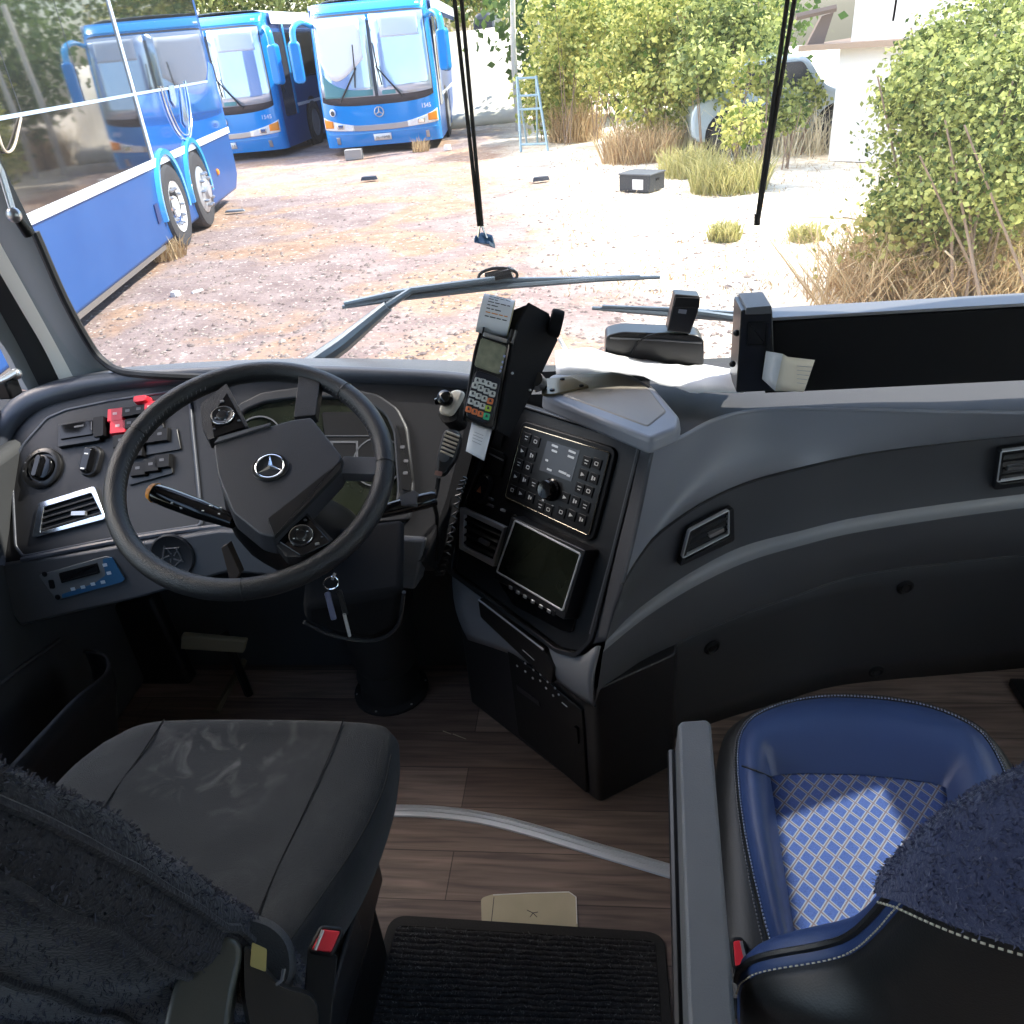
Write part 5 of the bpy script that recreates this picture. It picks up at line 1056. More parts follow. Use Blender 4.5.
fibres('wool_fibres', rows, 26000, .006, FUZZF, bk_, w=.0005)
def oncurve(rows, frac, lo, hi, out=.003):
    R_ = len(rows); C_ = len(rows[0]); k = int(frac*C_) % C_; e = []
    for i in range(int(lo*R_), int(hi*R_)):
        p = rows[i][k]; cc_ = np.mean(np.array(rows[i]), axis=0); e.append(p+nrm(p-cc_)*out)
    return e
for f_ in (.02, .93, .80, .70): m = MB(); m.tube(oncurve(rows, f_, .1, .93), .0045, 6); m.build('cover_seam', FUZZ, bk_)
# armrest pivot with belt housing on the seat's right side
AF = Fr((-.325, .43, .74), (.30, .55, -.45), (-.15, .62, .72)); AF = Fr(at(245, 985, y=.44), nrm(A(.55, .62, -.45)), (0, .45, .9))
AF = face_frame(at(245, 980, y=.42), nrm(CP-at(245, 980, y=.42)))
ab = MB(); q = rpoly(AF.poly([(166, 1000), (185, 945), (205, 931), (238, 934), (247, 950), (236, 1000), (228, 1075), (150, 1075)]), .012)
ab.prism(AF, q, -.06, .012, inset(q, .004)); hb = ab.build('armrest_pivot', mat('olive_black', (.05, .05, .042), .35, bump=.15, bscale=600), ds, bevel=.008, seg=3)
q = rpoly(AF.poly([(240, 945), (250, 941), (272, 972), (285, 985), (312, 990), (322, 1004), (322, 1075), (256, 1075), (240, 995)]), .012); m = MB(); m.prism(AF, q, -.05, .0, inset(q, .004)); hs_ = m.build('belt_housing', SATIN, ds, bevel=.004)
q = rpoly(AF.poly([(252, 942), (267, 949), (266, 972), (250, 966)], .004), .002); m = MB(); m.prism(AF, q, -.002, .0025); m.build('gold_sticker', GOLD, hs_)
m = MB(); m.tube([AF.w(284, 969, .001), AF.w(282, 980, .002), AF.w(276, 985, .002)], .002, 6); m.build('grey_latch', HUBG, hs_)
AF2 = Fr(AF.o-AF.n*.055, AF.u, AF.v)
q = rpoly(AF2.poly([(205, 940), (215, 918), (245, 909), (276, 917), (297, 940), (300, 978), (280, 1005), (240, 1005)]), .03); m = MB(); m.prism(AF2, q, -.05, .012, inset(q, .010)); m.build('armrest_pad', SEATF, ds, bevel=.012, seg=3)
m = MB(); m.ball(AF2.w(223, 913, .0), (.012, .006, .010)); m.build('orange_tab', mat('orange_felt', (.45, .20, .07), .7), ds)
# seat belt buckles
def buckle(px, xx, lab, nm='seat_belt_buckle'):
    c = at(*px[0], x=xx); n = nrm(CP-c); f = face_frame(c, n); q = rpoly(f.poly(px[1]), .003); t = thing(nm, lab, 'buckle', c)
    mm = MB(); mm.prism(f, inset(q, -.004), -.03, .0); mm.build('buckle_case', BLK, t, bevel=.003)
    mm = MB(); mm.prism(f, q, -.001, .003, inset(q, .001)); mm.build('release_button', RED, t, bevel=.001)
    st2 = f.poly(px[2]); mm = MB(); mm.prism(f, rpoly(st2, .004), -.028, -.012); mm.build('buckle_stalk', BLK, t, bevel=.004)
    if len(px) > 3: mm = MB(); mm.tube([f.w(*p, .003) for p in px[3]], .002, 6); mm.build('metal_slot', SILVER, t)
    return t
buckle([(325, 945), [(322, 929), (341, 931), (331, 953), (311, 950)], [(308, 945), (338, 955), (330, 1040), (300, 1040)], [(323, 930), (315, 950)]], -.318, 'red seat belt buckle standing at the right side of the driver seat')
# ------------------------------------------------------------------ guide seat on the right
gs = thing('guide_seat', 'blue leather guide seat with diamond patterned cushion and grey armrest', 'seat', (.43, .75, 0))
GX, GZ = .432, .45
def gp(px, py, z=GZ): return at(px, py, z=z)
outer = [(702, 1000), (712, 900), (716, 780), (724, 735), (745, 716), (790, 703), (850, 697), (920, 705), (975, 725), (1003, 748), (1030, 800), (1050, 900), (1060, 1010)]
blue = [(790, 1000), (768, 940), (745, 840), (737, 770), (741, 735), (760, 715), (800, 702), (850, 699), (920, 707), (970, 727), (993, 752), (1012, 800), (1030, 900), (1035, 1000)]
pat = [(800, 1000), (796, 945), (782, 860), (770, 777), (800, 775), (850, 776), (900, 780), (945, 787), (955, 860), (965, 1000)]
oc = crom([gp(*p, GZ-.03) for p in outer], 4); bcv = crom([gp(*p, GZ) for p in blue], 4)
def loopres(c, n):
    c = np.array(c); d = np.r_[0, np.cumsum(np.linalg.norm(np.diff(c, axis=0), axis=1))]; t = np.linspace(0, d[-1], n); return [A(*[np.interp(x, d, c[:, k]) for k in range(3)]) for x in t]
NB = 61; ol = loopres(oc, NB); bl_ = loopres(bcv, NB); pl = loopres([gp(*p, GZ-.012) for p in pat], NB)
m = MB(); m.grid([[p+A(0, 0, -.14) for p in ol], [p+A(0, 0, -.05)+nrm(A(p[0]-GX, p[1]-.75, 0))*.004 for p in ol], [p+A(0, 0, -.005) for p in ol], [p*.3+q*.7+A(0, 0, .012) for p, q in zip(ol, bl_)], [p+A(0, 0, .004) for p in bl_]]); cs = m.build('cushion_side', BLKL, gs, ang=80)
rows = []
for t in np.linspace(0, 1, 9): rows.append([a*(1-t)+b*t+A(0, 0, .004+.030*math.sin(math.pi*min(1, t*1.02))**.8) for a, b in zip(bl_, pl)])
m = MB(); m.grid(rows); cb_ = m.build('cushion_border', BLUEL, gs, ang=80)
cpt = np.mean(np.array(pl), axis=0)
px0 = [(770, 777), (945, 787), (965, 1000), (800, 1000)]
rows = []
for v in np.linspace(0, 1, 14):
    r = []
    for u in np.linspace(0, 1, 14):
        x = (1-v)*(764*(1-u)+950*u)+v*(796*(1-u)+974*u); y = (1-v)*(764*(1-u)+775*u)+v*1000; p = gp(x, y, GZ-.010+.010*math.sin(math.pi*u)*math.sin(math.pi*min(1, v*1.1))); r.append(p)
    rows.append(r)
m = MB(); m.grid(rows); m.build('cushion_panel', PATTERN, gs, ang=80, solid=.01)
def stitchline(pts, parent, material, r=.0011, gap=.0055, name='stitching'):
    P = loopres(pts, max(4, int(sum(np.linalg.norm(np.array(pts[i+1])-np.array(pts[i])) for i in range(len(pts)-1))/gap))); mm = MB()
    for i in range(len(P)-1): mm.tube([P[i]*.85+P[i+1]*.15, P[i]*.35+P[i+1]*.65], r, 4)
    return mm.build(name, material, parent, kind='stuff')
stitchline([p+A(0, 0, .012)*.8+(q-p)*.012 for p, q in zip(bl_, pl)], cb_, THREADB); stitchline([p*.12+q*.88+A(0, 0, .0095) for p, q in zip(ol, bl_)], cs, mat('grey_thread', (.16, .16, .17), .7))
m = MB(); m.tube([p+A(0, 0, .005) for p in bl_], .0028, 6); m.build('piping', BLKL, cb_)
m = MB(); a, b = rows[0][0], gp(738, 765, GZ+.02); m.tube([gp(771, 777, GZ+.004), gp(757, 771, GZ+.033), gp(742, 766, GZ+.018)], .0016, 6); m.build('border_seam', BLKL, cb_)
m = MB(); m.wbox(.20, .68, .45, .98, .12, .32); m.build('seat_base', BLK, gs, bevel=.03); m = MB(); m.wbox(.28, .60, .50, .90, 0, .13); m.build('pedestal', BLK, gs, bevel=.02)
# backrest: wings at hip height, narrower shoulders, convex back
def gsec(z):
    hwl = float(np.mean([np.interp(z+dz, [.44, .60, .655, .68, .70, .74, .84, .92, .98, 1.02, 1.05, 1.07, 1.08], [.30, .315, .30, .262, .232, .217, .207, .192, .165, .13, .09, .045, .01]) for dz in np.linspace(-.022, .022, 9)]))
    yc = .545-(z-.45)*.22
    df = float(np.interp(z, [.44, .7, .97, 1.04, 1.08], [.05, .05, .05, .04, .004])); dbk = float(np.interp(z, [.44, .7, .97, 1.04, 1.08], [.09, .105, .10, .07, .004]))
    return hwl, yc, df, dbk
N = 72; rows = []; zs = np.r_[np.linspace(.44, .64, 7), np.linspace(.65, .75, 10), np.linspace(.77, 1.0, 15), np.linspace(1.01, 1.08, 8)]
for z in zs:
    hwl, yc, df, dbk = gsec(z); r = []
    for a in np.linspace(0, 2*math.pi, N, endpoint=False):
        c, s = math.cos(a), math.sin(a); e = 2.6; X = math.copysign(abs(c)**(2/e), c); Y = math.copysign(abs(s)**(2/e), s)
        wing = .02*max(0, (abs(X)-.5))*float(np.interp(z, [.62, .80], [1, 0]))
        r.append(A(GX+.01+hwl*X, yc+(df if Y > 0 else dbk)*Y+wing, z))
    rows.append(r)
ci, hem = 18, lambda p: .835-.35*(p[0]-GX)**2
def pick(rows, fn):
    mm = MB(); vs = [p for r in rows for p in r]; used = {}; C_ = len(rows[0]); R_ = len(rows); F = []
    for i in range(R_-1):
        for j in range(C_):
            idx = (i*C_+j, i*C_+(j+1) % C_, (i+1)*C_+(j+1) % C_, (i+1)*C_+j); c = sum(vs[k] for k in idx)/4
            if fn(i, j, c): F.append(idx)
    ids = sorted({k for f in F for k in f}); mp = {k: n for n, k in enumerate(ids)}; mm.add([vs[k] for k in ids], [tuple(mp[k] for k in f) for f in F]); return mm
isback = lambda j: N*.5+1 <= j < N-1
gb = pick(rows, lambda i, j, c: isback(j) and zs[i] < .96).build('backrest', BLKL, gs, ang=80, solid=.004)
pick(rows, lambda i, j, c: not isback(j) and zs[i] < .96).build('backrest_front', BLUEL, gs, ang=80, solid=.004)
trows = []
rz = np.array(rows); cz = rz.mean(axis=1)
for t in np.linspace(0, 1, 16):
    r = []
    for j in range(N):
        back = max(0., -math.sin(2*math.pi*j/N)); z0 = .828+.115*back**.6; z = z0+(1.08-z0)*t**.85
        p = A(*[np.interp(z, zs, rz[:, j, k]) for k in range(3)]); c = A(*[np.interp(z, zs, cz[:, k]) for k in range(3)]); r.append(p+nrm(p-c)*.010)
    trows.append(r)
trows.append([np.mean(np.array(rows[-1]), axis=0)+A(.002*math.cos(a), .002*math.sin(a), .012) for a in np.linspace(0, 2*math.pi, N, endpoint=False)])
m = MB(); m.grid(trows, closed=True); hc = m.build('headrest_cover', FUZB, gs, ang=80)
fibres('wool_fibres', trows, 24000, .0045, FUZBF, hc, w=.00035)
def edge(j, i0, i1, off=.003): return [rows[i][j]+nrm(rows[i][j]-np.mean(np.array(rows[i]), axis=0))*off for i in range(i0, i1)]
iz = int(np.searchsorted(zs, .85))
for j in (37, 71): stitchline(edge(j, 4, iz+1, .004), gb, THREAD, .0009, .006); m = MB(); m.tube(edge(j if j > 50 else j-1, 4, iz+1, .001), .004, 6); m.build('seam_piping', BLKL, gb)
stitchline([p+A(0, -.003, -.004) for p in trows[0][N//2:]+[trows[0][0]]], hc, THREAD, .0012, .006)
# armrest
arp = [at(*p, z=.64) for p in [(676, 724), (680, 719), (707, 717), (713, 722), (739, 1024), (742, 1060), (684, 1060), (685, 1024)]]
m = MB(); q = [(p[0], p[1]) for p in arp]; m.prism(WORLD, q, .585, .64, inset(q, .003)); ar = m.build('armrest', mat('armrest_grey', (.12, .122, .125), .5, col2=(.14, .142, .145), nscale=8, bump=.3, bscale=500), gs, bevel=.008, seg=3)
m = MB(); a, b = at(676, 745, z=.60), at(684, 1040, z=.60); m.tube([A(a[0]-.006, a[1], .585), A(b[0]-.004, b[1], .575)], .006, 8); m.build('armrest_rail', SATIN, ar)
buckle([(737, 953), [(733, 941), (741, 940), (745, 964), (735, 967)], [(732, 940), (746, 940), (750, 1020), (734, 1020)], [(741, 941), (746, 962)]], .150, 'red seat belt buckle squeezed between grey armrest and blue seat cushion')
# dark pillar foot and door step at the far right
m = MB(); p = at(1012, 690, z=0); m.wbox(p[0], p[0]+.03, p[1]-.12, p[1]+.02, 0, .02); tag(m.build('step_edge', SATIN), 'dark step edge frame on the floor at the far right', 'edge')
# ------------------------------------------------------------------ yard ground
rows = []
ys = np.r_[np.linspace(1.9, 8, 62), np.linspace(8.2, 24, 70), np.linspace(25, 60, 30)]
for y in ys:
    xs = np.linspace(-1.1*y-4, 1.2*y+6, 110)
    rows.append([A(x, y, ground_z(y)+.03*noise.noise((x*.8, y*.8, 0))+.012*noise.noise((x*4, y*4, 2))) for x in xs])
m = MB(); m.grid(rows); gd = struct(m.build('ground', DIRT, ang=180), 'pinkish grey dirt yard turning to bright dry straw on the right')
m = MB(); m.wbox(-40, 45, -12, 1.9, -.80, -.75); struct(m.build('ground_behind', DIRT))
def pebble(mm, p, r):
    k = len(mm.V); a = A(*(rng.uniform(.6, 1.2, 3)))*r; a[2] *= .6; ph_ = rng.uniform(0, 6)
    vs = [p+A(0, 0, a[2])]
    for i in range(6): t = ph_+i*math.pi/3; vs.append(p+A(a[0]*math.cos(t), a[1]*math.sin(t), .1*a[2]))
    mm.add(vs, [(0, 1+i, 1+(i+1) % 6) for i in range(6)]+[tuple(range(1, 7))])
m = MB()
for k in range(5000):
    px, py = rng.uniform(90, 760), 140+230*rng.random()**.8; p = gat(px, py)
    if p[1] > 22: continue
    pebble(m, A(p[0], p[1], ground_z(p[1])+.03*noise.noise((p[0]*.8, p[1]*.8, 0))), rng.uniform(.008, .028)*(1.5 if rng.random() < .05 else 1))
tag(m.build('gravel', STONE, smooth=False), 'small loose stones scattered over the dirt yard', 'gravel', kind='stuff')
def debris(name, px, py, size, material, lab, cat, rot=0, pts=None):
    p = gat(px, py); p[2] += .02; f = Fr(p, (math.cos(rot), math.sin(rot), 0), (-math.sin(rot), math.cos(rot), 0)); mm = MB(); sx, sy, sz = size
    q = pts or [(-.5, -.4), (.1, -.5), (.5, -.2), (.45, .3), (0, .5), (-.45, .35)]
    mm.prism(f, [(a*sx, b*sy) for a, b in q], 0, sz, [(a*sx*.85, b*sy*.85) for a, b in q]); return tag(mm.build(name, material, bevel=.004), lab, cat)
WHT = mat('white_debris', (.8, .78, .74), .7)
debris('white_stone', 177, 298, (.09, .10, .05), WHT, 'white roundish stone on the red dirt left of the flat white scrap', 'stone')
debris('plastic_scrap', 198, 294, (.14, .05, .02), WHT, 'flat white scrap lying on red dirt near the near bus', 'scrap', 1.0)
debris('dark_rag', 370, 181, (.30, .16, .06), mat('rag_dark', (.04, .06, .09), .8), 'small dark blue rag on the dirt in front of the middle bus', 'rag')
debris('scrap_sheet', 236, 213, (.32, .12, .03), mat('scrap_grey', (.25, .27, .29), .6), 'small grey scrap beside the near bus rear wheels', 'scrap')
debris('plank_piece', 541, 182, (.28, .12, .06), mat('plank_dark', (.06, .07, .09), .7), 'short dark plank piece on the dirt left of the black crate', 'plank', .3)
debris('white_pebble', 448, 151, (.16, .14, .10), WHT, 'white stone near the right front corner of the middle bus', 'stone')
# concrete block in front of the middle bus
p = gat(354, 160); cbk = thing('concrete_block', 'grey concrete block on the ground under the left front of the middle bus', 'block', p)
f = Fr(p, (.995, .1, 0), (-.1, .995, 0)); m = MB(); m.box(f, 0, .1, .10, .36, .2, .20); m.build('block', CONC, cbk, bevel=.01)
# ------------------------------------------------------------------ coach seen from the front
def coach(name, label, loc, yaw, group=None, plate='CCS 3648', L=11.5, Wd=2.55, ht=3.28):
    """built facing -y at the origin, then placed"""
    t = thing(name, label, 'bus', (0, 0, 0), group)
    n_ = 3.4
    zm = lambda z: z if z < 1 else 1+(z-1)*.86
    def S(a, z, off=0.):
        c, s = abs(math.cos(a)), math.sin(a); dep = .42
        x = (Wd/2+off)*math.copysign(abs(s)**(2/n_), s); y = dep*(1-c**(2/n_))-off*(c**.8)
        lean = .07*max(0, z-1.0)+.28*max(0, (z-2.68)/.50)**2-.02*math.sin(math.pi*min(1, max(0, (z-.2)/.7)))
        if z < .40: lean += .05*(.40-z)/.25
        xs = 1-.05*max(0, (z-1.2)/2)**1.5
        return A(x*xs, y+lean, zm(z))
    aa = np.radians(np.linspace(-90, 90, 49)); zz = [.17, .21, .32, .45, .6, .8, 1.0, 1.4, 1.9, 2.3, 2.65, 2.82, 2.95, 3.05, 3.12, 3.16]
    mm = MB(); mm.grid([[S(a, z) for a in aa] for z in zz]); mm.build('front_shell', PAINT, t, ang=60)
    rows = []
    for z in zz: l, r = S(aa[0], z), S(aa[-1], z); rows.append((l, r))
    for sgn, idx in ((-1, 0), (1, 1)):
        mm = MB(); mm.grid([[rw[idx], A(rw[idx][0], L*.5, rw[idx][2]), A(rw[idx][0], L, rw[idx][2])] for rw in rows]); mm.build('side_panel', PAINTD, t)
    mm = MB(); topf = [S(a, 3.16) for a in aa]
    mm.add(topf+[A(topf[-1][0], L, zm(3.16)), A(topf[0][0], L, zm(3.16))], [tuple(range(len(topf)+2))]); mm.grid([[A(-Wd/2*.95, y, zm(3.15)), A(-.9, y, zm(3.24)), A(0, y, zm(3.27)), A(.9, y, zm(3.24)), A(Wd/2*.95, y, zm(3.15))] for y in np.linspace(.9, L, 6)]); mm.build('roof', ROOFP, t)
    mm = MB(); mm.add([rows[0][0]*A(1, 0, 1)+A(0, L, 0), rows[0][1]*A(1, 0, 1)+A(0, L, 0), rows[-1][1]*A(1, 0, 1)+A(0, L, 0), rows[-1][0]*A(1, 0, 1)+A(0, L, 0)], [(0, 1, 2, 3)]); mm.build('rear_panel', PAINT, t)
    mm = MB(); mm.wbox(-Wd/2+.1, Wd/2-.1, .5, L-.1, .24, .30); mm.build('underbody', BLK, t)
    def patch(name, a0, a1, z0, z1, off, material, rz=.0, parent=None, na=16, nz=8, topf=None, botf=None, th=.01):
        mm = MB(); rows = []
        for k in range(nz+1):
            v = k/nz; r = []
            for i in range(na+1):
                u = i/na; zt = z1+(topf(u) if topf else 0); zb = z0+(botf(u) if botf else 0); z = zb+(zt-zb)*v
                r.append(S(math.radians(a0+(a1-a0)*u), z, off))
            rows.append(r)
        mm.grid(rows); return mm.build(name, material, parent or t, ang=60, solid=th)
    dip = lambda k: (lambda u: -k*(1-(2*u-1)**2))
    mask = patch('windscreen_mask', -62, 62, .99, 2.92, .006, BUSBLK, na=24, botf=lambda u: .13*(2*u-1)**2-.03, topf=lambda u: -.06*abs(2*u-1)**6)
    ws = patch('windscreen', -58, -.12, 1.14, 2.86, .020, BUSGL, na=16, botf=lambda u: .06*(1-u)**2)
    ws2 = patch('windscreen', .12, 58, 1.14, 2.86, .020, BUSGL, na=16, botf=lambda u: .06*u**2)
    patch('curtain', -50, -2, 1.45, 2.78, .024, BUSCUR, parent=ws, botf=lambda u: .50-1.7*u*(1-u), th=.004, na=20)
    patch('dash_shelf', -50, -.4, 1.16, 1.26, .024, BUSTEAL, parent=ws, topf=lambda u: .42*(1-u)**2+.03, th=.004)
    patch('sun_blind', 3, 44, 2.36, 2.80, .024, mat('blind_pale', (.62, .70, .82), .5), parent=ws2, th=.004)
    patch('dash_shelf', 1, 8, 1.16, 1.25, .024, BUSTEAL, parent=ws2, th=.004)
    patch('roof_front', -70, 70, 2.95, 3.12, .006, PAINTL, na=24)
    for a in (-48, 48): patch('marker_lamp', a-4, a+4, 3.00, 3.04, .012, WTRIM, na=4, nz=2)
    patch('silver_grille', -20, 20, .50, .61, .012, SILVER, botf=dip(.03), topf=dip(.03))
    for s in (-1, 1):
        hl = patch('headlamp', s*15, s*68, .49, .60, .016, LAMP, na=12, topf=lambda u: .19*u, botf=lambda u: .05*u)
        patch('amber_indicator', s*42, s*64, .57, .70, .024, AMBER, na=6, topf=lambda u: .05*u, parent=hl, th=.006); patch('lamp_reflector', s*26, s*36, .54, .63, .024, CHROME, na=6, parent=hl, th=.006)
        patch('fog_lamp', s*36, s*42, .24, .40, .010, SILVER, na=5, topf=lambda u: -.02)
    patch('bumper_line', -62, 62, .44, .455, .008, PAINTL, botf=dip(.02), topf=dip(.02))
    pl_ = patch('number_plate', -2.2, 2.2, .27, .40, .012, PLATE, na=4, nz=2)
    fr = Fr(S(0, .335, .026), (1, 0, 0), (0, 0, 1)); text(plate, fr, 0, 0, .095, INK, pl_, 'plate_number')
    P = S(0, .82, .012); mm = MB(); f = Fr(P, (1, 0, 0), (0, 0, 1)); mm.tube([f.p(.095*math.cos(a), .095*math.sin(a), .01) for a in np.linspace(0, 2*math.pi, 24, endpoint=False)], .013, 6, closed=True)
    for k in range(3): a = math.pi/2+k*2.0944; mm.tube([f.p(0, 0, .012), f.p(.09*math.cos(a), .09*math.sin(a), .012)], [.016, .006], 6)
    mm.build('star_emblem', SILVER, t)
    P = S(math.radians(40), .86, .03); ff = face_frame(P, A(math.sin(.55), -math.cos(.55), 0)); text('1545', ff, 0, 0, .12, WTRIM, t, 'fleet_number', n=.01)
    P = S(math.radians(-40), .87, .02); ff = face_frame(P, A(-math.sin(.55), -math.cos(.55), 0)); mm = MB(); mm.lathe(ff, [(.075, 0), (.075, .02), (.01, .025)], 18); b_ = mm.build('round_badge', WTRIM, t); mm = MB(); mm.lathe(ff.at(.012, -.012, .02), [(.05, 0), (.05, .012), (.01, .014)], 14); mm.build('badge_center', BUSBLK, b_)
    for s, a1, a2 in ((-1, -24, -6), (1, 13, .3)):
        w_ = None; p0 = S(math.radians(a1*(1 if s < 0 else 1)), 1.08, .05); p1 = S(math.radians(a2), 1.78, .06); mm = MB(); mm.tube([p0, p1], [.022, .012], 6); w_ = mm.build('wiper_arm', SATIN, t)
        mm = MB(); mm.tube([p1+A(.0, -.02, .42), p1+A(.03*s, -.02, 0), p1+A(.08*s, -.02, -.36)], .014, 6); mm.build('wiper_blade', SATIN, w_)
    for s in (-1, 1):
        b = S(math.radians(70*s), 2.72, 0); mm = MB(); e = crom([b, b+A(.16*s, -.22, .08), b+A(.30*s, -.42, -.02), b+A(.33*s, -.46, -.30)], 4); mm.tube(e, [.06]*4+[.075]*(len(e)-4), 10, flat=.7); mr = mm.build('mirror_arm', PAINTL, t)
        f = Fr(e[-1]+A(0, 0, -.32), (1, -.25*s, 0), (0, 0, 1)); mm = MB(); mm.rrect(f, 0, 0, .26, .80, .10, -.09, .09, 5, shrink=.03); mm.build('mirror_shell', PAINT, mr, bevel=.03)
        x = s*Wd/2; fs = Fr((x, 0, 0), (0, s, 0), (0, 0, 1))
        def sp(name, y0, y1, z0, z1, off, material, r=.08, parent=None): mm = MB(); mm.rrect(fs, s*(y0+y1)/2, (zm(z0)+zm(z1))/2, y1-y0, zm(z1)-zm(z0), r, off-.012, off); return mm.build(name, material, parent or t)
        k = .0
        d = sp('door_glass', .62, 1.38, .8, 2.72, .012, BUSBLK); sp('door_handle', .66, .72, 1.35, 2.3, .05, SATIN, .02, d)
        sp('windows', 1.55, L-.6, 1.62, 2.78, .010, BUSWIN, .12); sp('window_pillar', 1.44, 1.56, .8, 2.95, .014, PAINTL, .03); sp('side_strip', 1.6, L-.4, .95, 1.02, .012, WTRIM, .02)
        for yy in (2.7, L-2.4):
            f = fs.at(s*yy, .50, 0); mm = MB(); mm.lathe(f, [(.60, -.05), (.60, .006), (.56, .012), (.52, .006)], 32); ac = mm.build('wheel_arch', BLK, t)
            mm = MB(); mm.lathe(f, [(.48, -.22), (.49, -.05), (.49, .02), (.46, .035), (.32, .035), (.315, -.03)], 32); mm.build('tyre', TYRE, ac); mm = MB(); mm.lathe(f, [(.31, -.02), (.31, .038), (.26, .02), (.12, .03), (.02, .05)], 28); mm.build('wheel_rim', RIMM, ac)
        sp('roof_cove', .75, L-.05, 2.90, 3.16, .016, ROOFP, .05)
        sp('hatch_line', 4.0, 4.03, .45, 1.0, .012, PAINTD, .005)
    t.location = loc; t.rotation_euler = (0, 0, yaw); return t
c_ = gat(386, 154); coach('parked_bus', 'bright blue coach facing us in the middle with both wipers and white curtain', (c_[0]-.05, c_[1]+.15, ground_z(c_[1])), math.radians(6.0), 'parked blue coaches', '3L-7648')
c_ = gat(288, 158); coach('parked_bus', 'blue coach half hidden behind the near bus tail, its dark door side showing', (c_[0]-1.35, c_[1]+.05, ground_z(c_[1])), math.radians(1.0), 'parked blue coaches', '7K-2213')
# ------------------------------------------------------------------ near bus, tail towards the yard
a0 = gat(185, 248); NA = math.radians(NEAR_ANG := 11.0)
NB_ = Fr((a0[0], a0[1], ground_z(a0[1])), (-math.sin(NA), math.cos(NA), 0), (0, 0, 1))   # u along the side away from us, n towards the yard
nb = thing('near_bus', 'large blue coach parked close on the left, tinted windows mirroring another bus', 'bus', NB_.o)
h = lambda px, py, n=0.: NB_.hit(px, py, n)
zst = (h(36, 226)[1]+h(225, 126)[1])/2; zwin = (h(0, 121)[1]+h(135, 90)[1])/2; ur = h(238, 172)[0]; utop = h(193, -5)[0]
HT = 3.45; u0 = -9.5
sill = .17
prof_r = [(u0, sill), (ur-.35, sill), (ur-.05, sill+.18), (ur, .6), (ur-.02, 1.2), (ur-.12, 2.0), (ur-.25, HT-.2), (ur-.45, HT), (u0, HT)]
m = MB(); m.prism(NB_, prof_r, -2.5, 0); m.build('body', PAINTD, nb, bevel=.05, seg=3)
m = MB(); m.prism(NB_, [(u0, HT-.02), (ur-.5, HT-.02), (ur-.5, HT+.04), (u0, HT+.04)], -2.4, -.1); m.build('roof', ROOFP, nb)
ub = h(150, 160)[0]; up_ = (h(104, 0)[0]+h(135, 88)[0]+ub)/3
wtop = 2.95; we = h(207, 58)[0]
q = rpoly([(u0+.1, zwin), (we-.42, zwin), (we-.06, zwin+.28), (we-.16, wtop), (u0+.1, wtop)], [.02, .2, .25, .1, .02]); m = MB(); m.prism(NB_, q, -.01, .012); bw = m.build('tinted_window', BUSWIN, nb)
m = MB(); m.prism(NB_, [(u0+.1, zwin-.025), (we-.4, zwin-.025), (we-.4, zwin+.005), (u0+.1, zwin+.005)], -.01, .018); m.build('window_line', mat('pale_blue_trim', (.45, .58, .75), .3), nb)
for du in (-1.55, -3.0, -4.5): m = MB(); m.prism(NB_, [(up_+du, zwin), (up_+du+.012, zwin), (up_+du+.012, wtop), (up_+du, wtop)], .010, .0135); m.build('window_joint', BUSBLK, bw)
m = MB(); m.prism(NB_, [(u0+.1, zst+.045), (up_-.03, zst+.045), (up_-.03, zwin-.02), (u0+.1, zwin-.02)], -.01, .010); m.build('gloss_panel', BUSLOW, nb)
m = MB(); m.prism(NB_, rr(up_, (zst+HT-.3)/2, .085, HT-.3-zst, .02), -.01, .024); m.build('silver_pillar', mat('pillar_pale', (.62, .70, .80), .3), nb)
q = rpoly([(up_+.05, zst+.05), (ur-.05, zst+.05), (ur-.09, zwin+.2), (we-.03, zwin+.25), (we-.40, zwin-.03), (up_+.05, zwin-.03)], .03); m = MB(); m.prism(NB_, q, -.01, .008); m.build('rear_gloss_panel', mat('bus_gloss_blue', (.03, .17, .62), .08, .35, coat=1.), nb)
m = MB(); m.prism(NB_, [(u0, zst-.045), (ur-.02, zst-.045), (ur-.02, zst+.045), (u0, zst+.045)], -.01, .020); ws_ = m.build('white_strip', WTRIM, nb, bevel=.006)
for px in (52, 110): uu = h(px, 217 if px < 60 else 186)[0]; m = MB(); m.prism(NB_, [(uu, zst-.046), (uu+.012, zst-.046), (uu+.012, zst+.046), (uu, zst+.046)], .015, .022); m.build('strip_joint', SILVER, ws_)
# chrome V shaped logo
VL = mat('logo_chrome', (.78, .85, .92), .15, .8)
def vp(x, y): return NB_.w(x, y, .02)
m = MB(); m.tube(crom([vp(160, 86), vp(168, 112), vp(178, 132), vp(187, 140), vp(191, 132), vp(190, 108), vp(185, 81)], 4), .014, 8); m.tube(crom([vp(163, 86), vp(171, 111), vp(180, 130), vp(187, 135), vp(189, 128), vp(184, 84)], 4), .008, 6); lg = m.build('v_logo', VL, nb)
q = [vp(168, 86), vp(173, 85), vp(176, 100), vp(175, 107), vp(171, 101)]; m = MB(); m.add(q+[p+NB_.n*.01 for p in q], [(0, 1, 2, 3, 4), (5, 6, 7, 8, 9)]+[(i, (i+1) % 5, 5+(i+1) % 5, 5+i) for i in range(5)]); m.build('logo_bar', VL, lg)
q = [vp(179, 84), vp(183, 100), vp(188, 120), vp(187, 128), vp(183, 122)]; m = MB(); m.add(q+[p+NB_.n*.01 for p in q], [(0, 1, 2, 3, 4), (5, 6, 7, 8, 9)]+[(i, (i+1) % 5, 5+(i+1) % 5, 5+i) for i in range(5)]); m.build('logo_bar', VL, lg)
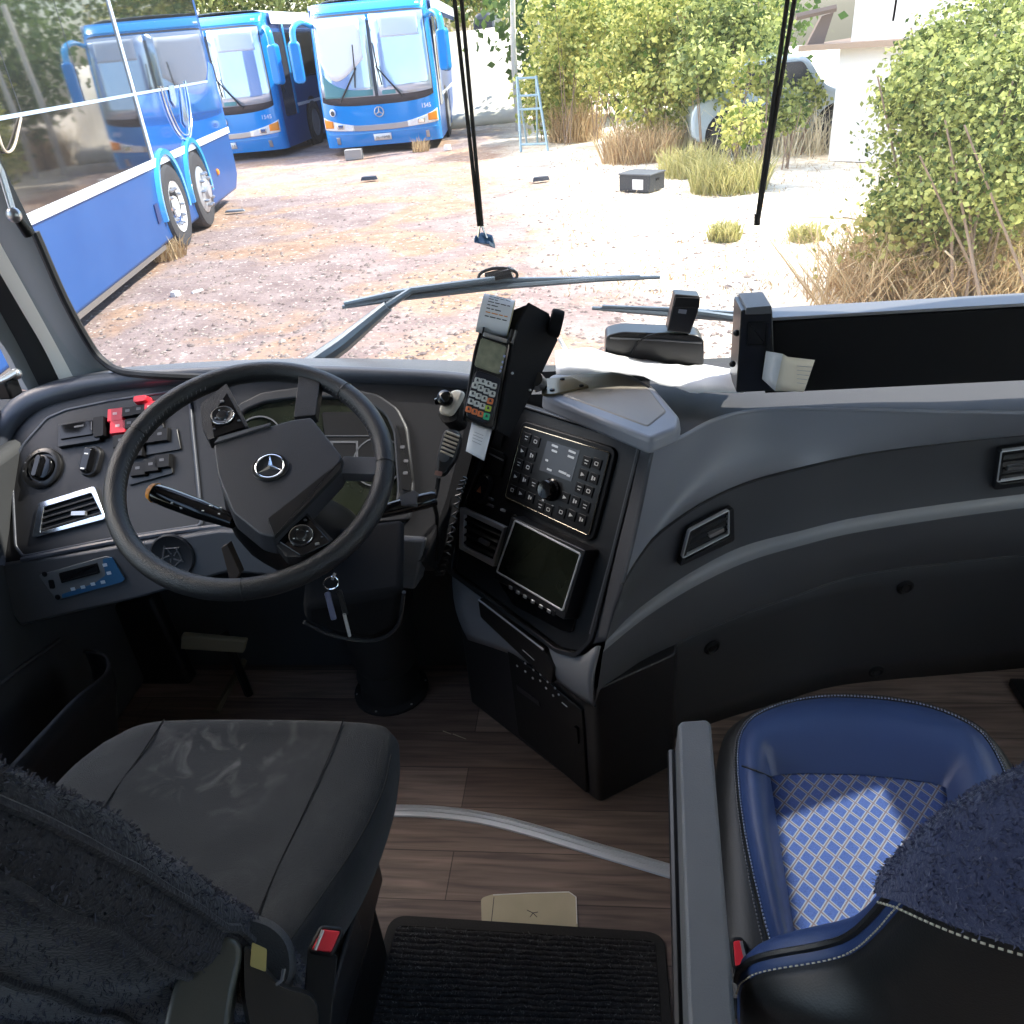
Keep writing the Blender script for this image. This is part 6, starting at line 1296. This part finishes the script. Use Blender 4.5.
# lower skirt details
q = rpoly([h(153, 205), h(156, 203), h(161, 221), h(158, 224)], .01); m = MB(); m.prism(NB_, q, 0, .015); m.build('hatch_handle', mat('navy_recess', (.02, .04, .15), .4), nb)
for (x, y) in ((169, 210), (217, 172)): m = MB(); c = NB_.at(*h(x, y), 0); m.lathe(c, [(.045, 0), (.045, .02), (.02, .035), (.002, .037)], 14); m.build('side_marker', AMBER, nb)
m = MB(); m.prism(NB_, [(u0, sill-.03), (-.72, sill-.03), (-.72, sill+.015), (u0, sill+.015)], -.05, .004); m.build('skirt_edge', mat('skirt_grey', (.16, .14, .13), .7), nb)
wheels = [0.06, h(209, 222)[0]-.02]
for wi, u in enumerate(wheels):
    f = NB_.at(u, .50, 0); R_ = .60
    arch = [(R_*math.cos(a), R_*1.12*math.sin(a)) for a in np.linspace(math.radians(-8), math.radians(188), 26)]
    inn = [(x*.86, y*.88) for x, y in arch]
    m = MB(); m.prism(f, inn, -.02, .006); ac = m.build('wheel_arch', BLK, nb)
    m = MB(); k = len(arch); vs = [f.p(*p, -.01) for p in arch]+[f.p(*p, .05) for p in [(x*.96, y*.97) for x, y in arch]]+[f.p(*p, .045) for p in inn]+[f.p(*p, -.01) for p in inn]; m.grid([vs[0:k], vs[k:2*k], vs[2*k:3*k], vs[3*k:]]); m.build('arch_flare', PAINTL, ac)
    f = NB_.at(u, .49, -.035)
    m = MB(); m.lathe(f, [(.47, -.26), (.49, -.05), (.49, .04), (.465, .075), (.40, .085), (.31, .075), (.305, -.01)], 40); m.build('tyre', TYRE, ac)
    if wi == 0: m = MB(); m.lathe(f, [(.30, .0), (.30, .078), (.27, .06), (.20, .03), (.13, .035), (.12, .06), (.02, .07)], 32); m.build('wheel_rim', mat('rim_white', (.70, .70, .70), .45), ac)
    else: m = MB(); m.lathe(f, [(.30, .0), (.30, .078), (.26, .10), (.13, .12), (.11, .16), (.02, .17)], 32); m.build('wheel_rim', RIMM, ac)
    for k in range(10): a = k*math.pi/5; m = MB(); c = f.at(.21*math.cos(a), .21*math.sin(a), .03 if wi == 0 else .10); m.lathe(c, [(.022, 0), (.022, .05), (.008, .07)], 8); m.build('wheel_nut', SILVER, ac)
# a thin cable loop hanging on the near bus side
m = MB(); m.tube(crom([NB_.w(-3, 130, .02), NB_.w(3, 148, .03), NB_.w(9, 152, .03), NB_.w(15, 144, .03), NB_.w(21, 118, .02)], 4), .010, 6); m.build('cable_loop', mat('cable_cream', (.6, .5, .38), .6), nb)
# ------------------------------------------------------------------ plants
def leafcloud(mm, c, r, n, L, up=.2, shell=.55, droop=0.):
    c = A(*c); r = A(*r)
    for k in range(n):
        d = nrm(rng.normal(size=3)); rad = shell+(1-shell)*rng.random(); p = c+r*d*rad*(1+.45*noise.noise(tuple(d*3.1+c*.7)))
        if p[2] < c[2]-r[2]*.98: continue
        nn = nrm(rng.normal(size=3)+A(0, 0, .4)+d*.6); t = nrm(np.cross(nn, rng.normal(size=3))); t = nrm(t+A(0, 0, -droop)); s_ = np.cross(nn, t); l = L*rng.uniform(.6, 1.4); w = l*.36
        mm.add([p, p+t*l*.45+s_*w, p+t*l, p+t*l*.45-s_*w], [(0, 1, 2, 3)])
def blades(mm, c, r, n, h_, w=.012, lean=.35):
    c = A(*c)
    for k in range(n):
        a, q = rng.uniform(0, 6.283), math.sqrt(rng.random())*r; p = c+A(q*math.cos(a), q*math.sin(a), 0); hh = h_*rng.uniform(.4, 1.15); lx, ly = np.clip(rng.normal(size=2), -1.3, 1.3)*lean; d = A(lx, ly, 1)*hh; s_ = nrm(A(rng.normal(), rng.normal(), 0))*w
        mid = p+d*.55; tip = p+d*.95+A(d[0], d[1], -abs(d[0])-abs(d[1]))*.3; mm.add([p-s_, p+s_, mid+s_*.6, tip, mid-s_*.6], [(0, 1, 2, 4), (4, 2, 3)])
def bush(name, lab, blobs, n, L, material, cat='bush', group=None, trunk=None, bl=None, shell=.55):
    b = blobs[0][0]; base = A(b[0], b[1], ground_z(b[1])); t = thing(name, lab, cat, base, group)
    mm = MB()
    for (c, r) in blobs: leafcloud(mm, c, r, n, L, shell=shell)
    mm.build('foliage', material, t, smooth=False)
    mm = MB()
    if trunk:
        for (p0, p1, r0) in trunk: mm.tube(crom([A(*p0), (A(*p0)+A(*p1))/2+A(rng.normal()*.05, 0, 0), A(*p1)], 3), np.linspace(r0, r0*.5, 7), 8)
    else:
        for (c, r) in blobs:
            for k in range(4): mm.tube([A(c[0]+rng.normal()*.1, c[1]+rng.normal()*.1, ground_z(c[1])), A(c[0]+rng.normal()*r[0]*.4, c[1]+rng.normal()*r[1]*.4, c[2]+r[2]*.3)], [.012, .006], 6)
    mm.build('branches', BARK, t)
    if bl: mm = MB(); [blades(mm, *b_) for b_ in bl]; mm.build('dry_stalks', STRAW, t, smooth=False)
    return t
def gpt(px, py, up=0.): p = gat(px, py); return (p[0], p[1], p[2]+up)
def onray(px, py, y): return at(px, py, y=y)
# big bush on the right
B = [onray(1015, 95, 6.2), onray(958, 90, 6.8), onray(990, 40, 7.4), onray(1060, 50, 6.6), onray(940, 140, 7.0), onray(1010, 165, 6.0), onray(1080, 140, 5.6), onray(1075, 0, 7.2), onray(960, 190, 6.4)]
bush('leafy_bush', 'large leafy bush spilling in from the right edge above dry brush', [(b, (.58, .55, .42)) for b in B]+[(onray(918, 95, 7.2), (.32, .3, .22)), (onray(905, 210, 6.8), (.3, .3, .2)), (onray(935, 55, 7.4), (.3, .3, .2))], 4200, .042, LEAF2, shell=.30)
bs = [gpt(x, y) for x, y in ((900, 290), (940, 275), (985, 262), (1020, 290), (1060, 285), (880, 300), (960, 300), (1010, 250), (1050, 240), (925, 255), (1000, 275), (1040, 265))]
m = MB(); [blades(m, b, .55, 520, .75, .006, .6) for b in bs]; mm2 = MB(); [leafcloud(mm2, A(*b)+A(0, 0, .45), (.55, .5, .42), 420, .055, shell=.2) for b in bs]
db_ = thing('dry_brush', 'tangle of dry brown brush at the foot of the large right bush', 'brush', bs[1]); m.build('dry_stalks', STRAW, db_, smooth=False); mm2.build('foliage', leafm('leaf_olive', (.26, .28, .08), (.52, .46, .16)), db_, smooth=False)
m = MB()
for k in range(26): p = A(*gpt(rng.uniform(880, 1040), rng.uniform(240, 305))); d = A(rng.normal()*.6, rng.normal()*.4, rng.uniform(.3, 1.)); m.tube(crom([p, p+d*.5, p+d+A(0, 0, -.2)], 3), .007, 5)
m.build('bare_twigs', mat('twig_pale', (.62, .52, .38), .8), db_)
# yellow green shrubs across the middle
def at_h(px, py, pxg, pyg): g = gat(pxg, pyg); return at(px, py, y=g[1])
sh_ = [('yellow green shrub left of the ladder top', [(560, 70), (562, 30), (562, 100), (572, 60)], 21, LEAF1, .6, 900, .12),
       ('tall yellow green tree behind the ladder', [(560, 20), (590, 40), (575, 80), (610, 15), (545, 95)], 18.5, LEAF1, .95, 1700, .10),
       ('bright shrub between ladder and black crate', [(655, 60), (690, 20), (660, 100), (640, 30), (625, 65)], 16.5, LEAF1, .85, 1700, .09),
       ('dense green climber left of the right hanging cord', [(715, 20), (740, 45), (725, 90), (700, 70), (755, 15)], 15.5, LEAF2, .75, 1500, .09),
       ('small yellow shrub in front of the pale car', [(730, 100), (740, 125), (745, 75)], 13.5, LEAF1, .38, 450, .08), ('pale green sprigs over the bonnet of the pale car', [(772, 78), (790, 112), (764, 120), (806, 96)], 13.3, LEAF2, .34, 420, .08)]
for lab, pts, y, lm, r, n, L in sh_: bush('garden_shrub', lab, [(onray(px, py, y+rng.normal()*.9), (r*rng.uniform(.6, 1.05), r*.8, r*rng.uniform(.6, 1.0))) for px, py in pts], n, L, lm, group='shrubs behind the yard')
# dark hedge row farther back, tree crowns over the coaches
for lab, pts, y, r, lm in (('tall tree crowns rising above the shrubs at the top of view', [(470, -60), (520, -90), (570, -50), (620, -80), (540, -170), (600, -180), (460, -160), (400, -70), (680, -60), (430, -200)], 33, 2.7, LEAF3), ('dark hedge far behind the two parked coaches', [(215, 5), (250, 0), (285, 5), (230, -20), (300, -15), (330, -30), (195, -15)], 33, 1.6, LEAF2),
                           ('green trees far behind the middle bus to the left cord', [(440, -12), (462, -28), (500, -22), (480, -45), (430, -30)], 34, 1.7, LEAF1),
                           ('dark tree mass behind the ladder shrubs', [(540, 0), (600, -10), (650, 0), (700, -10), (760, 0), (570, 40), (620, 50), (680, 50), (735, 60)], 23, 1.6, LEAF3)):
    bush('background_tree', lab, [(onray(px, py, y), (r, r, r)) for px, py in pts], 900, .20, lm, 'tree', 'trees behind the yard')
# bare pale trunks beside the ladder and palms
for lab, px, y, r0 in (('left pale slender tree trunk behind the ladder', (514, 60, 512, -40), 21.5, .06), ('right pale slender trunk behind the ladder, left of the shrubs', (541, 60, 540, -40), 21.5, .06)):
    b = onray(px[0], px[1], y); tp2 = onray(px[2], px[3], y); g = A(b[0], y, ground_z(y)); m = MB(); m.tube(crom([g, b, tp2], 4), [r0*1.2]*5+[r0]*4, 8); tag(m.build('tree_trunk', mat('pale_bark', (.72, .66, .56), .8)), lab, 'trunk')
def palm(lab, px, py, y, R0):
    c = onray(px, py, y); g = A(c[0], y, ground_z(y)); t = thing('palm_tree', lab, 'palm', g, 'palms behind the yard'); m = MB(); m.tube([g, c], [.16, .12], 10); m.build('trunk', BARK, t)
    m = MB(); md = MB()
    for k in range(30):
        a = rng.uniform(0, 6.283); el = rng.uniform(-.9, 1.1); d = A(math.cos(a)*math.cos(el), math.sin(a)*math.cos(el), math.sin(el)); tgt = md if el < .1 else m
        e = crom([c, c+d*R0*.6, c+d*R0+A(0, 0, -R0*.5)], 5)
        for i in range(len(e)-1):
            t_ = nrm(e[i+1]-e[i]); s_ = nrm(np.cross(t_, A(0, 0, 1)+rng.normal(size=3)*.05))
            for sg_ in (-1, 1): tgt.add([e[i], e[i+1], e[i]*.5+e[i+1]*.5+s_*sg_*R0*.28+A(0, 0, -R0*.15)+t_*R0*.12], [(0, 1, 2)])
    m.build('fronds', LEAF1, t, smooth=False); md.build('dead_fronds', PALMD, t, smooth=False)
palm('palm with drooping dead fronds in front of the dark trees', 690, 12, 17.5, 1.1); palm('smaller palm by the left of the pale car', 722, 35, 16.5, .85)
# dry grass tufts
STRAWP = leafm('glare_straw', (.74, .66, .48), (.88, .84, .70))  # straw paled so its colour carries the blown sunlight
for lab, px, py, r, n, h_, mt_ in (('tall pale straw hiding the lower part of the pale car', 735, 150, .9, 900, 1.0, STRAWP), ('pale straw clump between the pale car and the white shed', 790, 152, .7, 600, .95, STRAWP), ('glaring pale dry grass below the bright shrub', 680, 148, .8, 700, .8, STRAWP), ('brown dry grass tuft right of the ladder foot', 575, 140, .55, 800, .95, STRAW), ('dry grass tuft beneath the bright shrub behind the crate', 640, 160, .65, 900, .75, STRAW), ('tall straw grass behind the ladder', 560, 118, .7, 800, 1.25, STRAW), ('brown brush at far left end of the ladder', 500, 112, .9, 700, .55, STRAW),
                                   ('greenish dry grass left of the right cord', 728, 190, .50, 900, .55, STRAWG), ('low greenish tuft at the right cord end', 724, 240, .16, 420, .24, STRAWG), ('straw tuft right of the black crate', 690, 175, .45, 600, .5, STRAWG), ('small yellow tuft on the white ground right of the cord', 805, 240, .16, 240, .22, STRAWG), ('small dry sprig before the middle bus bumper', 421, 152, .18, 120, .35, STRAW), ('dry straw along the near bus skirt', 168, 258, .22, 260, .30, STRAW)):
    t = gpt(px, py); m = MB(); blades(m, (t[0], t[1], t[2]), r, n, h_, .010); tag(m.build('grass_tuft', mt_, smooth=False), lab, 'grass', 'dry grass tufts in the yard')
m = MB(); m2 = MB()
for k in range(3000):
    px, py = rng.uniform(560, 1024), 150+150*rng.random(); p = gpt(px, py); blades(m, p, .05, 1, .09, .006, .7)
tag(m.build('straw_litter', STRAW, smooth=False), 'scattered dry straw over the sunlit ground on the right', 'straw', kind='stuff')
# ------------------------------------------------------------------ ladder, crate, wall, shed, car
lf_ = [gat(521, 152), gat(548, 151)]; yl = lf_[0][1]
ld = thing('step_ladder', 'pale blue step ladder standing by the dry grass beyond the left cord', 'ladder', lf_[0])
LBL = mat('ladder_paint', (.35, .50, .58), .5)
tl_, tr_ = at(517, 77, y=yl+.35), at(536, 76, y=yl+.35)
for a, b in ((tl_, lf_[0]), (tr_, lf_[1])): m = MB(); m.tube([a, b], .028, 6); m.build('rail', LBL, ld)
for t in (0.02, .25, .43, .90):
    m = MB(); m.tube([tl_*(1-t)+lf_[0]*t, tr_*(1-t)+lf_[1]*t], .024, 6); m.build('rung', LBL, ld)
for a, dx in ((tl_, .05), (tr_, -.1)): m = MB(); m.tube([a, A(a[0]+dx, yl+1.05, ground_z(yl+1.05))], .02, 6); m.build('rear_leg', LBL, ld)
p = gat(637, 192); cr_ = thing('crate', 'black crate with a white label lying on the dry grass', 'crate', p); f = Fr(p, (.93, -.36, 0), (.36, .93, 0)).rot(-14)
m = MB(); m.box(f, -.0, .12, .12, .50, .38, .22); m.build('crate_body', mat('crate_black', (.035, .04, .048), .5), cr_, bevel=.012)
m = MB(); m.box(f, 0, .12, .235, .52, .40, .02); m.build('crate_lid', mat('crate_lid', (.10, .11, .125), .5), cr_, bevel=.006)
m = MB(); m.box(f, .06, -.075, .11, .17, .006, .13); m.build('white_label', WHITE, cr_)
m = MB(); m.box(f, .255, .12, .16, .012, .08, .03); m.build('hand_hole', BLK, cr_)
xa, xb = onray(425, 60, 26.)[0], onray(530, 60, 26.)[0]; ht_ = onray(470, 42, 27.)[2]
rows = [[A(x, y+.3*noise.noise((x, y, 0)), z+.05*noise.noise((x*2, y*2, 1))) for x in np.linspace(xa, xb, 24)] for y, z in zip(np.linspace(23.5, 27.5, 9), np.interp(np.linspace(0, 1, 9), [0, .2, .8, 1], [-.55, -.3, ht_-.1, ht_]))]
m = MB(); m.grid(rows); struct(m.build('ground_sun_bank', mat('pale_bank', (.78, .70, .56), .95, col2=(.86, .80, .70), nscale=3), solid=.3), 'pale wall band leaned into a bank to catch sun behind the left cord')  # wall built as an added sloping bank so the sun brightens it
yw = 13.5; a, b = onray(828, 160, yw), onray(1020, 160, yw+1); zt_ = onray(850, 45, yw)[2]
sd = thing('shed', 'white painted shed with a rusty roof edge at the upper right', 'shed', (a[0], yw, ground_z(yw)))
SHF = Fr((a[0], yw, ground_z(yw)), (.80, -.60, 0), (0, 0, 1)); zl = zt_-ground_z(yw)   # long side turned leftwards
m = MB(); m.prism(SHF, [(0, 0), (5, 0), (5, zl), (0, zl)], -3.2, 0); m.build('shed_wall', CONTRAST_WALL, sd)
m = MB(); m.prism(SHF, [(-.5, zl-.03), (5.2, zl-.03), (5.2, zl+.04), (-.5, zl+.04)], -3.4, .25); m.build('roof_edge', mat('rusty_edge', (.36, .27, .20), .8), sd)
m = MB(); m.prism(SHF, [(.1, zl+.04), (5, zl+.04), (5, zl+2.2), (.1, zl+2.2)], -3.2, -.1); m.build('upper_wall', CONTRAST_WALL, sd)
q = [onray(806, 47, yw+.2), onray(823, 46, yw+.2), onray(834, 12, yw+.2), onray(822, 16, yw+.2)]; m = MB(); m.add(q+[p+A(0, .12, 0) for p in q], [(0, 1, 2, 3), (4, 5, 6, 7), (0, 1, 5, 4), (1, 2, 6, 5), (2, 3, 7, 6), (3, 0, 4, 7)]); m.build('timber_brace', mat('old_timber', (.22, .17, .14), .8), sd)
q = [onray(796, 17, yw+.1), onray(836, 8, yw+.1)]; m = MB(); m.tube(q, .05, 6); m.build('eave_pole', mat('old_timber', (.22, .17, .14), .8), sd)
for px in (797, 792): m = MB(); m.tube([gat(px, 125), onray(px+6, 46, gat(px, 125)[1])], .045, 6); m.build('pale_post', mat('pale_post', (.75, .75, .74), .7), sd)
# pale car
cy_ = 14.6; c0_, c1_ = onray(718, 95, cy_), onray(800, 95, cy_); cl = c1_[0]-c0_[0]
car = thing('parked_car', 'pale blue grey car half hidden by shrubs left of the white shed', 'car', (c0_[0], cy_, ground_z(cy_)))
CF_ = Fr((c0_[0], cy_, ground_z(cy_)), (1, 0, 0), (0, 0, 1)); zb_ = onray(760, 96, cy_)[2]-ground_z(cy_); ztp = onray(760, 58, cy_)[2]-ground_z(cy_)
CARP = mat('car_paint', (.42, .52, .60), .3, coat=.5)
bd2 = [(-.4, .25), (cl*1.9, .25), (cl*1.9, .75), (cl*1.3, .92), (cl*1.05, ztp), (cl*.35, ztp), (.0, .95), (-.4, .8)]
m = MB(); m.prism(CF_, rpoly(bd2, .2), -1.6, 0); m.build('car_body', CARP, car, bevel=.06, seg=3)
m = MB(); m.prism(CF_, rpoly([(.15, .98), (cl*.4, ztp-.09), (cl*1.0, ztp-.09), (cl*1.2, .95)], .06), -.02, .012); m.build('car_window', BUSBLK, car)
for u in (.2, cl*1.5): m = MB(); m.lathe(CF_.at(u, .32, 0), [(.38, -.1), (.38, .01), (.33, .03), (.33, .02)], 24); ca = m.build('wheel_arch', BLK, car); m = MB(); m.lathe(CF_.at(u, .30, 0), [(.30, -.15), (.30, .03), (.2, .04), (.02, .04)], 24); m.build('tyre', TYRE, ca)
# dark parked vehicle roof beyond the boundary wall
vy = 30.; v0 = onray(472, 40, vy); v1 = onray(497, 40, vy); dv = thing('dark_vehicle', 'dark vehicle roof peeping over the boundary wall at far back', 'vehicle', (v0[0], vy, ground_z(vy)))
VF_ = Fr((v0[0], vy, ground_z(vy)), (1, 0, 0), (0, 0, 1)); vw = v1[0]-v0[0]; vt_ = onray(485, 12, vy)[2]-ground_z(vy)
m = MB(); m.prism(VF_, rpoly([(0, .3), (vw, .3), (vw, vt_*.66), (vw*.9, vt_), (vw*.15, vt_), (0, vt_*.66)], .25), -2.5, 0); m.build('vehicle_body', mat('vehicle_dark', (.12, .125, .14), .3), dv, bevel=.08)
m = MB(); m.prism(VF_, rpoly([(vw*.08, vt_*.68), (vw*.92, vt_*.68), (vw*.84, vt_*.93), (vw*.18, vt_*.93)], .1), -.02, .02); m.build('rear_window', BUSBLK, dv)
# ------------------------------------------------------------------ light and camera
w = bpy.data.worlds.new('sky'); SC.world = w; w.use_nodes = True; nt = w.node_tree
sky = nt.nodes.new('ShaderNodeTexSky'); sky.sky_type = 'NISHITA'; sky.sun_disc = False; sky.sun_elevation = math.radians(44); sky.sun_rotation = math.radians(-75); sky.air_density = 1.0; sky.dust_density = 2.5; sky.ozone_density = 1.
bg = nt.nodes['Background']; bg.inputs[1].default_value = SKY_STRENGTH; nt.links.new(sky.outputs[0], bg.inputs[0])
def sunlamp(az_deg, el_deg, strength):
    L = bpy.data.lights.new('sun', 'SUN'); L.energy = strength; L.angle = math.radians(.6); L.color = (1, .94, .84)
    o = bpy.data.objects.new('sun', L); COL.objects.link(o); a, e = math.radians(az_deg), math.radians(el_deg); d = Vector((math.sin(a)*math.cos(e), math.cos(a)*math.cos(e), math.sin(e)))
    o.rotation_euler = d.to_track_quat('Z', 'Y').to_euler(); o.location = d*30
sunlamp(SUN_AZ, SUN_EL, SUN_STRENGTH)
cam = bpy.data.cameras.new('camera'); co = bpy.data.objects.new('camera', cam); COL.objects.link(co); SC.camera = co
cam.sensor_fit = 'HORIZONTAL'; cam.sensor_width = 36; cam.lens = FPX/1024*36; cam.clip_start = .02; cam.clip_end = 300
X = RW @ np.array([1, 0, 0]); Y = RW @ np.array([0, -1, 0]); Z = RW @ np.array([0, 0, -1])
co.matrix_world = Matrix(((X[0], Y[0], Z[0], 0), (X[1], Y[1], Z[1], 0), (X[2], Y[2], Z[2], CAMH), (0, 0, 0, 1)))
vs = SC.view_settings; vs.view_transform = 'Standard'; vs.look = 'None'; vs.gamma = 1; vs.exposure = EXPOSURE; vs.use_curve_mapping = False
SC.cycles.max_bounces = 10; SC.cycles.transparent_max_bounces = 24; SC.cycles.diffuse_bounces = 5; SC.cycles.sample_clamp_indirect = 6
SC.cycles.use_denoising = True; SC.cycles.caustics_reflective = False; SC.cycles.caustics_refractive = False
